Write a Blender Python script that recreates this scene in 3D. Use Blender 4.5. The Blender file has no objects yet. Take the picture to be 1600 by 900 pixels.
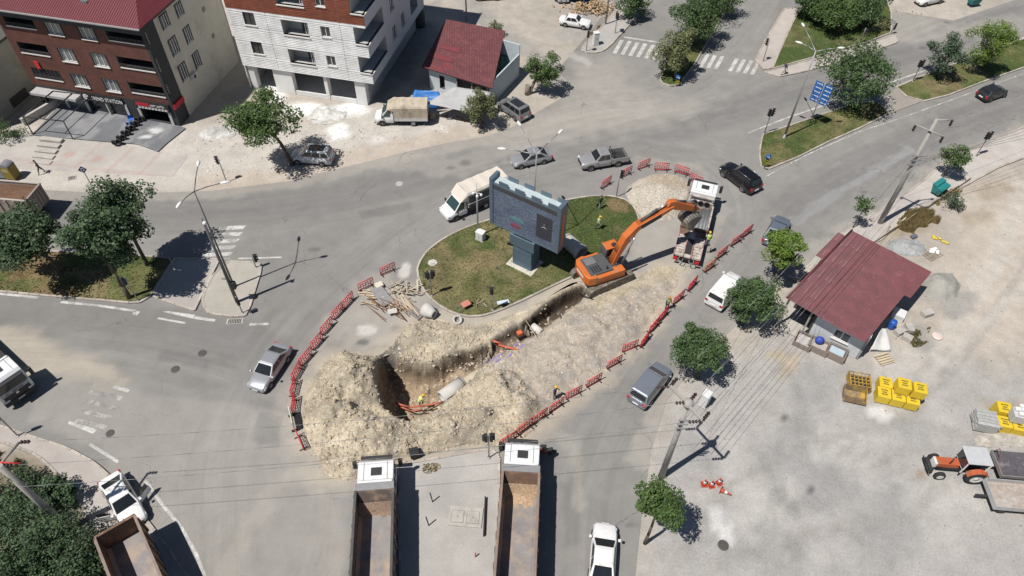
import bpy, math, random
import numpy as np
from mathutils import Vector, Matrix
random.seed(7)
scene = bpy.context.scene
COL = scene.collection
# ------------------------------------------------------------------ camera
CAM_H = 48.0
FOC = 1110.0                      # focal length in 1600-px units
RC = np.array([[0.99974812, -0.02244333, 0.0],
               [0.01682257, 0.74936921, -0.66193866],
               [0.0148561, 0.66177193, 0.74955801]])
cd = bpy.data.cameras.new('camera')
cd.sensor_width = 36.0; cd.lens = FOC / 1600 * 36; cd.clip_start = 0.5; cd.clip_end = 3000
cam = bpy.data.objects.new('camera', cd); COL.objects.link(cam)
m4 = Matrix([list(RC[0]) + [0], list(RC[1]) + [0], list(RC[2]) + [CAM_H], [0, 0, 0, 1]])
cam.matrix_world = m4
scene.camera = cam
# ------------------------------------------------------------------ light
SUN_EL = math.radians(63.0)
SUN_AZ = math.radians(34.0)       # direction the shadows fall (from +x towards +y)
w = bpy.data.worlds.new('World'); scene.world = w; w.use_nodes = True
nt = w.node_tree; nt.nodes.clear()
sky = nt.nodes.new('ShaderNodeTexSky'); sky.sky_type = 'NISHITA'; sky.sun_disc = False
sky.sun_elevation = SUN_EL
sdx, sdy = -math.cos(SUN_AZ), -math.sin(SUN_AZ)
sky.sun_rotation = math.atan2(sdx, sdy)
sky.air_density = 1.0; sky.dust_density = 0.6; sky.ozone_density = 1.0; sky.altitude = 900
bg = nt.nodes.new('ShaderNodeBackground'); bg.inputs['Strength'].default_value = 0.055
wo = nt.nodes.new('ShaderNodeOutputWorld')
nt.links.new(sky.outputs[0], bg.inputs[0]); nt.links.new(bg.outputs[0], wo.inputs[0])
sl = bpy.data.lights.new('sun', 'SUN'); sl.energy = 5.0; sl.angle = math.radians(0.53); sl.color = (1.0, 0.955, 0.89)
so = bpy.data.objects.new('sun', sl); COL.objects.link(so)
dirv = Vector((math.cos(SUN_AZ) * math.cos(SUN_EL), math.sin(SUN_AZ) * math.cos(SUN_EL), -math.sin(SUN_EL)))
so.rotation_euler = dirv.to_track_quat('-Z', 'Y').to_euler(); so.location = (-40, -20, 90)
vs = scene.view_settings
vs.view_transform = 'Standard'; vs.look = 'None'; vs.exposure = 0.0; vs.gamma = 1.0; vs.use_curve_mapping = False
scene.cycles.max_bounces = 6; scene.cycles.diffuse_bounces = 3
# ------------------------------------------------------------------ place survey: photo pixel (1600x900) -> point at height z
def P(px, py, z=0.0):
    v = RC @ np.array([px - 800.0, -(py - 450.0), -FOC]); t = (z - CAM_H) / v[2]
    return Vector((v[0] * t, v[1] * t, z))
def P2(px, py, z=0.0):
    p = P(px, py, z); return (p.x, p.y)
def proj(x, y, z):
    v = RC.T @ np.array([x, y, z - CAM_H]); return 800 + FOC * v[0] / -v[2], 450 - FOC * v[1] / -v[2]
def hgt(b, t):
    p = P(*b); best = (1e9, 1)
    for i in range(2, 400):
        z = i * .05; q = proj(p.x, p.y, z); d = (q[0] - t[0]) ** 2 + (q[1] - t[1]) ** 2
        if d < best[0]: best = (d, z)
    return best[1]
def mpp(p):                       # metres per photo pixel at a point
    return (Vector(p) - Vector((0, 0, CAM_H))).length / FOC
def yaw(a, b):
    a = P(*a); b = P(*b); return math.atan2(b.y - a.y, b.x - a.x)
# ------------------------------------------------------------------ noise in numpy
def _h(ix, iy, s):
    n = (ix * 374761393 + iy * 668265263 + s * 1442695041) & 0x7fffffff
    n = ((n ^ (n >> 13)) * 1274126177) & 0x7fffffff
    return ((n ^ (n >> 16)) & 0xffff) / 65535.0
def vnoise(x, y, s=0):
    x = np.asarray(x, float); y = np.asarray(y, float)
    ix = np.floor(x).astype(np.int64); iy = np.floor(y).astype(np.int64)
    fx = x - ix; fy = y - iy; fx = fx * fx * (3 - 2 * fx); fy = fy * fy * (3 - 2 * fy)
    a = _h(ix, iy, s); b = _h(ix + 1, iy, s); c = _h(ix, iy + 1, s); d = _h(ix + 1, iy + 1, s)
    return (a * (1 - fx) + b * fx) * (1 - fy) + (c * (1 - fx) + d * fx) * fy
def fbm(x, y, s=0, o=4):
    r = 0; a = .5; f = 1.0
    for i in range(o):
        r = r + a * vnoise(x * f, y * f, s + i * 17); a *= .5; f *= 2.03
    return r / (1 - .5 ** o)
def sdist(X, Y, poly):            # signed distance, positive inside
    poly = [(p[0], p[1]) for p in poly]
    d2 = np.full(X.shape, 1e18); ins = np.zeros(X.shape, bool)
    n = len(poly)
    for i in range(n):
        ax, ay = poly[i]; bx, by = poly[(i + 1) % n]
        ex, ey = bx - ax, by - ay; L = ex * ex + ey * ey + 1e-12
        t = np.clip(((X - ax) * ex + (Y - ay) * ey) / L, 0, 1)
        d2 = np.minimum(d2, (X - ax - t * ex) ** 2 + (Y - ay - t * ey) ** 2)
        c = ((ay > Y) != (by > Y))
        with np.errstate(divide='ignore', invalid='ignore'):
            xi = ax + (Y - ay) * ex / (ey if ey != 0 else 1e-12)
        ins ^= c & (X < xi)
    d = np.sqrt(d2); return np.where(ins, d, -d)
def pdist(X, Y, line):            # distance to polyline, along, signed lateral
    best = np.full(X.shape, 1e18); al = np.zeros(X.shape); la = np.zeros(X.shape); s0 = 0
    for i in range(len(line) - 1):
        ax, ay = line[i][:2]; bx, by = line[i + 1][:2]
        ex, ey = bx - ax, by - ay; L = math.hypot(ex, ey); ux, uy = ex / L, ey / L
        t = np.clip((X - ax) * ux + (Y - ay) * uy, 0, L)
        dx = X - ax - t * ux; dy = Y - ay - t * uy; d = np.hypot(dx, dy)
        m = d < best
        best = np.where(m, d, best); al = np.where(m, s0 + t, al); la = np.where(m, np.where(ux * dy - uy * dx >= 0, d, -d), la)
        s0 += L
    return best, al, la
def sstep(a, b, x):
    t = np.clip((x - a) / (b - a), 0, 1); return t * t * (3 - 2 * t)
def smooth_poly(pts, it=2, closed=True):
    for _ in range(it):
        out = []
        n = len(pts)
        rng = range(n) if closed else range(n - 1)
        if not closed: out.append(pts[0])
        for i in rng:
            a = pts[i]; b = pts[(i + 1) % n]
            out.append((a[0] * .75 + b[0] * .25, a[1] * .75 + b[1] * .25)); out.append((a[0] * .25 + b[0] * .75, a[1] * .25 + b[1] * .75))
        if not closed: out.append(pts[-1])
        pts = out
    return pts
def W(*px, z=0.0): return [P2(a, b, z) for a, b in px]
# ------------------------------------------------------------------ materials
MATS = {}
def M(name, col=(.5, .5, .5), rough=.7, metal=0.0, var=.12, scale=2.0, bump=0.0, bscale=20.0, dirt=None, dirt_amt=.0, spec=.5, coat=0.0, rnd=0.0):
    if name in MATS: return MATS[name]
    m = bpy.data.materials.new(name); m.use_nodes = True; t = m.node_tree; N = t.nodes; L = t.links
    b = N['Principled BSDF']; b.inputs['Roughness'].default_value = rough; b.inputs['Metallic'].default_value = metal
    b.inputs['Specular IOR Level'].default_value = spec; b.inputs['Coat Weight'].default_value = coat
    geo = N.new('ShaderNodeNewGeometry')
    nz = N.new('ShaderNodeTexNoise'); nz.inputs['Scale'].default_value = scale; nz.inputs['Detail'].default_value = 5; nz.inputs['Roughness'].default_value = .65
    L.new(geo.outputs['Position'], nz.inputs['Vector'])
    mr = N.new('ShaderNodeMapRange'); mr.inputs[1].default_value = .25; mr.inputs[2].default_value = .75; mr.inputs[3].default_value = 1 - var; mr.inputs[4].default_value = 1 + var
    L.new(nz.outputs['Fac'], mr.inputs[0])
    mx = N.new('ShaderNodeMix'); mx.data_type = 'RGBA'; mx.blend_type = 'MULTIPLY'; mx.inputs[0].default_value = 1
    mx.inputs[6].default_value = (*col, 1); L.new(mr.outputs[0], mx.inputs[7])
    out = mx.outputs[2]
    if rnd > 0:
        oi = N.new('ShaderNodeObjectInfo'); r2 = N.new('ShaderNodeMapRange'); r2.inputs[3].default_value = 1 - rnd; r2.inputs[4].default_value = 1 + rnd
        L.new(oi.outputs['Random'], r2.inputs[0]); m2 = N.new('ShaderNodeMix'); m2.data_type = 'RGBA'; m2.blend_type = 'MULTIPLY'; m2.inputs[0].default_value = 1
        L.new(out, m2.inputs[6]); L.new(r2.outputs[0], m2.inputs[7]); out = m2.outputs[2]
    if dirt is not None:
        n2 = N.new('ShaderNodeTexNoise'); n2.inputs['Scale'].default_value = scale * .6; n2.inputs['Detail'].default_value = 8; n2.inputs['Roughness'].default_value = .7
        L.new(geo.outputs['Position'], n2.inputs['Vector'])
        r3 = N.new('ShaderNodeMapRange'); r3.inputs[1].default_value = .62 - dirt_amt * .35; r3.inputs[2].default_value = .75 - dirt_amt * .25; L.new(n2.outputs['Fac'], r3.inputs[0])
        m3 = N.new('ShaderNodeMix'); m3.data_type = 'RGBA'; m3.inputs[7].default_value = (*dirt, 1); L.new(r3.outputs[0], m3.inputs[0]); L.new(out, m3.inputs[6]); out = m3.outputs[2]
    L.new(out, b.inputs['Base Color'])
    if bump > 0:
        n4 = N.new('ShaderNodeTexNoise'); n4.inputs['Scale'].default_value = bscale; n4.inputs['Detail'].default_value = 4; L.new(geo.outputs['Position'], n4.inputs['Vector'])
        bp = N.new('ShaderNodeBump'); bp.inputs['Strength'].default_value = bump; bp.inputs['Distance'].default_value = .05; L.new(n4.outputs['Fac'], bp.inputs['Height']); L.new(bp.outputs[0], b.inputs['Normal'])
    MATS[name] = m; return m
def paint(name, col, rough=.3, metal=.0): return M(name, col, rough=rough, metal=metal, var=.05, scale=1.5, coat=.4, dirt=(.36, .32, .27), dirt_amt=.12)
def brick_mat(name, c1, c2, mortar, bw, bh, axis=0, mort=.015, off=.5, bump=.4, rough=.8):
    """brick pattern in object space; axis 0 = (x,z) face, 1 = (y,z) face, 2 = (x,y)"""
    if name in MATS: return MATS[name]
    m = bpy.data.materials.new(name); m.use_nodes = True; t = m.node_tree; N = t.nodes; L = t.links
    b = N['Principled BSDF']; b.inputs['Roughness'].default_value = rough
    tc = N.new('ShaderNodeTexCoord'); sx = N.new('ShaderNodeSeparateXYZ'); cx = N.new('ShaderNodeCombineXYZ'); L.new(tc.outputs['Object'], sx.inputs[0])
    if axis == 3:
        ad = N.new('ShaderNodeMath'); L.new(sx.outputs[0], ad.inputs[0]); L.new(sx.outputs[1], ad.inputs[1]); L.new(ad.outputs[0], cx.inputs[0]); L.new(sx.outputs[2], cx.inputs[1])
    else:
        a, c = ((0, 2), (1, 2), (0, 1))[axis]; L.new(sx.outputs[a], cx.inputs[0]); L.new(sx.outputs[c], cx.inputs[1])
    br = N.new('ShaderNodeTexBrick'); br.inputs['Scale'].default_value = 1; br.inputs['Color1'].default_value = (*c1, 1); br.inputs['Color2'].default_value = (*c2, 1); br.inputs['Mortar'].default_value = (*mortar, 1)
    br.inputs['Mortar Size'].default_value = mort; br.inputs['Brick Width'].default_value = bw; br.inputs['Row Height'].default_value = bh; br.offset = off
    L.new(cx.outputs[0], br.inputs['Vector'])
    nz = N.new('ShaderNodeTexNoise'); nz.inputs['Scale'].default_value = .8; nz.inputs['Detail'].default_value = 6; L.new(tc.outputs['Object'], nz.inputs['Vector'])
    mr = N.new('ShaderNodeMapRange'); mr.inputs[1].default_value = .3; mr.inputs[2].default_value = .7; mr.inputs[3].default_value = .82; mr.inputs[4].default_value = 1.12; L.new(nz.outputs[0], mr.inputs[0])
    mx = N.new('ShaderNodeMix'); mx.data_type = 'RGBA'; mx.blend_type = 'MULTIPLY'; mx.inputs[0].default_value = 1; L.new(br.outputs['Color'], mx.inputs[6]); L.new(mr.outputs[0], mx.inputs[7]); L.new(mx.outputs[2], b.inputs['Base Color'])
    bp = N.new('ShaderNodeBump'); bp.inputs['Strength'].default_value = bump; bp.inputs['Distance'].default_value = .03; bp.invert = True; L.new(br.outputs['Fac'], bp.inputs['Height']); L.new(bp.outputs[0], b.inputs['Normal'])
    MATS[name] = m; return m
# ------------------------------------------------------------------ mesh builder
class MB:
    def __init__(s): s.v = []; s.f = []; s.mi = []; s.sm = []
    def add(s, vs, fs, m=0, smooth=False, T=None):
        o = len(s.v)
        for p in vs:
            p = Vector(p); s.v.append(tuple(T @ p) if T is not None else tuple(p))
        for f in fs: s.f.append([o + i for i in f]); s.mi.append(m); s.sm.append(smooth)
        return s
    def box(s, x0, x1, y0, y1, z0, z1, m=0, T=None):
        vs = [(x0, y0, z0), (x1, y0, z0), (x1, y1, z0), (x0, y1, z0), (x0, y0, z1), (x1, y0, z1), (x1, y1, z1), (x0, y1, z1)]
        return s.add(vs, [(0, 3, 2, 1), (4, 5, 6, 7), (0, 1, 5, 4), (1, 2, 6, 5), (2, 3, 7, 6), (3, 0, 4, 7)], m, False, T)
    def cbox(s, c, d, m=0, T=None): return s.box(c[0] - d[0] / 2, c[0] + d[0] / 2, c[1] - d[1] / 2, c[1] + d[1] / 2, c[2] - d[2] / 2, c[2] + d[2] / 2, m, T)
    def hexa(s, b, t, m=0):           # 4 bottom pts ccw, 4 top pts
        return s.add(list(b) + list(t), [(3, 2, 1, 0), (4, 5, 6, 7), (0, 1, 5, 4), (1, 2, 6, 5), (2, 3, 7, 6), (3, 0, 4, 7)], m)
    def prism(s, poly, z0, z1, m=0, T=None):
        n = len(poly); vs = [(p[0], p[1], z0) for p in poly] + [(p[0], p[1], z1) for p in poly]
        fs = [tuple(range(n - 1, -1, -1)), tuple(range(n, 2 * n))] + [(i, (i + 1) % n, n + (i + 1) % n, n + i) for i in range(n)]
        return s.add(vs, fs, m, False, T)
    def yprism(s, prof, y0, y1, m=0, T=None):   # profile in (x,z), counter-clockwise seen from -y
        n = len(prof); vs = [(p[0], y0, p[1]) for p in prof] + [(p[0], y1, p[1]) for p in prof]
        fs = [tuple(range(n)), tuple(range(2 * n - 1, n - 1, -1))] + [(i, n + i, n + (i + 1) % n, (i + 1) % n) for i in range(n)]
        return s.add(vs, fs, m, False, T)
    def cyl(s, a, b, r0, r1=None, n=8, m=0, caps=True, smooth=True):
        a = Vector(a); b = Vector(b); r1 = r0 if r1 is None else r1
        d = (b - a).normalized(); u = d.orthogonal().normalized(); w_ = d.cross(u)
        vs = []
        for c, r in ((a, r0), (b, r1)):
            for i in range(n):
                th = 2 * math.pi * i / n; vs.append(c + u * (r * math.cos(th)) + w_ * (r * math.sin(th)))
        o = len(s.v); s.add(vs, [(i, (i + 1) % n, n + (i + 1) % n, n + i) for i in range(n)], m, smooth)
        if caps: s.f.append([o + i for i in range(n - 1, -1, -1)]); s.f.append([o + n + i for i in range(n)]); s.mi += [m, m]; s.sm += [False, False]
        return s
    def tube(s, pts, r, n=6, m=0):
        for i in range(len(pts) - 1):
            r0 = r[i] if isinstance(r, (list, tuple)) else r; r1 = r[i + 1] if isinstance(r, (list, tuple)) else r
            s.cyl(pts[i], pts[i + 1], r0, r1, n, m)
        return s
    def loft(s, rings, m=0, closed=True, caps=True, smooth=True):
        n = len(rings[0]); o = len(s.v); vs = [p for r in rings for p in r]; fs = []
        for k in range(len(rings) - 1):
            for i in range(n if closed else n - 1):
                j = (i + 1) % n; fs.append((k * n + i, k * n + j, (k + 1) * n + j, (k + 1) * n + i))
        s.add(vs, fs, m, smooth)
        if caps:
            s.f.append([o + i for i in range(n - 1, -1, -1)]); s.f.append([o + (len(rings) - 1) * n + i for i in range(n)]); s.mi += [m, m]; s.sm += [False, False]
        return s
    def ball(s, c, r, n=8, k=5, m=0):
        r = (r, r, r) if not isinstance(r, (tuple, list)) else r
        rings = []
        for j in range(k + 1):
            ph = -math.pi / 2 + math.pi * j / k; cr = max(math.cos(ph), .02)
            rings.append([(c[0] + r[0] * cr * math.cos(2 * math.pi * i / n), c[1] + r[1] * cr * math.sin(2 * math.pi * i / n), c[2] + r[2] * math.sin(ph)) for i in range(n)])
        return s.loft(rings, m)
    def lathe(s, prof, c=(0, 0, 0), n=12, m=0, axis='z', smooth=True, caps=True):   # prof (r, h)
        rings = []
        for r, h in prof:
            ring = []
            for i in range(n):
                a = 2 * math.pi * i / n; x, y = r * math.cos(a), r * math.sin(a)
                ring.append((c[0] + x, c[1] + y, c[2] + h) if axis == 'z' else ((c[0] + x, c[1] + h, c[2] - y) if axis == 'y' else (c[0] + h, c[1] + x, c[2] + y)))
            rings.append(ring)
        return s.loft(rings, m, True, caps, smooth)
    def mesh(s, name, mats, bevel=0):
        me = bpy.data.meshes.new(name); me.from_pydata(s.v, [], s.f)
        for mt in (mats if isinstance(mats, (list, tuple)) else [mats]): me.materials.append(mt)
        me.polygons.foreach_set('material_index', s.mi); me.polygons.foreach_set('use_smooth', s.sm)
        me.update(); return me
    def build(s, name, mats, parent=None, bevel=0, loc=None, rz=None, label=None):
        o = bpy.data.objects.new(name, s.mesh(name, mats)); COL.objects.link(o)
        if parent is not None: o.parent = parent
        if loc is not None: o.location = loc
        if rz is not None: o.rotation_euler.z = rz
        if bevel:
            bv = o.modifiers.new('bevel', 'BEVEL'); bv.width = bevel; bv.segments = 2; bv.limit_method = 'ANGLE'; bv.angle_limit = math.radians(40)
        if label: o['label'] = label
        return o
def thing(name, label, cat, loc=(0, 0, 0), rz=0.0, group=None):
    o = bpy.data.objects.new(name, None); COL.objects.link(o); o.location = loc; o.rotation_euler.z = rz
    o.empty_display_size = .3
    return tag(o, label, cat, group)
def tag(o, label, cat, group=None):
    o['label'] = label; o['category'] = cat
    if group: o['group'] = group
    return o
def struct(o, label=None):
    o['kind'] = 'structure'
    if label: o['label'] = label
    return o
def stuff(o, label=None, cat=None):
    o['kind'] = 'stuff'
    if label: o['label'] = label
    if cat: o['category'] = cat
    return o
def inst(mesh, name, parent, loc, rot=(0, 0, 0), scale=(1, 1, 1)):
    o = bpy.data.objects.new(name, mesh); COL.objects.link(o); o.parent = parent
    o.location = loc; o.rotation_euler = rot; o.scale = scale; return o
def np_mesh(name, V, F, mats, mi=None, smooth=False):
    me = bpy.data.meshes.new(name); V = np.asarray(V, np.float32); F = np.asarray(F, np.int32); k = F.shape[1]
    me.vertices.add(len(V)); me.vertices.foreach_set('co', V.ravel()); me.loops.add(F.size); me.loops.foreach_set('vertex_index', F.ravel())
    me.polygons.add(len(F)); me.polygons.foreach_set('loop_start', np.arange(0, F.size, k, dtype=np.int32))
    if mi is not None: me.polygons.foreach_set('material_index', np.asarray(mi, np.int32))
    me.polygons.foreach_set('use_smooth', np.full(len(F), smooth))
    for mt in (mats if isinstance(mats, (list, tuple)) else [mats]): me.materials.append(mt)
    me.update(calc_edges=True); me.validate(); return me
def np_obj(name, V, F, mats, mi=None, smooth=False, parent=None):
    o = bpy.data.objects.new(name, np_mesh(name, V, F, mats, mi, smooth)); COL.objects.link(o); o.parent = parent; return o
def set_col(o, rgb, nm='Col'):
    a = o.data.color_attributes.new(nm, 'FLOAT_COLOR', 'POINT'); c = np.ones((len(rgb), 4), np.float32); c[:, :3] = rgb; a.data.foreach_set('color', c.ravel())
def set_vec(o, vec, nm):
    a = o.data.attributes.new(nm, 'FLOAT_VECTOR', 'POINT'); a.data.foreach_set('vector', np.asarray(vec, np.float32).ravel())
# ================================================================== GROUND
def ground_mat(name, fine=.16, speck=.25, bump=.35, rough=.95, flow=False, cracks=0.0, gs=9.0, strata=0.0):
    m = bpy.data.materials.new(name); m.use_nodes = True; t = m.node_tree; N = t.nodes; L = t.links
    b = N['Principled BSDF']; b.inputs['Roughness'].default_value = rough; b.inputs['Specular IOR Level'].default_value = .2
    geo = N.new('ShaderNodeNewGeometry'); at = N.new('ShaderNodeAttribute'); at.attribute_name = 'Col'
    def noise(s, d=5, r=.6, vec=None):
        n = N.new('ShaderNodeTexNoise'); n.inputs['Scale'].default_value = s; n.inputs['Detail'].default_value = d; n.inputs['Roughness'].default_value = r
        L.new(vec if vec is not None else geo.outputs['Position'], n.inputs['Vector']); return n.outputs['Fac']
    def rng(x, a, c, d, e):
        r = N.new('ShaderNodeMapRange'); r.inputs[1].default_value = a; r.inputs[2].default_value = c; r.inputs[3].default_value = d; r.inputs[4].default_value = e; L.new(x, r.inputs[0]); return r.outputs[0]
    def mul(a, c):
        x = N.new('ShaderNodeMix'); x.data_type = 'RGBA'; x.blend_type = 'MULTIPLY'; x.inputs[0].default_value = 1; L.new(a, x.inputs[6]); L.new(c, x.inputs[7]); return x.outputs[2]
    c = at.outputs['Color']
    c = mul(c, rng(noise(.55, 8, .68), .3, .7, 1 - fine, 1 + fine))
    c = mul(c, rng(noise(gs, 3, .7), .3, .72, 1 - speck, 1 + speck))
    c = mul(c, rng(noise(gs * 3.2, 2, .5), .3, .7, 1 - speck * .6, 1 + speck * .6))
    if strata:                           # bedding seen in the cut faces
        sm_ = N.new('ShaderNodeVectorMath'); sm_.operation = 'MULTIPLY'; sm_.inputs[1].default_value = (1.1, 1.1, 5.5); L.new(geo.outputs['Position'], sm_.inputs[0])
        c = mul(c, rng(noise(1.0, 7, .75, sm_.outputs[0]), .32, .68, 1 - strata, 1 + strata * .7))
    if flow:
        fa = N.new('ShaderNodeAttribute'); fa.attribute_name = 'flow'; sp = N.new('ShaderNodeSeparateXYZ'); L.new(fa.outputs['Vector'], sp.inputs[0])
        cb = N.new('ShaderNodeCombineXYZ')
        m1 = N.new('ShaderNodeMath'); m1.operation = 'MULTIPLY'; m1.inputs[1].default_value = .9; L.new(sp.outputs[0], m1.inputs[0]); L.new(m1.outputs[0], cb.inputs[0])
        m2 = N.new('ShaderNodeMath'); m2.operation = 'MULTIPLY'; m2.inputs[1].default_value = .045; L.new(sp.outputs[1], m2.inputs[0]); L.new(m2.outputs[0], cb.inputs[1])
        st = rng(noise(1.0, 6, .72, cb.outputs[0]), .28, .72, -1, 1)
        wv = N.new('ShaderNodeMath'); wv.operation = 'MULTIPLY'; L.new(st, wv.inputs[0]); L.new(sp.outputs[2], wv.inputs[1])
        c = mul(c, rng(wv.outputs[0], -1, 1, .86, 1.14))
    if cracks > 0:
        vo = N.new('ShaderNodeTexVoronoi'); vo.feature = 'DISTANCE_TO_EDGE'; vo.inputs['Scale'].default_value = .11
        wn = N.new('ShaderNodeTexNoise'); wn.inputs['Scale'].default_value = .7; wn.inputs['Detail'].default_value = 5; L.new(geo.outputs['Position'], wn.inputs['Vector'])
        vm = N.new('ShaderNodeVectorMath'); vm.operation = 'MULTIPLY_ADD'; vm.inputs[1].default_value = (2.4, 2.4, 0); L.new(wn.outputs['Color'], vm.inputs[0]); L.new(geo.outputs['Position'], vm.inputs[2])
        L.new(vm.outputs[0], vo.inputs['Vector'])
        lin = rng(vo.outputs['Distance'], .0005, .0035, 1 - cracks, 1.0)
        msk = rng(noise(.16, 2), .5, .58, 0, 1)
        mm = N.new('ShaderNodeMix'); mm.data_type = 'FLOAT'; mm.inputs[2].default_value = 1; L.new(msk, mm.inputs[0]); L.new(lin, mm.inputs[3])
        c = mul(c, mm.outputs[0])
    L.new(c, b.inputs['Base Color'])
    bp = N.new('ShaderNodeBump'); bp.inputs['Strength'].default_value = bump; bp.inputs['Distance'].default_value = .06; L.new(noise(gs * 1.3, 5, .75), bp.inputs['Height']); L.new(bp.outputs[0], b.inputs['Normal'])
    MATS[name] = m; return m
MAT_ROAD = ground_mat('asphalt', .10, .09, .18, .92, True, .35, 11)
MAT_DIRT = ground_mat('dirt_ground', .16, .13, .4, .97, False, 0, 7)
MAT_PAVE = ground_mat('pavement_concrete', .10, .10, .25, .95, False, 0, 9)
MAT_GRASS = ground_mat('grass_turf', .32, .40, .9, 1.0, False, 0, 8)
MAT_SPOIL = ground_mat('spoil_earth', .14, .26, 1.0, 1.0, False, 0, 7, .27)

def grid_patch(name, poly, z, cell, mat, colf, holes=(), flow=None, zf=None, bbox=None):
    """sheet of square cells clipped to a polygon, boundary vertices pulled onto the outline"""
    if poly is not None:
        xs = [p[0] for p in poly]; ys = [p[1] for p in poly]; bbox = (min(xs), max(xs), min(ys), max(ys))
    x0, x1, y0, y1 = bbox; x0 -= cell; y0 -= cell; x1 += cell; y1 += cell
    nx = int((x1 - x0) / cell) + 2; ny = int((y1 - y0) / cell) + 2
    X, Y = np.meshgrid(x0 + np.arange(nx) * cell, y0 + np.arange(ny) * cell)
    keep = np.ones(X.shape, bool); GX, GY = X.copy(), Y.copy()
    polys = ([(poly, 1)] if poly is not None else []) + [(h, -1) for h in holes]
    for pl, sg in polys:
        sd = sg * sdist(X, Y, pl); keep &= sd > -cell * .74
        near = np.abs(sd) < cell * .74
        n = len(pl); bx = np.full(X.shape, 1e18); px_ = X.copy(); py_ = Y.copy()
        for i in range(n):
            ax, ay = pl[i][:2]; cx, cy = pl[(i + 1) % n][:2]; ex, ey = cx - ax, cy - ay; LL = ex * ex + ey * ey + 1e-12
            tt = np.clip(((X - ax) * ex + (Y - ay) * ey) / LL, 0, 1); qx = ax + tt * ex; qy = ay + tt * ey; d = (X - qx) ** 2 + (Y - qy) ** 2
            mm = d < bx; bx = np.where(mm, d, bx); px_ = np.where(mm, qx, px_); py_ = np.where(mm, qy, py_)
        GX = np.where(near, px_, GX); GY = np.where(near, py_, GY)
    idx = np.arange(nx * ny).reshape(ny, nx)
    fk = keep[:-1, :-1] & keep[1:, :-1] & keep[:-1, 1:] & keep[1:, 1:]
    F = np.stack([idx[:-1, :-1][fk], idx[:-1, 1:][fk], idx[1:, 1:][fk], idx[1:, :-1][fk]], 1)
    used, inv = np.unique(F.ravel(), return_inverse=True); F = inv.reshape(F.shape)
    vx = GX.ravel()[used]; vy = GY.ravel()[used]
    vz = np.full(vx.shape, z) if zf is None else zf(vx, vy)
    o = np_obj(name, np.stack([vx, vy, vz], 1), F, mat, None, zf is not None)
    set_col(o, colf(vx, vy))
    if flow is not None: set_vec(o, flow(vx, vy), 'flow')
    return o
def blend(c, col, a): return c * (1 - a[:, None]) + np.array(col)[None, :] * a[:, None]
def soft(x, y, poly, wd=.8, rag=1.2, s=3):
    return sstep(-wd, wd, sdist(x, y, poly) + (fbm(x * .5, y * .5, s) - .5) * 2 * rag)
def spot(x, y, px, py, r, ry=None, ang=0, rag=.5, s=11):
    p = P(px, py); dx = x - p.x; dy = y - p.y; c, sn = math.cos(ang), math.sin(ang); u = (dx * c + dy * sn) / r; v = (-dx * sn + dy * c) / (ry or r)
    d = np.sqrt(u * u + v * v) + (fbm(x * 1.1, y * 1.1, s) - .5) * 2 * rag
    return 1 - sstep(.55, 1.1, d)
def stroke(x, y, pts, wd, rag=.5, s=5):
    d, a, l = pdist(x, y, [P2(*q) for q in pts]); return 1 - sstep(.4 * wd, wd, d + (fbm(x * .9, y * .9, s) - .5) * 2 * rag)

# ---- pit: rim outline (photo pixels at street level)
PIT = smooth_poly(W((588, 580), (592, 562), (606, 553), (640, 562), (672, 565), (706, 553), (745, 541), (770, 529), (766, 551), (752, 573), (732, 597), (706, 618), (684, 638), (664, 650), (640, 658), (616, 656), (600, 640), (590, 612)), 2)
TRENCH = smooth_poly(W((819, 503), (838, 484), (868, 463), (897, 445), (917, 444), (926, 452), (905, 468), (880, 486), (850, 507), (828, 522)), 2)
HOLE = smooth_poly(W((586, 590), (590, 556), (640, 550), (690, 547), (745, 532), (790, 512), (830, 484), (868, 456), (900, 438), (925, 443), (932, 462), (905, 492), (858, 532), (815, 566), (778, 588), (730, 615), (690, 650), (640, 666), (600, 655)), 1)
EXC = smooth_poly(W((497, 722), (478, 690), (472, 655), (478, 612), (500, 575), (520, 548), (560, 555), (590, 560), (615, 535), (640, 505), (665, 492), (690, 500), (735, 512), (790, 496), (840, 473), (890, 446), (925, 436), (975, 452), (1000, 430), (1040, 410), (1062, 425), (1055, 460), (1035, 485), (1010, 520), (965, 562), (920, 600), (875, 632), (850, 655), (815, 688), (780, 700), (740, 692), (690, 702), (640, 720), (600, 735), (545, 752), (510, 745)), 1)
ROAD = W((-120, 292), (0, 293), (130, 300), (240, 301), (330, 298), (450, 283), (560, 256), (640, 236), (700, 223), (760, 213), (800, 199), (872, 156), (900, 140), (870, 110), (905, 70), (960, 0), (990, -60),
         (1260, -80), (1330, -30), (1380, 14), (1490, 32), (1600, -5), (1760, -40), (1800, 110), (1640, 183), (1600, 197), (1560, 216), (1510, 237), (1470, 255), (1440, 282), (1390, 318), (1340, 347), (1296, 377), (1262, 420), (1205, 455), (1150, 508), (1085, 572), (1042, 626), (1018, 700), (1003, 800), (992, 905), (985, 1000),
         (330, 1000), (318, 930), (262, 850), (222, 800), (190, 758), (150, 722), (105, 698), (60, 684), (0, 664), (-120, 640))
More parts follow.
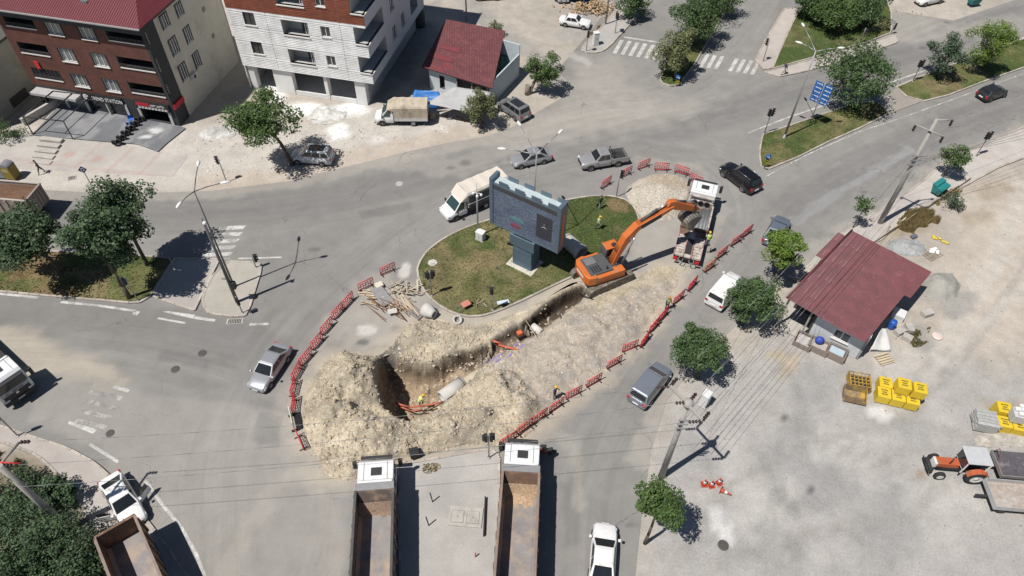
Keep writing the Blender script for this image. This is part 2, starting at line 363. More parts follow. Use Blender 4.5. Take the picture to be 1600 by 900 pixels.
PATHS = [[P2(*q) for q in pts] for pts in (
    ((-200, 335), (100, 350), (330, 350), (560, 320), (760, 268), (960, 205), (1200, 150), (1420, 75), (1700, -10)),
    ((-200, 540), (100, 530), (300, 560), (520, 640), (560, 780), (500, 1000)),
    ((330, 1000), (330, 850), (330, 700), (420, 520), (560, 400), (700, 300), (900, 250)),
    ((905, 1000), (900, 800), (930, 690), (1020, 560), (1120, 440), (1180, 340), (1130, 250), (1000, 225)),
    ((1120, 450), (1220, 320), (1330, 255), (1480, 185), (1700, 110)),
    ((800, 200), (930, 160), (1040, 160), (1150, 90), (1230, -40)),
    ((1130, 170), (1200, 120), (1330, 90), (1500, 25)))]
ISL_A = W((651, 425), (655, 410), (668, 392), (692, 374), (725, 357), (765, 344), (800, 335), (850, 322), (900, 310), (940, 306), (968, 309), (985, 317), (995, 331), (999, 349), (992, 368), (972, 388), (945, 405), (905, 428), (862, 448), (800, 478), (762, 493), (733, 497), (703, 489), (677, 472), (660, 453))
def road_col(x, y):
    n = len(x); c = np.tile(np.array([.232, .224, .213]), (n, 1))
    f = fbm(x * .09, y * .09, 2, 5); c *= (0.86 + .30 * f)[:, None]
    dust = (.37, .345, .31); dirtc = (.40, .36, .30)
    # resurfaced darker strips
    c = blend(c, (.185, .182, .177), .65 * stroke(x, y, ((-50, 330), (250, 335), (480, 318), (700, 270), (850, 225), (1080, 195), (1300, 120), (1600, 20)), 3.2, .6, 21))
    c = blend(c, (.17, .167, .163), .55 * stroke(x, y, ((1240, 330), (1340, 265), (1480, 195), (1600, 150)), 3.0, .6, 22))
    c = blend(c, (.18, .176, .17), .6 * stroke(x, y, ((-50, 480), (150, 500), (330, 520), (430, 560)), 3.0, .8, 23))
    # pale dusty cover
    c = blend(c, dust, .62 * soft(x, y, W((820, 230), (760, 210), (880, 150), (905, 90), (960, 90), (1010, 150), (1120, 170), (980, 210)), 2.5, 2.0, 31))
    c = blend(c, dust, .5 * stroke(x, y, ((-60, 300), (150, 304), (330, 300), (480, 280), (640, 240), (780, 212)), 1.6, .8, 33))
    c = blend(c, dust, .42 * stroke(x, y, ((560, 245), (720, 262), (860, 200), (1000, 170)), 2.2, 1.2, 34))
    c = blend(c, dirtc, .8 * soft(x, y, W((-80, 515), (60, 520), (150, 555), (205, 590), (190, 608), (90, 590), (-80, 560)), .8, 1.4, 35))
    c = blend(c, (.335, .315, .288), .5 * soft(x, y, W((60, 592), (150, 602), (260, 620), (380, 636), (480, 652), (500, 760), (540, 800), (540, 1000), (330, 1000), (150, 700), (40, 660)), .35, .5, 36))
    c = blend(c, (.34, .325, .305), .5 * soft(x, y, W((620, 730), (770, 700), (775, 1000), (610, 1000)), .6, .5, 37))
    c = blend(c, dust, .4 * stroke(x, y, ((470, 740), (450, 640), (500, 540), (580, 440)), 1.6, 1.0, 38))
    c = blend(c, dust, .75 * soft(x, y, W((530, 500), (600, 440), (655, 440), (690, 500), (640, 560), (560, 570)), 1.2, 1.2, 39))
    c = blend(c, (.55, .53, .50), .8 * np.maximum(spot(x, y, 572, 516, 1.0, .8), spot(x, y, 632, 420, .6, 1.2)))
    c = blend(c, (.10, .10, .10), .75 * np.maximum.reduce([spot(x, y, 590, 545, 1.2, .6, .3), spot(x, y, 568, 535, .7, .5), spot(x, y, 624, 515, .8, .5)]))
    c = blend(c, dust, .65 * soft(x, y, W((990, 310), (1075, 290), (1090, 420), (1060, 470), (950, 480), (900, 460), (985, 400)), 1.4, 1.4, 40))
    c = blend(c, dirtc, .65 * stroke(x, y, ((700, 488), (760, 505), (830, 480), (905, 440)), 1.0, .7, 41))
    c = blend(c, dust, .55 * stroke(x, y, ((1010, 720), (1030, 650), (1075, 590), (1150, 520), (1230, 440), (1300, 380), (1400, 315), (1480, 255), (1620, 195)), 1.5, 1.0, 42))
    c = blend(c, (.30, .30, .30), .6 * stroke(x, y, ((1245, 345), (1330, 285), (1420, 235)), .9, .5, 43))
    c = blend(c, dust, .5 * soft(x, y, W((1380, 10), (1500, 35), (1640, 20), (1600, 45), (1430, 70), (1385, 60)), 1.5, 1.5, 44))
    c = blend(c, (.14, .14, .135), .6 * soft(x, y, W((845, 72), (870, 63), (905, 78), (885, 88), (862, 82)), .4, .6, 45))
    c = blend(c, (.44, .43, .41), .5 * stroke(x, y, ((880, 65), (885, 80), (920, 100)), .8, .5, 46))
    for q, k_ in ((((560, 330), (640, 316), (646, 328), (566, 342)), .16), (((250, 545), (330, 560), (326, 578), (246, 562)), .17), (((880, 760), (900, 758), (905, 850), (884, 852)), .185), (((1290, 290), (1350, 262), (1356, 270), (1296, 299)), .17), (((400, 640), (440, 650), (436, 700), (392, 690)), .19), (((1060, 190), (1150, 165), (1154, 174), (1064, 200)), .17)):
        c = blend(c, (k_, k_ * .98, k_ * .95), .55 * soft(x, y, W(*q), .12, .35, 47))
    c = blend(c, (.40, .37, .325), .3 * np.maximum.reduce([stroke(x, y, ((480, 735), (430, 760), (380, 830), (350, 920)), .9, .9, 48), stroke(x, y, ((860, 680), (900, 700), (905, 800)), .7, .8, 49), stroke(x, y, ((1000, 250), (1090, 262), (1130, 330), (1100, 400)), .8, .8, 50)]))
    se = -sdist(x, y, EXC); c = blend(c, (.43, .38, .305), .75 * (1 - sstep(-.2, 1.5, se + (fbm(x * .8, y * .8, 69, 5) - .5) * 2.4)))
    # oil stains
    for q, r in (((492, 390), .6), ((728, 255), 1.0), ((705, 262), .6), ((1350, 300), .4), ((1480, 35), .8), ((275, 578), .0), ((985, 820), .4), ((1440, 75), .8)):
        if r: c = blend(c, (.12, .118, .115), .6 * spot(x, y, q[0], q[1], r, r * .6, .2))
    return c
def road_flow(x, y):
    bd = np.full(x.shape, 1e9); A = np.zeros(x.shape); Lt = np.zeros(x.shape)
    for k, pth in enumerate(PATHS):
        d, a, l = pdist(x, y, smooth_poly(pth, 2, False)); m = d < bd
        bd = np.where(m, d, bd); A = np.where(m, a + 100 * k, A); Lt = np.where(m, l + 40 * k, Lt)
    return np.stack([Lt, A, 1 - sstep(1.5, 4.5, bd)], 1)
road = struct(grid_patch('road', ROAD, 0.0, .25, MAT_ROAD, road_col, [HOLE], road_flow), 'dusty grey asphalt junction with tyre marks')
# ---- dirt ground, one sheet to the horizon
def dirt_col(x, y):
    n = len(x); c = np.tile(np.array([.385, .35, .305]), (n, 1)); f = fbm(x * .12, y * .12, 5, 5); c *= (.82 + .36 * f)[:, None]
    c = blend(c, (.365, .35, .332), soft(x, y, W((1000, 1100), (1030, 640), (1120, 560), (1260, 500), (1330, 560), (1500, 560), (1700, 620), (1900, 1100)), 2, 2, 51))
    g = fbm(x * .35, y * .35, 52, 5); lot = soft(x, y, W((1050, 900), (1080, 640), (1200, 560), (1340, 590), (1480, 640), (1600, 780), (1600, 900)), 3, 3, 53)
    c = blend(c, (.285, .28, .275), .75 * lot * sstep(.46, .66, g))
    c = blend(c, (.45, .435, .41), .55 * lot * sstep(.58, .75, fbm(x * .3, y * .3, 54, 5)))
    c = blend(c, (.50, .44, .37), .55 * soft(x, y, W((1480, 300), (1700, 240), (1700, 560), (1440, 520), (1490, 430)), 3, 3, 55))
    c = blend(c, (.33, .27, .205), .6 * np.maximum.reduce([spot(x, y, 1560, 300, 3.5, 1.6, .3, .9), spot(x, y, 1430, 350, 3, 1.5, .6, .9), spot(x, y, 1590, 640, 2.5, 1.2, 0, .9), spot(x, y, 1530, 340, 2.2, 1.2, .3, .9)]))
    for dd in (0, 13): c = blend(c, (.30, .285, .265), .5 * np.maximum.reduce([stroke(x, y, ((1040 + dd, 900), (1130 + dd, 760), (1260 + dd, 690), (1400 + dd, 660), (1470 + dd, 590), (1560 + dd, 470), (1620, 380)), .28, .12, 66), stroke(x, y, ((1100, 880 + dd), (1250, 830 + dd), (1420, 800 + dd), (1480, 745 + dd)), .28, .12, 67), stroke(x, y, ((1180, 620 + dd), (1300, 690 + dd), (1440, 740 + dd)), .25, .12, 68)]))
    c = blend(c, (.50, .47, .43), .5 * np.maximum(stroke(x, y, ((1600, 290), (1560, 400), (1480, 520), (1380, 580)), 1.4, .9, 56), stroke(x, y, ((1640, 420), (1540, 500), (1450, 590)), .7, .5, 57)))
    c = blend(c, (.27, .265, .25), .7 * np.maximum(spot(x, y, 1500, 475, 2.6, 1.4, .6), spot(x, y, 1440, 530, 2.2, 1.4, .9)))
    c = blend(c, (.24, .235, .225), .65 * np.maximum.reduce([spot(x, y, 1218, 770, .7, 1.0), spot(x, y, 1243, 860, 1.0, 1.4), spot(x, y, 1345, 845, .5, 1.2, .6), spot(x, y, 1240, 795, .6, .8)]))
    c = blend(c, (.62, .61, .60), .7 * np.maximum(spot(x, y, 1375, 645, 1.3, .8), spot(x, y, 1128, 820, .8, 1.6, .4)))
    c = blend(c, (.33, .22, .15), .7 * spot(x, y, 1441, 742, .45, .4, 0, .4))
    c = blend(c, (.42, .33, .20), .5 * np.maximum(spot(x, y, 1235, 570, 2.0, .6, .9), spot(x, y, 1215, 555, 1.4, .6)))
    for q in ((1218, 645), (1226, 652), (1222, 700), (1230, 712), (1264, 765)): c = blend(c, (.08, .08, .08), .8 * spot(x, y, q[0], q[1], .28, .22, 0, .4))
    # north-west verge
    c = blend(c, (.47, .44, .40), soft(x, y, W((-120, 190), (60, 200), (300, 200), (480, 190), (640, 160), (760, 200), (640, 240), (450, 285), (240, 300), (-120, 292)), 1.5, 1.2, 58))
    c = blend(c, (.44, .37, .30), .55 * stroke(x, y, ((330, 285), (450, 275), (560, 245), (640, 225), (740, 205)), 2.0, 1.4, 59))
    c = blend(c, (.78, .78, .77), .92 * np.maximum.reduce([spot(x, y, 470, 170, 2.6, 1.6, 0, .45), spot(x, y, 545, 170, 2.6, 1.3, 0, .5), spot(x, y, 530, 205, 1.2, 1.8, .4), spot(x, y, 430, 150, 1.4)]))
    c = blend(c, (.60, .58, .55), .7 * np.maximum.reduce([spot(x, y, 590, 220, 1.2, .6), spot(x, y, 345, 205, 2.0, 1.0, .3), spot(x, y, 690, 200, .8, .6)]))
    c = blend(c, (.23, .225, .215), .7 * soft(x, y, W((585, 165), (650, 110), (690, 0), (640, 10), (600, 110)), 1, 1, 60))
    # lane running north-west
    c = blend(c, (.29, .28, .26), .75 * stroke(x, y, ((720, -20), (770, 45), (830, 85), (890, 130)), 2.2, .6, 61))
    c = blend(c, (.47, .40, .31), .6 * stroke(x, y, ((640, 20), (720, 40), (800, 90)), 1.8, .8, 62))
    c = blend(c, (.30, .29, .28), .6 * soft(x, y, W((860, 55), (930, 5), (960, 30), (915, 70)), .6, .6, 63))
    c = blend(c, (.36, .28, .18), .6 * stroke(x, y, ((1440, 300), (1405, 335), (1390, 360)), 1.6, .8, 64))
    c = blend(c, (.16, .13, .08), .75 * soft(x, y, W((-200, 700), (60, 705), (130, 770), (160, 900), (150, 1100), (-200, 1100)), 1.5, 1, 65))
    return c
BIG = 900
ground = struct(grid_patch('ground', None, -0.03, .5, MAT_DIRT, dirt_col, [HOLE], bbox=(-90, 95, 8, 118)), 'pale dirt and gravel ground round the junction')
def far_col(x, y): return np.tile(np.array([.36, .33, .285]), (len(x), 1))
gx0, gx1, gy0, gy1 = [f(v) for f, v in ((min, [v.co.x for v in ground.data.vertices]), (max, [v.co.x for v in ground.data.vertices]), (min, [v.co.y for v in ground.data.vertices]), (max, [v.co.y for v in ground.data.vertices]))]
fv = []; ff = []
xs = [-BIG, gx0, gx1, BIG]; ys = [-BIG, gy0, gy1, BIG]
fv = [(a, b, -.03) for b in ys for a in xs]
ff = [(j * 4 + i, j * 4 + i + 1, j * 4 + i + 5, j * 4 + i + 4) for j in range(3) for i in range(3) if not (i == 1 and j == 1)]
fo = np_obj('outlying_ground', fv, ff, MAT_DIRT); set_col(fo, far_col(np.zeros(16), np.zeros(16))); struct(fo, 'bare dirt beyond the junction')

# ---- kerbs, pavements and islands
MAT_KERB = M('kerb_stone', (.40, .36, .32), .9, var=.2, scale=3, bump=.3, rnd=.18, dirt=(.3, .22, .17), dirt_amt=.2)
_k = MB(); _k.yprism([(-.49, 0), (.49, 0), (.49, .17), (.46, .2), (-.46, .2), (-.49, .17)], -.09, .09)
KERB_ME = _k.mesh('kerb_stone', MAT_KERB)
def kerb(parent, pts, z=-.04, closed=True, step=1.0):
    pts = [Vector((p[0], p[1])) for p in pts]
    if closed: pts = pts + [pts[0]]
    seg = []; acc = 0
    for a, b in zip(pts[:-1], pts[1:]): seg.append((acc, a, b)); acc += (b - a).length
    n = max(3, int(acc / step)); st = acc / n
    def at(s):
        for s0, a, b in seg:
            L = (b - a).length
            if s <= s0 + L + 1e-6: return a + (b - a) * ((s - s0) / L)
        return pts[-1]
    for i in range(n):
        a = at(i * st); b = at((i + 1) * st); c = (a + b) / 2; d = b - a
        if d.length < .05: continue
        q = proj(c.x, c.y, 0)
        if not (-40 < q[0] < 1640 and -40 < q[1] < 940): continue
        inst(KERB_ME, 'kerb_stone', parent, (c.x, c.y, z + random.uniform(-.012, .012)), (0, 0, math.atan2(d.y, d.x)), (d.length * .99 / .98, 1, 1))
def grass_col(x, y, lush=.5, s=71):
    n = len(x); c = np.tile(np.array([.132, .136, .056]), (n, 1)); f = fbm(x * .35, y * .35, s, 5)
    c = blend(c, (.068, .098, .030), sstep(.62 - lush * .45, .80 - lush * .35, f)); g = fbm(x * .3 + 9, y * .3, s + 1, 4)
    c = blend(c, (.215, .17, .095), .8 * sstep(.52 + lush * .14, .74 + lush * .1, g)); return c
MAT_TUFT = None
def tufts(name, poly, n, cols, parent, z=.13, hh=.14, s=1, keepf=None):
    rs = np.random.RandomState(s); xs = [p[0] for p in poly]; ys = [p[1] for p in poly]
    X = rs.uniform(min(xs), max(xs), n * 2); Y = rs.uniform(min(ys), max(ys), n * 2); k = sdist(X, Y, poly) > .15
    if keepf is not None: k &= keepf(X, Y)
    X = X[k][:n]; Y = Y[k][:n]; n = len(X); a = rs.uniform(0, 6.28, n); r = rs.uniform(.05, .13, n); h = rs.uniform(.4, 1.2, n) * hh
    V = []; F = []
    for q in range(3):
        an = a + q * 2.1; dx = np.cos(an); dy = np.sin(an); lx = rs.uniform(-.1, .1, n); ly = rs.uniform(-.1, .1, n)
        base = len(V) * n
        V.append(np.stack([X - dx * r * .5, Y - dy * r * .5, np.full(n, z)], 1)); V.append(np.stack([X + dx * r * .5, Y + dy * r * .5, np.full(n, z)], 1)); V.append(np.stack([X + lx + dx * r * .6, Y + ly, z + h], 1))
        i = np.arange(n); F.append(np.stack([base + i, base + n + i, base + 2 * n + i], 1))
    V = np.concatenate(V); F = np.concatenate(F); mi = np.concatenate([rs.randint(0, len(cols), n)] * 3)
    return stuff(np_obj(name, V, F, cols, mi, False, parent))
TUFT_M = [M('grass_blade_green', (.075, .10, .03), .9, var=.25), M('grass_blade_olive', (.14, .14, .055), .9, var=.25), M('grass_blade_straw', (.26, .21, .11), .9, var=.2)]
def island(name, label, poly, lush, s, soil=None, tn=0, tcols=None):
    def cf(x, y):
        c = grass_col(x, y, lush, s); return soil(x, y, c) if soil else c
    def zf(x, y): return .10 + .05 * sstep(0, .6, sdist(x, y, poly)) + .06 * (fbm(x * .5, y * .5, s + 5) - .5)
    o = struct(grid_patch(name, poly, .1, .25, MAT_GRASS, cf, zf=zf), label)
    kerb(o, poly)
    if tn: tufts('grass_tufts', poly, tn, tcols or [TUFT_M[0], TUFT_M[1], TUFT_M[1], TUFT_M[2]], o, .12, .12, s)
    return o
def soilA(x, y, c):
    c = blend(c, (.055, .085, .025), .8 * soft(x, y, W((880, 320), (960, 320), (985, 345), (940, 400), (885, 390)), 1.5, 1.6, 81))
    c = blend(c, (.23, .165, .095), .8 * np.maximum(spot(x, y, 755, 410, 2.4, 1.3, .3), spot(x, y, 968, 320, 1.6, 1.2)))
    return blend(c, (.215, .180, .095), .55 * soft(x, y, W((650, 430), (670, 395), (760, 350), (800, 345), (860, 400), (850, 450), (760, 495), (690, 490)), 1.5, 1.6, 82) * sstep(.36, .6, fbm(x * .8, y * .8, 83, 4)))
isl_a = island('roundabout_island', 'large kerbed grass island under the electronic billboard', smooth_poly(ISL_A, 1), .56, 71, soilA, 9000)
ISL_B = W((1189, 262), (1186, 240), (1191, 211), (1225, 200), (1290, 178), (1340, 161), (1372, 160), (1388, 178), (1345, 200), (1295, 222), (1245, 247), (1198, 266))
isl_b = island('median_island', 'kerbed grass median with the blue direction sign', ISL_B, .55, 75, None, 3500)
ISL_C = W((1400, 137), (1440, 120), (1520, 90), (1640, 47), (1700, 30), (1720, 60), (1640, 92), (1540, 127), (1480, 150), (1442, 159), (1415, 151))
isl_c = island('median_island', 'kerbed grass median with the round bright green tree', ISL_C, .5, 77, None, 3000)
ISL_D = W((1207, 108), (1228, 55), (1250, 14), (1275, -30), (1370, -40), (1392, 20), (1392, 52), (1350, 68), (1290, 85), (1240, 99))
isl_d = island('park_lawn', 'green corner lawn under the dark park trees', ISL_D, .72, 79, None, 3000)
ISL_E = W((1031, 124), (1035, 132), (1050, 136), (1062, 133), (1069, 122), (1084, 103), (1100, 75), (1150, -10), (1160, -40), (1135, -40), (1100, 10), (1060, 72), (1040, 105))
isl_e = island('median_island', 'narrow planted median ending at the round blue arrow sign', ISL_E, .35, 83, None, 1200)
ISL_G = W((-90, 393), (60, 393), (180, 397), (273, 405), (236, 463), (216, 475), (120, 467), (0, 456), (-90, 452))
def soilG(x, y, c): return blend(c, (.22, .15, .085), .75 * sstep(.45, .62, fbm(x * .25, y * .25, 85, 4)))
isl_g = island('median_island', 'dry grass median under the left trees', ISL_G, .4, 84, soilG, 2500)
def conc(base, var=.2, s=91):
    def f(x, y):
        c = np.tile(np.array(base), (len(x), 1)); return c * (1 - var / 2 + var * fbm(x * .4, y * .4, s, 5))[:, None]
    return f
def pavement(name, label, poly, col, z=.11, cell=.25, kb=True, s=91, mat=None, cf=None):
    o = struct(grid_patch(name, poly, z, cell, mat or MAT_PAVE, cf or conc(col, .3, s)), label)
    if kb: kerb(o, poly)
    return o
MAT_PAVER = ground_mat('paver_blocks', .10, .14, .3, .95, False, 0, 5)
pavement('paved_island', 'concrete gap in the left median', W((274, 405), (343, 406), (304, 486), (237, 464)), (.36, .34, .32), .10, s=92)
pavement('paved_island', 'triangular paved island at the camera mast', smooth_poly(W((345, 409), (400, 411), (411, 414), (396, 462), (388, 490), (378, 498), (305, 487)), 1), (.40, .375, .33), .12, s=93)
pavement('paved_island', 'concrete gap between the two right medians', W((1374, 160), (1400, 138), (1415, 151), (1440, 159), (1388, 179)), (.30, .275, .245), .07, kb=False, s=94)
pavement('sidewalk', 'concrete pavement at the white utility cabinet', smooth_poly(W((905, 80), (928, 55), (955, 28), (985, -20), (1035, -20), (1005, 18), (975, 48), (952, 74), (938, 83), (920, 84)), 1), (.37, .355, .335), .12, s=95)
pavement('sidewalk', 'pavement strip beside the park lawn', W((1180, 94), (1195, 65), (1225, 15), (1248, 14), (1206, 108), (1192, 110)), (.42, .38, .345), .12, s=96)
pavement('sidewalk', 'pavement strip in front of the park lawn', W((1194, 113), (1208, 110), (1290, 88), (1350, 71), (1398, 55), (1405, 66), (1330, 92), (1260, 112), (1215, 121)), (.42, .385, .355), .10, s=97)
def pave_r(x, y):
    c = conc((.45, .42, .39), .25, 98)(x, y); return blend(c, (.42, .36, .33), .4 * sstep(.55, .7, fbm(x * .5, y * .5, 99, 3)))
pavement('sidewalk', 'pale pavement along the right street behind the vacant lot', W((1600, 199), (1700, 160), (1720, 200), (1640, 232), (1560, 262), (1505, 292), (1455, 318), (1402, 352), (1368, 382), (1345, 372), (1330, 362), (1298, 385), (1268, 422), (1240, 440), (1232, 432), (1262, 418), (1297, 378), (1340, 349), (1392, 319), (1443, 283), (1472, 257), (1512, 238), (1562, 217)), None, .11, .25, True, cf=pave_r)
def pave_l(x, y):
    c = conc((.40, .375, .35), .25, 101)(x, y); return blend(c, (.39, .325, .30), .4 * stroke(x, y, ((-40, 640), (50, 690), (140, 745), (190, 800), (240, 880)), .7, .3, 102))
pavement('sidewalk', 'paver sidewalk beside the white car with open doors', W((-120, 642), (0, 666), (60, 686), (104, 700), (149, 724), (188, 760), (220, 802), (260, 852), (316, 935), (318, 1000), (190, 1000), (150, 830), (112, 762), (60, 712), (0, 690), (-120, 670)), None, .10, .25, True, cf=pave_l)
def pave_nw(x, y):
    c = conc((.43, .405, .375), .3, 103)(x, y)
    for l in (((45, 262), (95, 200)), ((118, 262), (165, 215)), ((165, 270), (215, 225)), ((215, 275), (250, 238)), ((20, 248), (130, 262), (260, 275))):
        c = blend(c, (.40, .31, .285), .6 * stroke(x, y, l, .3, .1, 104))
    for q in ((107, 242), (152, 248)): c = blend(c, (.42, .29, .265), .7 * spot(x, y, q[0], q[1], .8, .6, .6, .3))
    return c
pavement('sidewalk', 'pale worn forecourt before the brown apartment block', W((-120, 262), (-60, 215), (40, 205), (120, 210), (250, 238), (292, 245), (270, 276), (130, 268), (0, 262)), None, -.012, .3, False, cf=pave_nw)
pavement('sidewalk', 'concrete strip between the two dump trucks', W((622, 728), (765, 702), (780, 708), (776, 1000), (628, 1000)), (.37, .355, .335), .10, .3, True, s=105)
# ---- painted markings
MAT_PAINT = ground_mat('road_paint', .14, .3, .1, .9, False, 0, 6)
def marking(name, poly, col=(.60, .59, .57), wear=.3, lab=None):
    def cf(x, y): return blend(np.tile(np.array(col), (len(x), 1)), (.26, .25, .24), np.clip(wear * 1.25, 0, 1) * sstep(.36, .58, fbm(x * 1.9, y * 1.9, 111, 5)))
    return grid_patch(name, poly, .006, .16, MAT_PAINT, cf)
MK = bpy.data.objects.new('road_marking', None); COL.objects.link(MK); struct(MK, 'white painted crossings and lane lines')
def mark(*px, wear=.35, col=(.53, .52, .50)):
    o = marking('stripe', W(*px), col, wear); o.parent = MK
def line(pts, wd, wear=.35):
    q = [Vector(p) for p in (P2(*a) for a in pts)]
    for a, b in zip(q[:-1], q[1:]):
        d = (b - a).normalized(); n = Vector((-d.y, d.x)) * wd / 2
        o = marking('stripe', [a - n, b - n, b + n, a + n], (.53, .52, .50), wear); o.parent = MK
for k in range(5):                    # crossing left of the island
    y0 = 402 - k * 10.4; xa = 313 + k * 6.4; mark((xa, y0), (xa + 46 - k * 1.2, y0 - 2.5), (xa + 52 - k * 1.2, y0 - 8.5), (xa + 7, y0 - 6.5), wear=.35 + .12 * k)
line(((372, 404), (440, 402)), .18); line(((314, 405), (360, 404)), .15, .6)
for k in range(6):                    # crossing upper middle
    xa = 957 + k * 12.2; ya = 83 + k * 1.9
    mark((xa, ya), (xa + 6, ya + 1), (xa + 18, ya - 20), (xa + 12, ya - 21), wear=.3)
line(((975, 58), (1035, 67)), .35, .4)
for k in range(8):
    xa = 1092 + k * 11.4; ya = 104 + k * 1.7
    if k != 3: mark((xa, ya), (xa + 6, ya + .8), (xa + 17, ya - 19), (xa + 11, ya - 19.8), wear=.35)
line(((1168, 208), (1230, 184), (1330, 150), (1440, 112), (1560, 72), (1640, 45)), .2, .5)
line(((1196, 276), (1260, 242), (1340, 207), (1420, 180), (1520, 144), (1640, 100)), .14, .6)
line(((0, 459), (60, 465)), .25, .5); line(((95, 472), (150, 477), (212, 486)), .25, .45); mark((206, 491), (214, 493), (219, 487), (211, 485)); mark((253, 487), (302, 498), (305, 492), (262, 486)); line(((246, 497), (290, 505)), .2)
line(((304, 496), (336, 501)), .3); line(((390, 507), (420, 506)), .25, .5)
for k in range(4):                    # worn crossing lower left
    a = (137 - k * 8, 614 + k * 15)
    mark(a, (a[0] + 50, a[1] + 12), (a[0] + 56, a[1] + 6), (a[0] + 8, a[1] - 5), wear=1.0 if k else .8, col=(.40, .38, .355))
mark((106, 662), (145, 678), (152, 671), (108, 658)); line(((140, 694), (185, 722)), .22, .3); line(((226, 750), (255, 790), (282, 822), (305, 862), (322, 905)), .22, .35)
line(((178, 604), (202, 611)), .3, .4); line(((1110, 572), (1094, 590)), .25, .4); line(((700, 905), (700, 890)), .2)
# ---- manhole covers, drains and hatches
MAT_IRON = M('cast_iron', (.10, .095, .09), .7, .4, var=.3, scale=8)
MAT_CONC = M('old_concrete', (.42, .40, .37), .95, var=.15, scale=1.4, bump=.4, bscale=14, dirt=(.30, .27, .23), dirt_amt=.25)
def manhole(px, py, r, label, z=.004, mat=None):
    o = thing('manhole_cover', label, 'manhole cover', P(px, py, z), 0, 'manhole covers')
    MB().lathe([(r * 1.12, 0), (r * 1.12, .008), (r * 1.02, .012), (r * 1.02, 0)], n=24).build('frame', mat or M('manhole_ring', (.17, .165, .155), .9), o)
    b = MB(); b.lathe([(r, 0), (r, .014), (r * .9, .018), (.01, .018)], n=24)
    for k in range(-2, 3): b.cbox((0, k * r * .32, .02), (r * 1.4 * math.sqrt(max(.1, 1 - (k * .32) ** 2)), r * .12, .012))
    b.build('lid', mat or MAT_IRON, o)
manhole(274, 577, .33, 'dark manhole cover in the left street, nearest the silver car'); manhole(316, 552, .33, 'brown manhole cover farther up the left street'); manhole(172, 677, .3, 'manhole cover beside the worn crossing')
manhole(624, 287, .35, 'pale ringed manhole cover left of the box truck', mat=MAT_CONC); manhole(676, 410, .4, 'round white concrete lid in the grass island', .15, M('white_lid', (.55, .54, .5), .9))
manhole(1130, 852, .35, 'round iron grate in the vacant lot near the bottom tree', -.02)
def hatch(px, py, sx, sy, rz, label, mat, n=5):
    o = thing('drain_grate', label, 'drain', P(px, py, .004), rz); b = MB(); b.box(-sx, sx, -sy, sy, 0, .02); b.build('frame', MAT_CONC, o)
    b = MB()
    for k in range(n): x = -sx * .8 + 1.6 * sx * (k + .5) / n; b.box(x - sx * .5 / n, x + sx * .5 / n, -sy * .8, sy * .8, .02, .035)
    b.build('grate', mat, o)
hatch(233, 296, .5, .35, -.1, 'rectangular drain grate by the north-west kerb', MAT_IRON); hatch(367, 502, .7, .3, .1, 'kerb drain below the paved triangle', MAT_IRON, 8); hatch(112, 278, .4, .3, .4, 'broken drain grate near the forecourt', MAT_IRON)
# concrete chamber slab with two hatches
sl_ = thing('chamber_slab', 'concrete chamber slab with two square hatches between the dump trucks', 'slab', P(728, 808, .1), -.06)
MB().box(-1.15, 1.15, -.72, .72, 0, .1).build('slab', MAT_CONC, sl_, .01)
for k in (-.58, .5):
    MB().box(k - .44, k + .44, -.48, .42, .1, .112).build('hatch_gap', MAT_IRON, sl_); h_ = MB().box(k - .42, k + .42, -.46, .40, .1, .125).build('hatch', MAT_CONC, sl_); MB().box(k - .05, k + .05, -.05, 0, .125, .14).build('lifting_eye', MAT_IRON, h_)
# ================================================================== EXCAVATION (earthworks sheet with pit and spoil heaps)
GPILE = smooth_poly(W((985, 318), (975, 300), (990, 284), (1020, 272), (1055, 272), (1080, 285), (1085, 305), (1075, 330), (1045, 345), (1010, 345), (998, 335)), 1)
HEAPS = [  # px, py, rx, ry, angle, height
    (548, 580, 3.4, 3.0, .3, 2.2), (520, 640, 3.2, 3.4, .0, 1.4), (578, 668, 3.2, 2.6, .2, 1.2), (545, 712, 3.4, 2.0, .2, .9), (630, 692, 3.4, 1.5, .2, .9), (500, 610, 2.0, 2.4, 0, .8),
    (685, 518, 3.0, 1.5, -.1, .8), (652, 522, 1.9, 1.3, 0, .6), (735, 516, 2.2, .9, .2, .35),
    (785, 612, 2.4, 2.6, .7, 1.6), (745, 652, 3.0, 1.7, .4, 1.1), (700, 672, 2.6, 1.6, .3, 1.1), (820, 640, 2.2, 2.2, .5, 1.2), (770, 675, 2.4, 1.4, .2, .8),
    (945, 510, 4.2, 2.6, .55, .75), (885, 555, 4.0, 2.4, .5, .6), (990, 470, 2.6, 2.0, .6, .45), (850, 590, 2.6, 2.0, .5, .5)]
def dome(x, y, h):
    p = P(h[0], h[1], h[5] * .5); dx = x - p.x; dy = y - p.y; c, s = math.cos(h[4]), math.sin(h[4])
    d = np.sqrt(((dx * c + dy * s) / h[2]) ** 2 + ((-dx * s + dy * c) / h[3]) ** 2)
    d = d + (fbm(x * .6, y * .6, 121) - .5) * .5
    return h[5] * np.clip(1 - d, 0, 1) ** .85
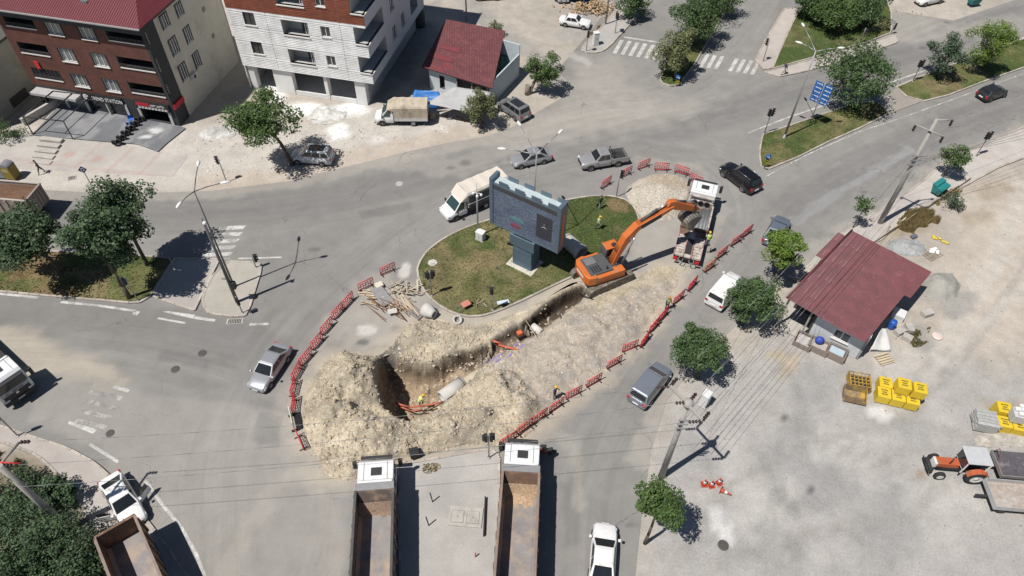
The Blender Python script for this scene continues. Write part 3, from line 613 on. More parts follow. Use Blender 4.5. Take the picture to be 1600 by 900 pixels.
def exc_base(x, y):
    sd = sdist(x, y, EXC); b = .07 * sstep(-.2, 1.2, sd + (fbm(x * .8, y * .8, 122) - .5) * 1.6) - .12 * (1 - sstep(-.5, .1, sd))
    hp = np.zeros(x.shape)
    for h in HEAPS: hp = np.maximum(hp, dome(x, y, h)) * .8 + .2 * (hp + dome(x, y, h))
    edge = sstep(-.3, .9, sd); z = b + hp * edge
    rdg = 1 - np.abs(2 * fbm(x * .55 + 3, y * .55, 128, 4) - 1); n = (fbm(x * .8, y * .8, 123, 5) - .5) * 1.25 * np.clip(hp, 0, 1.3) + (rdg - .8) * .7 * np.clip(hp, 0, 1.2) + (fbm(x * 2.6, y * 2.6, 124, 5) - .5) * (.05 + .28 * np.clip(hp, 0, 1))
    return z + n * edge
CUT = W((716, 556), (748, 541), (772, 527), (800, 512), (824, 497), (846, 480), (872, 461), (900, 443))
CUTL = sum(math.hypot(b[0] - a[0], b[1] - a[1]) for a, b in zip(CUT[:-1], CUT[1:]))
def exc_z(x, y):
    z = exc_base(x, y)
    wob = (fbm(x * 1.3, y * 1.3, 125, 4) - .5) * .9
    sp = sdist(x, y, PIT); stt = sdist(x, y, TRENCH)
    pw = P(600, 600); pe = P(765, 540); t = np.clip(((x - pw.x) * (pe.x - pw.x) + (y - pw.y) * (pe.y - pw.y)) / ((pe.x - pw.x) ** 2 + (pe.y - pw.y) ** 2), 0, 1)
    depth = 3.9 - 2.6 * sstep(.35, 1.0, t); ledge = .55 * (fbm(x * 2.4, y * 2.4, 126, 5) - .5)
    inn = sp + wob * .45
    cut = depth * (.78 * sstep(-.05, .32, inn) + .22 * sstep(.2, 1.3, inn))
    near = np.clip(np.minimum(sp, 2.0), 0, 2) / 2
    z = np.where(sp > -.6, z * (1 - sstep(-.3, .4, inn)) - cut + ledge * sstep(0, .3, inn) * 1.2, z)
    inn2 = stt + wob * .2; cut2 = 1.9 * sstep(-.05, .3, inn2)
    z = np.where(stt > -.5, z - cut2 + ledge * .5 * sstep(0, .3, inn2), z)
    # stepped cut joining pit and trench along the island side, ramping up to the south
    d, al, la = pdist(x, y, CUT); la = -la + wob * .35; L0 = CUTL
    step = 1.15 * sstep(-.05, .18, la) * (1 - sstep(.5, 2.5, la)) * sstep(.2, 1.4, al) * (1 - sstep(L0 - 1.2, L0 - .1, al)) * (d < 3.2)
    return np.where((sp > 0) | (stt > 0), z, z - step * (1 - .0 * sp))
def exc_col(x, y):
    n = len(x); c = np.tile(np.array([.46, .40, .305]), (n, 1)); f = fbm(x * .45, y * .45, 131, 5); c *= (.84 + .32 * f)[:, None]
    c = blend(c, (.55, .49, .38), .6 * sstep(.55, .75, fbm(x * 1.4, y * 1.4, 132, 4)))
    c = blend(c, (.27, .24, .195), .7 * sstep(.50, .70, fbm(x * .8, y * .8, 133, 5)))
    gr = soft(x, y, W((820, 640), (790, 590), (800, 555), (850, 515), (900, 480), (960, 450), (1000, 425), (1070, 420), (1050, 470), (1000, 540), (930, 600), (860, 650)), 1.4, 1.6, 134)
    c = blend(c, (.405, .36, .31), .85 * gr); c = blend(c, (.31, .29, .27), .6 * gr * sstep(.5, .7, fbm(x * .7, y * .7, 135, 4)))
    c = blend(c, (.45, .385, .28), .7 * stroke(x, y, ((935, 475), (1000, 440), (1045, 425)), 1.1, .7, 136))
    c = blend(c, (.40, .355, .32), .8 * soft(x, y, W((745, 560), (790, 520), (830, 505), (850, 520), (800, 560), (760, 590)), .6, .6, 137))
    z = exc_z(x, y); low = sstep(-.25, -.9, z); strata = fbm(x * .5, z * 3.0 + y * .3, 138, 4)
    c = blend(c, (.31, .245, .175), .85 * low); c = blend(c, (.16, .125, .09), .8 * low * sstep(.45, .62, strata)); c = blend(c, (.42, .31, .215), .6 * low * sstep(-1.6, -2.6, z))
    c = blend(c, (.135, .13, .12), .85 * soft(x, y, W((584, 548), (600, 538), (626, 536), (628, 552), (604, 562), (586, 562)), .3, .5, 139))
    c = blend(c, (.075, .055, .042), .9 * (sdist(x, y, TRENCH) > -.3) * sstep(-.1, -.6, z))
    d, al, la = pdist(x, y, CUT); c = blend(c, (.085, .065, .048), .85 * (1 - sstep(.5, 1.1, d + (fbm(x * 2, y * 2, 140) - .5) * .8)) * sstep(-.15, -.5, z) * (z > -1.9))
    return c
xs_ = [p[0] for p in EXC]; ys_ = [p[1] for p in EXC]
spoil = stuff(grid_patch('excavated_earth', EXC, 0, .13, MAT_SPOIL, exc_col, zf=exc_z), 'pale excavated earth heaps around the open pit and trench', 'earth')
def gp_z(x, y):
    sd = sdist(x, y, GPILE); p = P(1035, 298, .8); d = np.hypot((x - p.x) / 5.2, (y - p.y) / 4.6)
    return -.06 + 1.5 * np.clip(1 - d, 0, 1) ** 1.1 * sstep(-.2, .8, sd) + .1 * sstep(-.1, .4, sd) + (fbm(x * 2, y * 2, 141) - .5) * .12
def gp_col(x, y):
    c = np.tile(np.array([.46, .42, .36]), (len(x), 1)); return blend(c, (.40, .32, .235), .8 * spot(x, y, 1040, 290, 2.8, 2.0, .2, .4)) * (.88 + .24 * fbm(x * 1.2, y * 1.2, 142))[:, None]
MAT_GRAVEL = ground_mat('gravel', .10, .42, 1.0, 1.0, False, 0, 6)
stuff(grid_patch('gravel_pile', GPILE, 0, .15, MAT_GRAVEL, gp_col, zf=gp_z), 'pale gravel heap beyond the white loading truck', 'gravel')
MAT_SAND = ground_mat('wet_sand', .12, .12, .5, 1.0, False, 0, 5)
SANDP = smooth_poly(W((1438, 465), (1445, 430), (1470, 415), (1495, 425), (1505, 450), (1490, 470), (1460, 475)), 2)
def sand_z(x, y): p = P(1470, 445, .3); d = np.hypot((x - p.x) / 3.0, (y - p.y) / 2.2); return -.07 + .95 * np.clip(1 - d, 0, 1) * sstep(-.1, .7, sdist(x, y, SANDP)) + (fbm(x * 1.3, y * 1.3, 145) - .5) * .35
stuff(grid_patch('sand_pile', SANDP, 0, .15, MAT_SAND, lambda x, y: np.tile(np.array([.33, .32, .29]), (len(x), 1)), zf=sand_z), 'small grey sand heap beside the right red-roofed house', 'sand')
def heap(name, label, cat, poly, ctr, rx, ry, hh, col, mat=None, s=150):
    pl = smooth_poly(W(*poly), 2)
    def zf(x, y): p = P(*ctr); d = np.hypot((x - p.x) / rx, (y - p.y) / ry); return -.08 + hh * np.clip(1 - d, 0, 1) * sstep(-.1, .5, sdist(x, y, pl)) + (fbm(x * 2.2, y * 2.2, s) - .5) * hh * .7 + .05
    return stuff(grid_patch(name, pl, 0, .15, mat or MAT_SPOIL, lambda x, y: np.tile(np.array(col), (len(x), 1)) * (.75 + .5 * fbm(x * 2, y * 2, s + 1))[:, None], zf=zf), label, cat)
heap('rubble_heap', 'white plaster rubble heap at the corner of the white building', 'rubble', ((305, 215), (320, 198), (350, 195), (372, 205), (360, 220), (325, 222)), (335, 207), 2.4, 1.2, .5, (.52, .51, .49), s=151)
heap('rubble_heap', 'white plaster rubble before the unfinished shop fronts', 'rubble', ((478, 176), (500, 165), (530, 166), (545, 172), (535, 190), (500, 196), (480, 190)), (508, 178), 2.2, 1.2, .4, (.60, .595, .58), s=153)
heap('rubble_heap', 'rubble strip lying across the back of the vacant lot', 'rubble', ((1385, 380), (1400, 370), (1430, 372), (1450, 385), (1445, 400), (1415, 400), (1390, 392)), (1415, 386), 3.2, 1.4, .4, (.36, .37, .37), s=155)
heap('rubble_heap', 'gravelly rubble strip behind the trailers', 'rubble', ((1515, 690), (1540, 672), (1600, 668), (1660, 676), (1660, 700), (1600, 698), (1540, 700)), (1580, 684), 4.0, .9, .35, (.46, .43, .38), s=157)
heap('rubble_heap', 'cement spoil beside the trench where the excavator stands', 'rubble', ((930, 436), (952, 430), (962, 440), (950, 452), (932, 450)), (945, 441), 1.0, .9, .35, (.45, .39, .28), s=159)
# ---- loose stones
def stones(name, label, polys, n, smin, smax, cols, zf, s=1, dens=None):
    rs = np.random.RandomState(s); base = np.array([(0, 0, 1), (1, 0, 0), (0, 1, 0), (-1, 0, 0), (0, -1, 0), (0, 0, -.6)], float); bf = np.array([(0, 1, 2), (0, 2, 3), (0, 3, 4), (0, 4, 1), (5, 2, 1), (5, 3, 2), (5, 4, 3), (5, 1, 4)])
    X = []; Y = []
    for poly, fr in polys:
        xs = [p[0] for p in poly]; ys = [p[1] for p in poly]; k = int(n * fr)
        a = rs.uniform(min(xs), max(xs), k * 4); b = rs.uniform(min(ys), max(ys), k * 4); m = sdist(a, b, poly) > -.1
        if dens is not None: m &= rs.rand(k * 4) < dens(a, b)
        X.append(a[m][:k]); Y.append(b[m][:k])
    X = np.concatenate(X); Y = np.concatenate(Y); n = len(X); Z = zf(X, Y); sz = smin + (smax - smin) * rs.rand(n) ** 5
    th = rs.uniform(0, 6.28, n); V = base[None] * (sz[:, None, None] * rs.uniform(.6, 1.2, (n, 6, 1))) * np.stack([rs.uniform(.7, 1.3, n), rs.uniform(.7, 1.3, n), rs.uniform(.5, .9, n)], 1)[:, None, :]
    c, sn = np.cos(th)[:, None], np.sin(th)[:, None]; vx = V[:, :, 0] * c - V[:, :, 1] * sn; vy = V[:, :, 0] * sn + V[:, :, 1] * c
    V = np.stack([vx + X[:, None], vy + Y[:, None], V[:, :, 2] + (Z + sz * .15)[:, None]], 2).reshape(-1, 3)
    F = (bf[None] + 6 * np.arange(n)[:, None, None]).reshape(-1, 3); mi = np.repeat(rs.randint(0, len(cols), n), 8)
    return stuff(np_obj(name, V, F, cols, mi), label, 'stones')
ST = [M('stone_pale', (.53, .46, .355), .95, var=.15), M('stone_tan', (.46, .37, .26), .95, var=.2), M('stone_grey', (.40, .36, .30), .95, var=.2), M('stone_dark', (.22, .19, .16), .95, var=.2)]
stones('loose_stones', 'loose stones scattered over the excavated earth', [(EXC, 1)], 9000, .02, .19, [ST[0], ST[1], ST[1], ST[2]], exc_z, 3, lambda x, y: .25 + .75 * soft(x, y, W((480, 600), (560, 540), (740, 500), (830, 600), (820, 690), (640, 730), (500, 750)), 2, 1, 161))
stones('earth_clods', 'rough earth clods lying over the excavated heaps', [(W((470, 690), (480, 600), (540, 540), (640, 500), (740, 505), (780, 570), (850, 620), (810, 690), (640, 725), (520, 755)), 1)], 2600, .03, .17, [M('clod_pale', (.44, .385, .30), 1, var=.2), M('clod_tan', (.36, .31, .235), 1, var=.2), M('clod_dark', (.25, .21, .165), 1, var=.2)], exc_z, 9)
stones('gravel_stones', 'pale gravel stones on the gravel heap', [(GPILE, 1)], 3600, .025, .08, [ST[0], ST[0], ST[2]], gp_z, 4)
def gz(x, y): return np.full(x.shape, -.02)
stones('lot_stones', 'small stones scattered over the vacant lot', [(W((1060, 900), (1060, 650), (1250, 570), (1500, 420), (1600, 300), (1640, 900)), 1)], 2200, .015, .08, [ST[2], ST[2], ST[3]], gz, 5)
stones('verge_stones', 'plaster chips and stones on the north-west verge', [(W((300, 215), (380, 160), (470, 160), (640, 170), (740, 195), (600, 235), (450, 275), (330, 280)), 1)], 1600, .02, .16, [M('plaster_chip', (.62, .61, .59), .95), ST[0], ST[2]], gz, 6)
stones('road_stones', 'loose grit along the excavation edge', [(W((440, 700), (480, 560), (580, 440), (650, 450), (560, 540), (520, 760)), .5), (W((830, 690), (960, 570), (1060, 430), (1075, 440), (1000, 560), (870, 690)), .5)], 1500, .015, .07, [ST[0], ST[2]], lambda x, y: np.full(x.shape, .004), 7)
stones('broken_kerb_stones', 'broken stones on the top right kerb line', [(W((1385, 12), (1400, 10), (1440, 20), (1440, 27), (1400, 22)), 1)], 60, .05, .2, [ST[1], ST[3]], lambda x, y: np.full(x.shape, .02), 8)
# ================================================================== BUILDINGS
def dark_glass(name='window_glass', col=(.03, .035, .04), rough=.08):
    if name in MATS: return MATS[name]
    m = M(name, col, rough, 0, var=.2, scale=.6, spec=.8); return m
GLASS = dark_glass(); GLASS_L = dark_glass('window_glass_pale', (.16, .18, .18), .12)
WHITE = M('white_plaster', (.70, .70, .69), .9, var=.08, scale=.7, bump=.1)
WFRAME = M('white_frame', (.72, .72, .71), .6, var=.05)
DFRAME = M('dark_frame', (.045, .045, .05), .5, var=.1)
DARKIN = M('dark_interior', (.07, .065, .06), .95, var=.2)
MARBLE = M('marble_sill', (.68, .66, .63), .6, var=.08)
def FR(u, z, d): return (u, d, z)
def SD(X):
    return lambda u, z, d: (X - d, u, z)
def wall_open(mb, f, u0, u1, z0, z1, opens, depth, m=0, mr=None, lap=0):
    us = sorted(set([u0, u1] + [v for o in opens for v in o[:2]])); zs = sorted(set([z0, z1] + [v for o in opens for v in o[2:4]]))
    for a, b in zip(us[:-1], us[1:]):
        for c, d in zip(zs[:-1], zs[1:]):
            mu, mz = (a + b) / 2, (c + d) / 2
            if any(o[0] < mu < o[1] and o[2] < mz < o[3] for o in opens): continue
            if lap:                      # overlapping cladding courses
                k = max(1, round((d - c) / .2))
                for i in range(k): q, r = c + (d - c) * i / k, c + (d - c) * (i + 1) / k; mb.add([f(a, q, -lap), f(b, q, -lap), f(b, r, 0), f(a, r, 0), f(a, q, 0), f(b, q, 0)], [(0, 1, 2, 3), (4, 5, 1, 0)], m)
                continue
            mb.add([f(a, c, 0), f(b, c, 0), f(b, d, 0), f(a, d, 0)], [(0, 1, 2, 3)], m)
    mr = m if mr is None else mr
    for o in opens:
        a, b, c, d = o[:4]; dp = o[4] if len(o) > 4 else depth
        sk = o[5] if len(o) > 5 else ()
        if sk == 'all': continue
        for i_, (p, q) in enumerate((((a, c), (b, c)), ((b, c), (b, d)), ((b, d), (a, d)), ((a, d), (a, c)))):
            if i_ in sk: continue
            mb.add([f(p[0], p[1], 0), f(p[0], p[1], dp), f(q[0], q[1], dp), f(q[0], q[1], 0)], [(0, 1, 2, 3)], mr)
        if len(o) > 4: mb.add([f(a, c, dp), f(b, c, dp), f(b, d, dp), f(a, d, dp)], [(0, 1, 2, 3)], mr)
def fbox(f, a, b, c, d, e0, e1, mb, m=0):   # box in facade space
    v = [f(a, c, e0), f(b, c, e0), f(b, d, e0), f(a, d, e0), f(a, c, e1), f(b, c, e1), f(b, d, e1), f(a, d, e1)]
    mb.add(v, [(0, 1, 2, 3), (7, 6, 5, 4), (0, 4, 5, 1), (1, 5, 6, 2), (2, 6, 7, 3), (3, 7, 4, 0)], m); return mb
def window(parent, f, a, b, c, d, depth=.14, mull=2, frame=WFRAME, glass=GLASS, sill=MARBLE, rail=0, trim=None, bars=0):
    w_ = fbox(f, a, b, c, d, depth - .02, depth, MB()).build('window', glass, parent)
    t = .06; fr = MB()
    for x0, x1, y0, y1 in ((a, b, c, c + t), (a, b, d - t, d), (a, a + t, c + t, d - t), (b - t, b, c + t, d - t)): fbox(f, x0, x1, y0, y1, depth - .08, depth - .02, fr)
    for k in range(1, mull): x = a + (b - a) * k / mull; fbox(f, x - .035, x + .035, c + t, d - t, depth - .075, depth - .02, fr)
    if bars:
        for k in range(1, bars): z = c + (d - c) * k / bars; fbox(f, a + t, b - t, z - .02, z + .02, depth - .07, depth - .02, fr)
    fr.build('frame', frame, w_)
    if sill: fbox(f, a - .08, b + .08, c - .09, c, -.12, .02, MB()).build('sill', sill, w_)
    if trim:
        tr = MB()
        for x0, x1, y0, y1 in ((a - .12, b + .12, d, d + .1), (a - .12, a, c, d), (b, b + .12, c, d)): fbox(f, x0, x1, y0, y1, -.04, -.002, tr)
        tr.build('surround', trim, w_)
    return w_
def railing(parent, f, a, b, z0, z1, off, mat, n=6, name='balcony_railing'):
    r = MB()
    for z in [z0 + (z1 - z0) * k / 3 for k in range(4)]: fbox(f, a, b, z - .02, z + .02, off - .02, off + .02, r)
    for k in range(n + 1): x = a + (b - a) * k / n; fbox(f, x - .02, x + .02, z0, z1, off - .025, off + .025, r)
    return r.build(name, mat, parent)
_dg = None
def text(parent, s, size, loc, rot, mat, name='lettering', ext=.01, align='LEFT', sx=1.0):
    cu = bpy.data.curves.new('lettering', 'FONT'); cu.body = s; cu.size = size; cu.extrude = ext; cu.align_x = align
    to = bpy.data.objects.new('tmp', cu); COL.objects.link(to); dg = bpy.context.evaluated_depsgraph_get()
    me = bpy.data.meshes.new_from_object(to.evaluated_get(dg)); bpy.data.objects.remove(to)
    me.materials.clear(); me.materials.append(mat); o = bpy.data.objects.new(name, me); COL.objects.link(o); o.parent = parent
    o.location = loc; o.rotation_euler = rot; o.scale = (sx, 1, 1); return o
YW = math.radians(-12)
# ---- brown apartment block --------------------------------------------------
Wd = 17.2; Dp = 14.0
cr = P(282, 197); org = Vector((cr.x - Wd * math.cos(YW), cr.y - Wd * math.sin(YW), 0))
bb = thing('apartment_building', 'brown brick apartment block with red metal roof and corner shops', 'building', org, YW)
BRN = brick_mat('brown_brick', (.155, .058, .040), (.125, .046, .034), (.085, .04, .032), .55, .14, 0, .02)
ANTH = M('anthracite_render', (.035, .038, .042), .8, var=.15, scale=1)
CREAM = M('cream_render', (.52, .50, .43), .92, var=.10, scale=.5, dirt=(.40, .38, .33), dirt_amt=.2)
def X(u): return Wd + u
fo_ = []; rows = [(3.35, 4.85), (6.4, 7.9), (9.5, 11.0)]
for z0, z1 in rows:
    for a, b in ((-7.55, -5.85), (-11.4, -9.65)): fo_.append((X(a), X(b), z0, z1))
    for a, b in ((-4.4, -.35), (-16.3, -12.75)): fo_.append((X(a), X(b), z0 + .35, z1 + .05, 1.5))
shop = [(X(-10.9), X(-6.3), .05, 1.75, .5), (X(-4.3), X(-.9), .05, 1.8, 2.5), (X(-16.6), X(-11.4), .05, 2.0, .4)]
mb = MB(); wall_open(mb, FR, 0, X(-.34), 2.65, 11.3, fo_, .16, 0, 2); wall_open(mb, FR, 0, X(-.34), 0, 2.65, shop, .4, 1, 1)
mb.build('wall', [BRN, ANTH, DARKIN], bb, label='brown brick street wall')
mb = MB(); wall_open(mb, FR, X(-.34), Wd, 0, 12, [], .1); sop = []
for z0, z1 in ((3.6, 5.85), (6.7, 8.9), (9.75, 11.6)): sop += [(3.0, 4.2, z0 + .1, z1 - .3)]
for z0, z1 in ((3.6, 5.85), (6.7, 8.9), (9.75, 11.6)): sop += [(5.85, 6.9, z0 - .05, z1 - .5)]
wall_open(mb, SD(Wd), 0, 2.0, 0, 12, [], .1); wall_open(mb, SD(Wd), 2.0, Dp, 0, 12, sop, .14, 1, 1)
mb.box(0, Wd, Dp - .2, Dp, 0, 12, 1); mb.box(-.01, .1, .05, Dp, 0, 12, 1)
mb.build('wall', [ANTH, CREAM], bb, label='cream gable wall with dark corner strip')
mb = MB(); mb.box(-.4, Wd + .35, -.75, .1, 11.3, 11.95); mb.box(.05, Wd - .05, .2, Dp - .25, 11.2, 11.6); mb.box(Wd - .1, Wd + .35, .1, Dp, 11.75, 11.95); mb.build('eaves', ANTH, bb)
RROOF = M('red_roof_sheet', (.165, .032, .042), .6, .0, var=.10, scale=1.2)
mb = MB(); n_ = 70; rz_ = 3.0; hx = 4.5
for k in range(n_):                   # folded metal roof, front slope and hip
    x0 = -.5 + (Wd + .95) * k / n_; x1 = -.5 + (Wd + .95) * (k + 1) / n_; xm = x0 + (x1 - x0) * .3
    for xa, xb, up in ((x0, xm, .05), (xm, x1, 0)):
        def top(x): t = min(1, (Wd + .45 - x) / hx); return (-.85 + (Dp / 2 + .85) * t, 12.0 + rz_ * t)
        ya, za = top(xa); yb, zb = top(xb)
        mb.add([(xa, -.85, 12.0 + up), (xb, -.85, 12.0 + up), (xb, yb, zb + up), (xa, ya, za + up)], [(0, 1, 2, 3)], 0)
m_ = 60
for k in range(m_):
    y0 = -.85 + (Dp + 1.7) * k / m_; y1 = -.85 + (Dp + 1.7) * (k + 1) / m_; ym = y0 + (y1 - y0) * .3
    for ya, yb, up in ((y0, ym, .05), (ym, y1, 0)):
        def tx(y): t = min(1, (y + .85) / (Dp / 2 + .85), (Dp + .85 - y) / (Dp / 2 + .85)); return (Wd + .45 - hx * t, 12.0 + rz_ * t)
        xa, za = tx(ya); xb, zb = tx(yb)
        mb.add([(Wd + .45, ya, 12.0 + up), (Wd + .45, yb, 12.0 + up), (xb, yb, zb + up), (xa, ya, za + up)], [(0, 1, 2, 3)], 0)
mb.add([(-.5, Dp / 2, 15), (Wd + .45 - hx, Dp / 2, 15), (Wd + .45, Dp + .85, 12), (-.5, Dp + .85, 12)], [(0, 1, 2, 3)], 0)
rf = mb.build('roof', RROOF, bb)
MB().box(X(-7.0), X(-6.3), 1.2, 1.9, 12.75, 13.0).build('skylight', GLASS_L, rf); MB().box(-.5, Wd + .5, -.98, -.86, 11.93, 12.07).build('gutter', M('gutter_grey', (.35, .34, .34), .6), rf)
for z0, z1 in rows:
    for a, b in ((-7.55, -5.85), (-11.4, -9.65)): window(bb, FR, X(a), X(b), z0, z1, .16, 3, WFRAME, GLASS_L, MARBLE, trim=ANTH)
    for a, b in ((-4.4, -.35), (-16.3, -12.75)):
        bal = fbox(FR, X(a), X(b), z0 + .22, z0 + .35, -.10, .3, MB()).build('balcony', MARBLE, bb); railing(bal, FR, X(a), X(b), z0 + .35, z0 + .75, -.03, DFRAME, 8)
        gl = MB(); fbox(FR, X(a) + .3, X(b) - .3, z0 + .4, z1 - .1, 1.35, 1.4, gl); gl.build('balcony_door', GLASS, bal)
    for u0, u1 in ((-4.55, -4.4),): fbox(FR, X(u0), X(u1), z0, z1 + .2, -.05, .0, MB()).build('downpipe', DFRAME, bb)
    f = SD(Wd); fbox(f, .15, .35, z0 + .3, z1 + .3, -.06, -.005, MB()).build('screen_panel', GLASS, bb)
# glazed lower left balcony
fbox(FR, X(-16.25), X(-12.8), 3.75, 4.85, .06, .09, MB()).build('balcony_glazing', GLASS, bb); gb = MB()
for k in range(8): u = X(-16.25) + 3.42 * k / 7; fbox(FR, u - .03, u + .03, 3.72, 4.88, .0, .06, gb)
gb.build('balcony_frame', DFRAME, bb)
for z0, z1, a, b in [(o[2], o[3], o[0], o[1]) for o in sop]: window(bb, SD(Wd), a, b, z0, z1, .14, 3, WFRAME, GLASS, None, trim=ANTH)
for y_, z_ in ((10.1, 8.3), (10.3, 5.0), (10.0, 10.8)): MB().box(Wd, Wd + .12, y_, y_ + .4, z_, z_ + .45).build('vent', M('vent_grey', (.25, .25, .25), .7), bb)
ac = MB().box(Wd + .02, Wd + .4, 4.3, 5.2, 3.2, 3.85).build('air_conditioner', M('ac_white', (.55, .55, .52), .6), bb, .03); MB().lathe([(.24, 0), (.24, .02), (.05, .03)], (Wd + .4, 4.65, 3.52), 14, axis='x').build('fan_grille', DFRAME, ac)
fl = MB(); fl.box(X(-15.3), X(-14.8), -.14, -.1, 4.95, 5.9); fl.build('flag', M('red_flag', (.55, .03, .04), .8), bb)
# signs and shop fronts
SGN = M('sign_black', (.018, .018, .02), .5, var=.1); LET = M('sign_white_letter', (.75, .75, .75), .5); REDL = M('sign_red', (.42, .02, .03), .5)
sg = fbox(FR, X(-11.2), X(-6.2), 1.75, 2.62, -.22, -.01, MB()).build('shop_sign', SGN, bb, label='black shop sign with white lettering')
text(sg, 'TREND STATİON', .62, (X(-10.0), -.235, 1.95), (math.radians(90), 0, 0), LET, sx=.80)
lg = MB(); 
for k in range(9):
    a0 = .6 + k * .55; lg.cbox((X(-10.6) + .27 * math.cos(a0), -.235, 2.2 + .27 * math.sin(a0)), (.16, .02, .16))
lg.cbox((X(-10.6), -.235, 2.2), (.3, .02, .09), T=None); lg.build('logo', LET, sg)
sg2 = fbox(FR, X(-4.5), X(-.4), 1.85, 2.75, -.3, -.01, MB()).build('shop_sign', SGN, bb, label='black and red tyre shop sign')
fbox(FR, X(-4.35), X(-2.7), 2.25, 2.68, -.32, -.3, MB()).build('sign_band', REDL, sg2); text(sg2, 'JANT LASTİK', .36, (X(-2.6), -.315, 2.33), (math.radians(90), 0, 0), LET, sx=.82)
sl3 = MB()
for r in range(2):
    for k in range(9): sl3.cbox((X(-4.0) + k * .4, -.31, 2.12 - r * .15), (.3, .02, .06))
sl3.build('small_print', LET, sg2)
s3 = fbox(SD(Wd), .05, 1.9, 2.1, 2.7, -.2, -.01, MB()).build('shop_sign', REDL, bb, label='dark red side sign band')
for u0, u1 in ((-6.2, -5.9), (-4.6, -4.3), (-.9, -.6), (-8.6, -8.45), (-11.3, -11.0), (-13.9, -13.7)): fbox(FR, X(u0), X(u1), 0, 1.8, -.12, .1, MB()).build('column', M('pale_column', (.5, .5, .5), .8), bb)
fbox(FR, X(-10.85), X(-6.35), .06, 1.75, .3, .34, MB()).build('shop_window', GLASS, bb); fbox(FR, X(-16.5), X(-11.45), .06, 1.95, .25, .29, MB()).build('shop_window', GLASS_L, bb)
fbox(FR, X(-16.9), X(-11.2), 2.05, 2.35, -1.2, -.02, MB()).build('canopy', M('canopy_grey', (.40, .40, .40), .8), bb)
# ---- terrace, pergola, tyres
TER = pavement('terrace', 'dark grey terrace in front of the brown block', W((50, 212), (96, 163), (282, 198), (291, 201), (262, 224), (247, 238), (214, 226), (150, 221)), (.17, .178, .19), .10, .3, False, cf=lambda x, y: blend(blend(conc((.165, .172, .185), .3, 171)(x, y), (.34, .34, .34), .5 * sstep(.5, .66, fbm(x * .6, y * .6, 172, 4))), (.6, .6, .6), .8 * np.maximum(spot(x, y, 244, 206, .8, .5, 0, .8), spot(x, y, 232, 213, .9, .5, .4, .8))))
pg = thing('pergola', 'bare black steel pergola frame in front of the clothes shop', 'pergola', P(52, 210, .1), 0); A = Vector((0, 0, 0)); B = P(114, 217, .1) - P(52, 210, .1); bk = Vector((math.cos(YW + math.pi / 2), math.sin(YW + math.pi / 2), 0)) * 5.0; up = Vector((0, 0, 2.3)); PBLK = M('black_steel', (.03, .03, .033), .5)
for nm, a, b in (('post', A, A + up), ('post', B, B + up), ('beam', A + up, B + up), ('beam', A + up, A + up + bk), ('beam', B + up, B + up + bk), ('beam', A + up + bk, B + up + bk), ('beam', (A + B) / 2 + up, (A + B) / 2 + up + bk), ('bottom_rail', A + Vector((0, 0, .05)), A + bk + Vector((0, 0, .05)))): MB().cyl(a, b, .06, n=4).build(nm, PBLK, pg)
RUB = M('tyre_rubber', (.022, .022, .023), .85, var=.3, scale=6)
ty0 = P(184, 226, .12); ty1 = P(226, 183, .12); tme = MB().lathe([(.18, -.1), (.29, -.11), (.33, -.07), (.335, .07), (.29, .11), (.18, .1), (.18, -.1)], n=16, axis='y').mesh('tyre', RUB)
for k in range(14):
    t = (k // 2) / 6; p = ty0.lerp(ty1, t); off = Vector((.2, .12, 0)) * (1 if k % 2 else -1); o = bpy.data.objects.new('tyre', tme); COL.objects.link(o); o.location = (p.x + off.x, p.y + off.y, .46); o.rotation_euler = (random.uniform(-.1, .1), 0, yaw((184, 226), (226, 183)) + random.uniform(-.1, .1) + math.pi / 2)
    tag(o, 'black car tyre standing in the row outside the tyre shop', 'tyre', 'tyres in the row outside the tyre shop')
BLUEP = M('blue_plastic', (.02, .16, .55), .5)
def chair(p, rz, mat, label):
    o = thing('plastic_chair', label, 'chair', p, rz); MB().box(-.23, .23, -.23, .23, .42, .46).build('seat', mat, o); MB().box(-.23, .23, .2, .24, .5, .9).build('backrest', mat, o)
    for sx in (-1, 1):
        for sy in (-1, 1): MB().cyl((sx * .24, sy * .24, 0), (sx * .2, sy * .2, .43), .022, n=5).build('leg', mat, o)
chair(P(207, 192, .1), .6, BLUEP, 'blue chair beside the tyre row, nearer the shop'); chair(P(203, 198, .1), 2.2, BLUEP, 'blue chair beside the tyre row, nearer the street')
# ---- forecourt steps
st_ = thing('steps', 'shallow concrete steps rising to the terrace', 'steps', P(60, 256, .0), yaw((48, 254), (75, 257))); 
for k in range(5):
    q0 = P(46 + k * 4, 254 - k * 8.4, .05); q1 = P(77 + k * 4.4, 257.5 - k * 8.2, .05); d = (q1 - q0); l = q0 - P(60, 256, 0); c, s = math.cos(-st_.rotation_euler.z), math.sin(-st_.rotation_euler.z)
    a = (l.x * c - l.y * s, l.x * s + l.y * c); MB().box(a[0], a[0] + d.length, a[1], a[1] + .62, 0, .08 + .05 * k).build('step', MAT_CONC, st_)
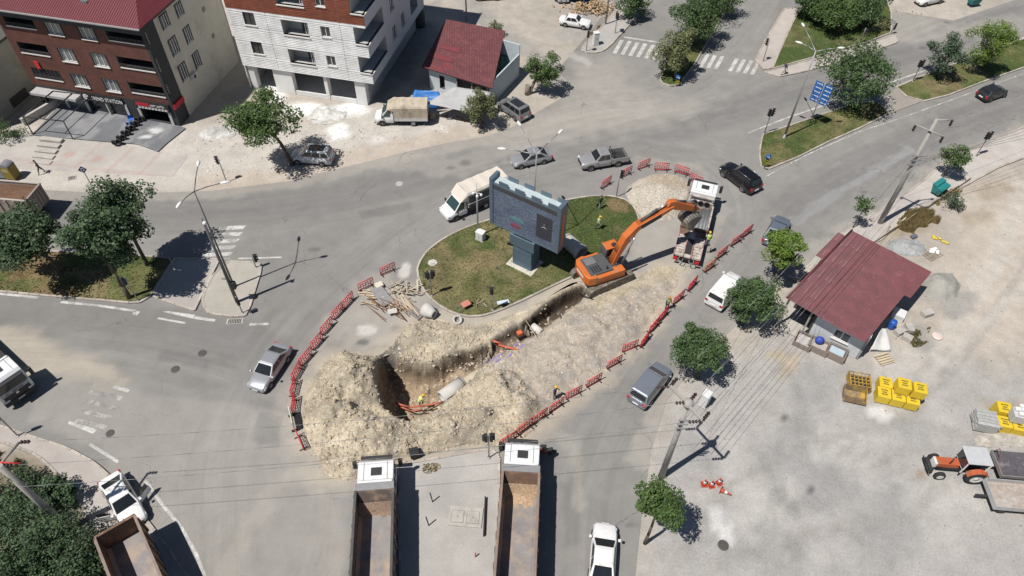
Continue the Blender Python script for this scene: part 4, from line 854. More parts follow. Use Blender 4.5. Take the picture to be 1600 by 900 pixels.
# ---- neighbour at the left edge
nb = thing('neighbour_building', 'plain grey rendered building at the left edge of the brown block', 'building', P(-14, 206), math.radians(78))
NBW = M('grey_render', (.36, .35, .31), .95, var=.1, scale=.5, dirt=(.25, .24, .22), dirt_amt=.3)
MB().box(0, 13.5, 0, 8, 0, 7.0).build('wall', NBW, nb); MB().box(-.3, 13.8, -.25, 8.3, 7.0, 7.3).build('roof', M('dark_roof', (.09, .085, .08), .9), nb)
for q in ((3.2, 3.4), (9.6, 3.6)): MB().box(q[0], q[0] + .6, -.03, .05, q[1], q[1] + .5).build('window', GLASS, nb)
MB().box(4.0, 6.6, -.05, .05, .4, 1.5).build('cellar_window', DARKIN, nb)
lw = thing('low_wall', 'low plastered garden wall beside the neighbour building', 'wall', P(38, 196), yaw((20, 195), (88, 155))); MB().box(0, 5.5, -.12, .12, 0, .8).build('wall', M('plaster_low', (.52, .5, .46), .9), lw); MB().box(-.05, 5.55, -.17, .17, .8, .87).build('coping', MAT_CONC, lw)
# ---- white unfinished apartment block ---------------------------------------
pw_ = P(584, 131, 3.2); WW = 15.9; WD = 18.5; WH = 17.2
wb = thing('apartment_building', 'unfinished white tiled apartment block with brick-red upper floors', 'building', (pw_.x - WW * math.cos(YW), pw_.y - WW * math.sin(YW), 0), YW)
WT = brick_mat('white_cladding', (.86, .86, .85), (.78, .78, .77), (.62, .62, .62), .45, .2, 3, .012, .5, .3)
RT = brick_mat('red_cladding', (.27, .08, .042), (.20, .058, .034), (.14, .05, .03), .45, .2, 3, .012, .5, .3)
GRYC = M('raw_concrete', (.42, .42, .41), .95, var=.12, scale=.8)
def X(u): return WW + u
fl0 = [3.25, 6.7, 10.15, 13.6]
wop = []; rop = []
for k in range(4):
    b = fl0[k]; dst = wop if k < 2 else rop
    dst += [(X(-14.1), X(-12.75), b + 1.7, b + 3.2), (X(-9.7), X(-6.6), b + 1.15, b + 2.9, 1.3), (X(-5.2), X(-4.15), b + 1.5, b + 2.75)]
    dst += [(X(-1.4), X(0), b + 1.2, b + 3.15, 2.4, 'all')]
mb = MB(); wall_open(mb, FR, 0, WW, 3.2, 10.15, wop, .16, 0, 2, .05); wall_open(mb, FR, 0, WW, 10.15, WH, rop, .16, 1, 2, .05); mb.build('wall', [WT, RT, GRYC], wb, label='white and brick-red tiled street wall')
mb = MB(); sop = []
for k in range(4):
    b = fl0[k]; dst = sop; dst += [(0, 5.0, b + 1.2, b + 3.15, 1.4, (3,)), (7.2, 8.4, b + 1.3, b + 2.9), (10.2, 11.4, b + 1.3, b + 2.9), (13.6, 16.2, b + 1.1, b + 3.0, 1.2)]
wall_open(mb, SD(WW), 0, WD, 3.2, WH, sop, .16, 0, 1); mb.build('wall', [M('white_side', (.56, .57, .60), .9, var=.08), GRYC], wb, label='plain white side wall with corner balconies')
mb = MB(); mb.box(.05, WW - 2.6, WD - .2, WD, 0, WH); mb.box(0, .1, .1, WD, 0, WH); mb.box(.1, WW - .1, .1, WD - .3, WH - .3, WH - .05); mb.build('wall', WHITE, wb)
mb = MB(); mb.box(.15, WW - .15, .2, WD - .3, 3.0, 3.19)
for k in range(1, 4): mb.box(.2, WW - .1, .2, WD - .3, fl0[k] - .3, fl0[k] - .1)
mb.build('floor_slab', GRYC, wb)
for k in range(4):
    b = fl0[k]
    window(wb, FR, X(-14.1), X(-12.75), b + 1.7, b + 3.2, .16, 2, DFRAME, GLASS, MARBLE); window(wb, FR, X(-5.2), X(-4.15), b + 1.5, b + 2.75, .16, 2, WFRAME, GLASS, MARBLE)
    bal = fbox(FR, X(-9.75), X(-6.55), b + 1.03, b + 1.15, -.12, .3, MB()).build('balcony', MARBLE, wb); dd = MB(); fbox(FR, X(-8.0), X(-7.3), b + 1.15, b + 2.7, 1.22, 1.28, dd); dd.build('balcony_door', DARKIN, bal); window(wb, FR, X(-7.25), X(-6.65), b + 1.2, b + 2.8, .5, 2, WFRAME, GLASS, None, bars=3)
    fbox(FR, X(-1.45), X(.08), b + 1.08, b + 1.2, -.12, .25, MB()).build('parapet_cap', MARBLE, wb); fbox(SD(WW), -.1, 5.0, b + 1.08, b + 1.2, -.12, .2, MB()).build('parapet_cap', MARBLE, wb)
    for a in (7.2, 10.2): window(wb, SD(WW), a, a + 1.2, b + 1.3, b + 2.9, .16, 2, WFRAME, GLASS, MARBLE)
    MB().box(X(-2.6), X(-2.4), 1.6, 5, b, b + 3.2).build('inner_wall', GRYC, wb)
for u in (-11.4, -2.9): fbox(FR, X(u) - .04, X(u) + .04, 3.3, WH, -.03, -.002, MB()).build('joint_strip', M('dark_joint', (.15, .15, .15), .8), wb)
# ground floor: columns and recessed shops
for a, b in ((-15.6, -14.9), (-12.5, -10.2), (-6.25, -5.85), (-2.5, -1.25)): fbox(FR, X(a), X(b), 0, 3.0, .25, 1.0, MB()).build('column', WHITE, wb)
BLK = brick_mat('aerated_block', (.50, .48, .45), (.42, .40, .38), (.22, .21, .2), .6, .25, 0, .02)
MB().box(.2, X(-1.3), 4.6, 4.8, 0, 3.0).build('back_wall', BLK, wb); MB().box(X(-1.45), X(-1.25), 1.0, WD - .3, 0, 3.0).build('side_wall', GRYC, wb); MB().box(X(-12.4), X(-12.2), 1.0, 4.6, 0, 3).build('partition', BLK, wb)
MB().box(.2, X(-1.2), .3, 4.6, .0, .05).build('floor', M('plaster_dust_floor', (.66, .66, .65), .95), wb); MB().box(X(-10.2), X(-2.6), .32, .45, .05, .5).build('low_wall', WHITE, wb)
tk = thing('water_tank', 'dark plastic water tank behind the white block', 'tank', P(655, 40)); MB().lathe([(.1, 0), (.8, 0), (.85, .3), (.85, 1.9), (.7, 2.2), (.2, 2.3), (.2, 2.4)], n=16).build('body', M('tank_green', (.05, .07, .06), .6), tk); MB().lathe([(.25, 2.38), (.25, 2.46), (.02, 2.5)], n=12).build('lid', DFRAME, tk)
# ---- red-roofed shack at the top ---------------------------------------------
def local(p, o, rz):
    d = Vector((p[0] - o[0], p[1] - o[1])); c, s = math.cos(-rz), math.sin(-rz); return Vector((d.x * c - d.y * s, d.x * s + d.y * c, p[2] if len(p) > 2 else 0))
r0, r1, r2, r3 = P(659, 104, 3.0), P(769, 138, 3.0), P(789, 48, 4.5), P(697, 30, 4.5)
srz = math.atan2(r1.y - r0.y, r1.x - r0.x); sh = thing('shed', 'shingled red-roofed shed with tarpaulin lean-to', 'shed', (r0.x, r0.y, 0), srz)
L0, L1, L2, L3 = [local(p, r0, srz) for p in (r0, r1, r2, r3)]
SHG = brick_mat('red_shingle', (.195, .062, .066), (.145, .044, .05), (.07, .026, .03), .34, .30, 2, .022, .5, 1.0)
dn = Vector((0, 0, -.12)); mb = MB(); mb.hexa([L0 + dn, L1 + dn, L2 + dn, L3 + dn], [L0, L1, L2, L3]); rfo = mb.build('roof', SHG, sh)
PATCHM = M('roof_patch', (.17, .034, .042), .7)
def onroof(a, b): return L0.lerp(L1, a).lerp(L3.lerp(L2, a), b)
for a0, a1, b0, b1 in ((.02, .30, .02, .07), (.05, .36, .22, .30), (.12, .42, .42, .50), (.26, .42, .10, .17)):
    mb = MB(); q = [onroof(a, b) + Vector((0, 0, .012)) for a, b in ((a0, b0), (a1, b0), (a1, b1), (a0, b1))]; mb.hexa([v - Vector((0, 0, .01)) for v in q], q); mb.build('roof_patch', PATCHM, rfo)
BLW = M('pale_blue_plaster', (.50, .56, .60), .9); xw = L1.x - .6; yb = L3.y - .4
mb = MB(); wall_open(mb, FR, .6, 4.3, 0, 2.9, [(2.0, 2.7, .5, 2.2, .6)], .1, 0, 1); mb2 = [(v[0], v[1] + .5, v[2]) for v in mb.v]; mb.v = mb2; mb.box(.6, .75, .6, yb, 0, 3.0); mb.box(xw - .15, xw, .6, yb, 0, 3.0); mb.box(.6, xw, yb - .15, yb, 0, 4.2); mb.box(4.3, xw, .9, 1.05, 0, 2.8, 1); mb.build('wall', [BLW, DARKIN], sh)
for x in (4.4, 6.4, 8.4): MB().box(x, x + .12, .3, .42, 0, 2.9).build('post', M('grey_timber', (.30, .28, .25), .9), sh)
MB().box(.2, 3.2, yb + .1, yb + 1.6, 0, 3.8).build('rear_annex', PATCHM, sh)
# lean-tos
def cloth(name, label, pts, mat, sag=.25, n=10, cat='tarpaulin'):
    a, b, c, d = [Vector(p) for p in pts]; ctr = (a + b + c + d) / 4; V = []; F = []
    for j in range(n + 1):
        for i in range(n + 1):
            u, v = i / n, j / n; p = a.lerp(b, u).lerp(d.lerp(c, u), v); p = p - ctr; p.z -= sag * math.sin(math.pi * u) * math.sin(math.pi * v) - .04 * math.sin(7 * u + 3 * v); V.append(tuple(p))
    for j in range(n):
        for i in range(n): q = j * (n + 1) + i; F.append((q, q + 1, q + n + 2, q + n + 1))
    o = np_obj(name, V, F, mat, None, True); o.location = ctr; sm = o.modifiers.new('t', 'SOLIDIFY'); sm.thickness = .03; tag(o, label, cat); return o
cloth('tarpaulin', 'bright blue tarpaulin slung beside the parked canvas truck', (P(642, 158, 1.7), P(690, 154, 1.6), P(686, 143, 2.2), P(648, 140, 2.3)), M('blue_tarp', (.03, .17, .48), .5, var=.15))
cloth('tarpaulin', 'lower blue tarpaulin flap under the grey awning', (P(655, 176, .4), P(682, 172, .4), P(690, 158, 1.5), P(642, 158, 1.6)), M('blue_tarp', (.03, .17, .48)), .1)
cloth('awning', 'grey sagging canvas awning on the shed front', (P(665, 162, 2.0), P(752, 178, 2.0), P(768, 144, 2.7), P(711, 135, 2.8)), M('grey_canvas', (.42, .42, .42), .9, var=.12), .3, cat='awning')
for q in ((668, 172), (735, 186), (755, 182)):
    o = MB().cyl((0, 0, 0), (0, 0, 2.0), .06, n=6).build('awning_post', M('grey_timber', (.3, .28, .25)), None, loc=P(*q)); tag(o, {668: 'left timber post of the grey awning', 735: 'middle timber post of the grey awning', 755: 'right timber post of the grey awning'}[q[0]], 'post')
cloth('tarpaulin', 'dark green netting hung on the shed side', (P(779, 125, .8), P(792, 120, .9), P(796, 88, 2.2), P(783, 84, 2.6)), M('green_net', (.03, .10, .085), .8), .05)
# ---- right red-roofed house ----------------------------------------------------
h0, h1, h2, h3 = P(1229, 466, 4.0), P(1331, 360, 4.0), P(1456, 425, 3.0), P(1361, 541, 3.0)
hrz = math.atan2(h3.y - h0.y, h3.x - h0.x); ho = thing('house', 'small white house under a wide dark red corrugated roof', 'house', (h0.x, h0.y, 0), hrz)
Q = [local(p, h0, hrz) for p in (h0, h3, h2, h1)]       # q0 ridge-left, q1 eave-left, q2 eave-right, q3 ridge-right
CORR = M('wine_red_sheet', (.135, .032, .040), .55, .0, var=.3, scale=.9, dirt=(.2, .07, .08), dirt_amt=.1)
GALVS = M('zinc_washer', (.38, .28, .28), .5)
n_ = 64; mb = MB()
def hr(t, e): a = Q[0].lerp(Q[3], t); b = Q[1].lerp(Q[2], t); return a.lerp(b, e)
for k in range(n_):
    t0, t1 = k / n_, (k + 1) / n_; tm = (t0 + t1) / 2; e1 = 1.0
    s0 = .0
    if .55 < tm < .9: s0 = -.10
    e1 = .93 if tm < .62 else 1.0
    for ta, tb, za, zb in ((t0, tm, 0, .06), (tm, t1, .06, 0)):
        z0_, z1_ = Vector((0, 0, za)), Vector((0, 0, zb)); mb.add([hr(ta, s0) + z0_, hr(ta, e1) + z0_, hr(tb, e1) + z1_, hr(tb, s0) + z1_], [(0, 1, 2, 3)], 0)
rfo = mb.build('roof', CORR, ho)
sm = rfo.modifiers.new('t', 'SOLIDIFY'); sm.thickness = .05
sc = MB()
for k in range(0, n_, 2):
    for e in range(6):
        if random.random() < .5: q = hr((k + .5 + random.uniform(-.6, .6)) / n_, .04 + .86 * e / 5 + random.uniform(-.03, .03)); sc.cbox((q.x, q.y, q.z + .065), (.045, .045, .02))
stuff(sc.build('roof_screws', GALVS, rfo))
MB().tube([hr(0, 0) + Vector((0, 0, .07)), hr(1, 0) + Vector((0, 0, .07))], .09, 6).build('ridge_cap', CORR, rfo)
HW = M('house_white', (.56, .58, .60), .9, var=.08)
wl0 = Q[0].lerp(Q[1], .38); wl1 = Q[0].lerp(Q[1], .97); mb = MB(); wall_open(mb, FR, wl0.x, wl1.x, 0, 3.0, [(wl0.x + 1.7, wl0.x + 3.0, 1.2, 2.2)], .14, 0, 0); mb.v = [(v[0], v[1] + .9, v[2]) for v in mb.v]
bl = Q[3].y * .92; mb.box(wl1.x - .2, wl1.x, .9, bl, 0, 2.9); mb.box(wl0.x - .2, wl0.x, .9, bl, 0, 3.3, 1); mb.box(wl0.x, wl1.x, bl - .2, bl, 0, 3.2); mb.build('wall', [HW, DARKIN], ho)
def FRo(u, z, d): return (u, d + .9, z)
window(ho, FRo, wl0.x + 1.7, wl0.x + 3.0, 1.2, 2.2, .14, 2, WFRAME, GLASS, MARBLE)
for t in (.02, .3): p = Q[0].lerp(Q[1], t); MB().box(p.x, p.x + .15, .5, .65, 0, 3.7).build('post', M('grey_timber', (.3, .28, .25)), ho)
p = Q[0].lerp(Q[1], .05); MB().box(p.x + .3, p.x + 2.4, 3.2, 3.3, 0, 3.2).build('porch_back', DARKIN, ho); MB().box(p.x, p.x + 3.2, .2, 4, 0, .12).build('porch_floor', MAT_CONC, ho)
# ---- blue shed and log pile at the top
bs = thing('garage', 'blue sheet-metal garage at the top edge', 'garage', P(889, 8), yaw((858, 11), (889, 19))); BSM = M('blue_sheet', (.03, .10, .26), .6, dirt=(.2, .12, .07), dirt_amt=.3)
MB().box(-2.2, -2.05, 0, 5, 0, 2.6).build('side_wall', BSM, bs); MB().box(2.05, 2.2, 0, 5, 0, 2.6).build('side_wall', BSM, bs); MB().box(-2.05, 2.05, 4.9, 5, 0, 2.6).build('back_wall', BSM, bs); MB().box(-2.3, 2.3, -.1, 5.1, 2.6, 2.7).build('roof', BSM, bs)
# ================================================================== VEHICLES  (local +x = forward)
CGLASS = dark_glass('car_glass', (.016, .019, .022), .1); TRIM = M('black_trim', (.03, .03, .032), .6, var=.1); CHROME = M('bright_metal', (.55, .55, .56), .3, .8, var=.1)
RIM = M('alloy_rim', (.38, .38, .39), .4, .6, var=.1); RIMW = M('white_rim', (.62, .60, .55), .6); RIMD = M('dark_steel_rim', (.09, .085, .08), .7, .3)
HLAMP = M('headlight_lens', (.60, .62, .64), .15, 0, var=.05); TLAMP = M('tail_lens', (.45, .015, .015), .2, 0, var=.05); PLATE = M('number_plate', (.68, .68, .66), .5)
WCACHE = {}
def wheel(parent, x, y, r, wd, rim=RIM, dual=False):
    k = (r, wd, rim.name, y > 0)
    if k not in WCACHE:
        s = 1 if y > 0 else -1
        t = MB().lathe([(r * .62, -wd / 2), (r * .93, -wd / 2), (r, -wd * .36), (r, wd * .36), (r * .93, wd / 2), (r * .62, wd / 2), (r * .6, 0), (r * .62, -wd / 2)], n=18, axis='y', caps=False).mesh('wheel', RUB)
        m = MB(); pr = [(.02, s * wd * .46), (r * .18, s * wd * .47), (r * .2, s * wd * .36), (r * .55, s * wd * .38), (r * .63, s * wd * .51), (r * .64, s * wd * .3)]; m.lathe(pr if s > 0 else pr, n=14, axis='y')
        WCACHE[k] = (t, m.mesh('rim', rim))
    t, m = WCACHE[k]; o = inst(t, 'wheel', parent, (x, y, r)); inst(m, 'rim', o, (0, 0, 0)); return o
KIND = {  # L W H | lower-body stations (x/L, halfwidth, zbottom, ztop) | greenhouse rear base, rear roof, front roof, windshield base (x/L)
    'sedan': (4.45, 1.74, 1.44, [(-.5, .78, .38, .72), (-.485, .9, .26, .90), (-.40, .98, .2, .97), (-.26, 1, .19, .96), (0, 1, .19, .94), (.2, 1, .19, .93), (.33, .98, .19, .86), (.45, .9, .2, .74), (.49, .8, .26, .64), (.5, .7, .34, .56)], (-.41, -.21, .06, .23), 2),
    'boxy': (4.25, 1.64, 1.42, [(-.5, .88, .4, .78), (-.49, .96, .28, .90), (-.40, 1, .22, .92), (-.26, 1, .2, .92), (0, 1, .2, .9), (.2, 1, .2, .9), (.33, 1, .2, .86), (.47, .97, .22, .78), (.495, .92, .3, .72), (.5, .88, .38, .62)], (-.33, -.24, .04, .17), 2),
    'hatch': (3.95, 1.70, 1.48, [(-.5, .82, .4, .80), (-.485, .93, .27, .95), (-.40, 1, .2, .98), (-.2, 1, .19, .97), (0, 1, .19, .95), (.2, 1, .19, .93), (.35, .97, .19, .84), (.46, .88, .2, .72), (.5, .7, .32, .58)], (-.48, -.36, .05, .26), 2),
    'suv': (4.6, 1.88, 1.70, [(-.5, .84, .48, .86), (-.487, .95, .32, 1.06), (-.42, 1, .26, 1.10), (-.2, 1, .25, 1.10), (0, 1, .25, 1.08), (.2, 1, .25, 1.07), (.34, .98, .25, 1.0), (.46, .92, .27, .88), (.49, .84, .32, .8), (.5, .74, .42, .7)], (-.48, -.40, .06, .23), 3),
    'mpv': (4.45, 1.78, 1.74, [(-.5, .86, .42, .88), (-.49, .96, .28, 1.05), (-.42, 1, .22, 1.08), (-.2, 1, .2, 1.07), (0, 1, .2, 1.05), (.22, 1, .2, 1.03), (.36, .98, .2, .94), (.46, .92, .22, .80), (.495, .82, .28, .7), (.5, .72, .38, .6)], (-.49, -.43, .10, .30), 3),
    'van': (4.75, 1.82, 1.86, [(-.5, .92, .42, .9), (-.495, .98, .28, 1.05), (-.42, 1, .24, 1.08), (-.2, 1, .22, 1.08), (0, 1, .22, 1.06), (.22, 1, .22, 1.04), (.36, .98, .22, .96), (.46, .93, .24, .82), (.495, .84, .3, .7), (.5, .74, .4, .6)], (-.495, -.47, .12, .29), 0)}
def car(name, label, cat, kind, ctr, head, col, L=None, roof_rack=False, doors=False, rim=RIM, group=None, roofglass=False):
    L0, Wd_, H, st, gh, nw = KIND[kind]; L = L or L0; hw = Wd_ / 2; o = thing(name, label, cat, P(*ctr), head if not isinstance(head, tuple) else yaw(*head), group)
    pm = paint('paint_%.2f_%.2f_%.2f' % col, col, .28, .0 if max(col) > .5 or max(col) < .03 else .45)
    rings = []
    for xf, wf, zb, zt in st:
        x = xf * L; w_ = hw * wf; zs = zb + (zt - zb) * .80
        rings.append([(x, -w_ * .86, zb), (x, -w_ * .985, zb + (zt - zb) * .22), (x, -w_, zb + (zt - zb) * .55), (x, -w_ * .965, zs), (x, -w_ * .86, zt - .01), (x, -w_ * .45, zt + .015), (x, w_ * .45, zt + .015), (x, w_ * .86, zt - .01), (x, w_ * .965, zs), (x, w_, zb + (zt - zb) * .55), (x, w_ * .985, zb + (zt - zb) * .22), (x, w_ * .86, zb)])
    mb = MB(); mb.loft(rings, 0)
    wx = L * .295; wr = .31 if kind not in ('suv',) else .36
    for sx in (-1, 1):
        for sy in (-1, 1): mb.cyl((sx * wx + .02 * L, sy * hw * .6, wr + .02), (sx * wx + .02 * L, sy * hw * 1.005, wr + .02), wr * 1.16, n=18, m=1)
    mb.box(-L * .44, L * .44, -hw * .9, hw * .9, .17, .34, 1)
    zb = [s for s in st if s[0] == 0][0][3] - .03; a, b, c, d = [v * L for v in gh]; wb, wr_ = hw * .93, hw * (.74 if kind not in ('van', 'mpv') else .82); zr = H - .05
    g0 = [Vector(p) for p in ((a, -wb, zb), (d, -wb, zb), (d, wb, zb), (a, wb, zb))]; g1 = [Vector(p) for p in ((b, -wr_, zr), (c, -wr_, zr), (c, wr_, zr), (b, wr_, zr))]
    g2 = [Vector(p) for p in ((b + .12, -wr_ * .8, H), (c - .18, -wr_ * .8, H), (c - .18, wr_ * .8, H), (b + .12, wr_ * .8, H))]
    mb.hexa(g0, g1); mb.hexa(g1, g2)
    mb.build('body', [pm, TRIM], o, .025)
    def pane(nm, q, mat=CGLASS, off=.014):
        n = (q[1] - q[0]).cross(q[3] - q[0]).normalized() * off; MBp = MB(); MBp.hexa([v - n * .5 for v in q], [v + n for v in q]); return MBp.build(nm, mat, o)
    def bil(q, u, v): return q[0].lerp(q[1], u).lerp(q[3].lerp(q[2], u), v)
    def sub(q, u0, u1, v0, v1): return [bil(q, u0, v0), bil(q, u1, v0), bil(q, u1, v1), bil(q, u0, v1)]
    pane('windshield', sub([g0[1], g0[2], g1[2], g1[1]], .06, .94, .06, .94)); pane('rear_window', sub([g0[3], g0[0], g1[0], g1[3]], .08, .92, .30 if kind in ('van', 'mpv', 'suv', 'hatch') else .08, .93))
    for q in ([g0[0], g0[1], g1[1], g1[0]], [g0[2], g0[3], g1[3], g1[2]]):
        rev = q[0].y > 0; cuts = {0: [(.70, .93)], 2: [(.12, .45), (.48, .90)], 3: [(.05, .28), (.31, .60), (.63, .93)]}[nw]
        for u0, u1 in cuts:
            if rev: u0, u1 = 1 - u1, 1 - u0
            pane('side_window', sub(q, u0, u1, .14, .90))
    F = st[-1]; zf = F[2] + (F[3] - F[2]) * .55
    for s in (-1, 1):
        mb = MB(); xx = L * .475; mb.hexa([(xx - .16, s * hw * .60, zf + .04), (xx + .03, s * hw * .52, zf + .02), (xx - .06, s * hw * .93, zf + .04), (xx - .26, s * hw * .955, zf + .06)], [(xx - .22, s * hw * .60, zf + .19), (xx - .02, s * hw * .5, zf + .15), (xx - .11, s * hw * .90, zf + .18), (xx - .32, s * hw * .93, zf + .21)]); mb.build('headlight', HLAMP, o)
        zt_ = st[1][3]; MB().box(-L * .5 - .015, -L * .47, s * hw * .62 if s > 0 else -hw * .93, s * hw * .93 if s > 0 else -hw * .62, zt_ - .30, zt_ - .05).build('taillight', TLAMP, o, .02)
        m_ = MB(); m_.box(d - .12, d + .06, s * (hw + .02) if s > 0 else -(hw + .2), (hw + .2) if s > 0 else -(hw + .02), zb + .02, zb + .17); m_.build('mirror', pm if sum(col) > .1 else TRIM, o, .03)
        for sx in (-1, 1): wheel(o, sx * wx + .02 * L, s * (hw - .07), wr, .2, rim)
    mb = MB(); mb.box(L * .485, L * .505, -hw * .5, hw * .5, F[2] + .02, F[3] - .06); mb.build('grille', TRIM, o); MB().box(L * .505, L * .512, -.26, .26, .42, .53).build('number_plate', PLATE, o); MB().box(-L * .515, -L * .505, -.26, .26, .55 if kind != 'sedan' else .6, .68).build('number_plate', PLATE, o)
    if roof_rack:
        for s in (-1, 1): MB().tube([(b + .2, s * wr_ * .9, H - .03), (b + .3, s * wr_ * .92, H + .04), (c - .3, s * wr_ * .92, H + .04), (c - .2, s * wr_ * .9, H - .04)], .02, 5).build('roof_rail', CHROME, o)
    if roofglass: MB().box(b + .4, c - .3, -wr_ * .72, wr_ * .72, H - .005, H + .01).build('glass_roof', dark_glass('roof_glass', (.02, .022, .025), .4), o)
    if doors:
        for s in (-1, 1):
            hx = d - .25; dr = thing('open_door', '', ''); 
            for kk in ('label', 'category'): del dr[kk]
            bpy.data.objects.remove(dr)
            ang = s * math.radians(62); c_, s_ = math.cos(ang), math.sin(ang)
            def R(x, y, z): return (hx + (-x) * c_ - y * s_ * 0 , s * hw * .98 + x * abs(s_) * s, z)
            mb = MB(); mb.hexa([R(0, 0, .3), R(1.05, 0, .3), (R(1.05, 0, .3)[0] + .05, R(1.05, 0, .3)[1] + s * .04, .3), (R(0, 0, .3)[0] + .05, R(0, 0, .3)[1] + s * .04, .3)], [R(0, 0, .93), R(1.05, 0, .93), (R(1.05, 0, .93)[0] + .05, R(1.05, 0, .93)[1] + s * .04, .93), (R(0, 0, .93)[0] + .05, R(0, 0, .93)[1] + s * .04, .93)]); do = mb.build('door', pm, o, label='open front door')
            mb = MB(); q = [R(.12, 0, .93), R(1.0, 0, .93), R(.95, 0, 1.36), R(.45, 0, 1.34)]; mb.hexa(q, [(v[0] + .03, v[1] + s * .02, v[2]) for v in q]); mb.build('door_window', CGLASS, do)
    return o
SIL = (.40, .41, .43); WHT = (.74, .74, .735)
car('sedan_car', 'silver sedan driving down past the left barriers', 'car', 'sedan', (424, 580), ((440, 556), (408, 604)), (.42, .43, .455), 4.5)
car('sedan_car', 'white sedan at the bottom edge beside the empty dump trucks', 'car', 'sedan', (941, 873), ((938, 900), (944, 822)), WHT, 4.5)
car('minivan_car', 'blue-grey minivan beside the lower concrete pole', 'car', 'mpv', (1014, 607), ((996, 628), (1035, 578)), (.27, .30, .35), 4.5)
car('panel_van', 'white panel van half under the dark street tree', 'van', 'van', (1131, 460), ((1108, 480), (1150, 430)), WHT, 4.6)
car('sedan_car', 'grey-blue sedan beside the bright green street tree', 'car', 'sedan', (1211, 367), ((1200, 378), (1218, 345)), (.20, .235, .29), 4.4)
car('suv_car', 'black SUV with roof rails entering from the right street', 'car', 'suv', (1154, 284), ((1172, 298), (1133, 268)), (.008, .008, .01), 4.7, True)
car('sedan_car', 'silver sedan behind the electronic billboard, heading left', 'car', 'sedan', (829, 253), ((858, 248), (802, 260)), SIL, 4.4)
car('minivan_car', 'silver-blue MPV with glass roof parked under the verge tree', 'car', 'mpv', (490, 251), ((520, 255), (460, 250)), (.56, .58, .61), 4.4, roofglass=True)
car('minivan_car', 'grey MPV parked at the shed corner', 'car', 'mpv', (802, 177), ((815, 182), (790, 165)), (.27, .28, .29), 4.3, roofglass=True)
car('sedan_car', 'old boxy white saloon parked near the blue garage', 'car', 'boxy', (898, 40), ((880, 38), (918, 44)), WHT, 4.2, rim=RIM)
car('hatchback_car', 'black hatchback driving away along the right street', 'car', 'hatch', (1547, 151), ((1530, 155), (1565, 143)), (.02, .021, .024), 4.0)
car('sedan_car', 'silver-white car at the top right edge', 'car', 'sedan', (1450, 4), ((1476, -2), (1424, 9)), (.62, .63, .62), 4.4)
car('hatchback_car', 'dark car cut off by the top edge beyond the lane', 'car', 'hatch', (763, -3), ((780, -1), (748, 0)), (.03, .03, .035), 4.0)
car('sedan_car', 'pale car parked inside the blue garage', 'car', 'boxy', (878, -4), ((876, -18), (882, 8)), (.5, .52, .54), 4.0)
car('sedan_car', 'white sedan with both front doors open, lower left', 'car', 'sedan', (197, 787), ((172, 752), (212, 820)), WHT, 4.6, doors=True)
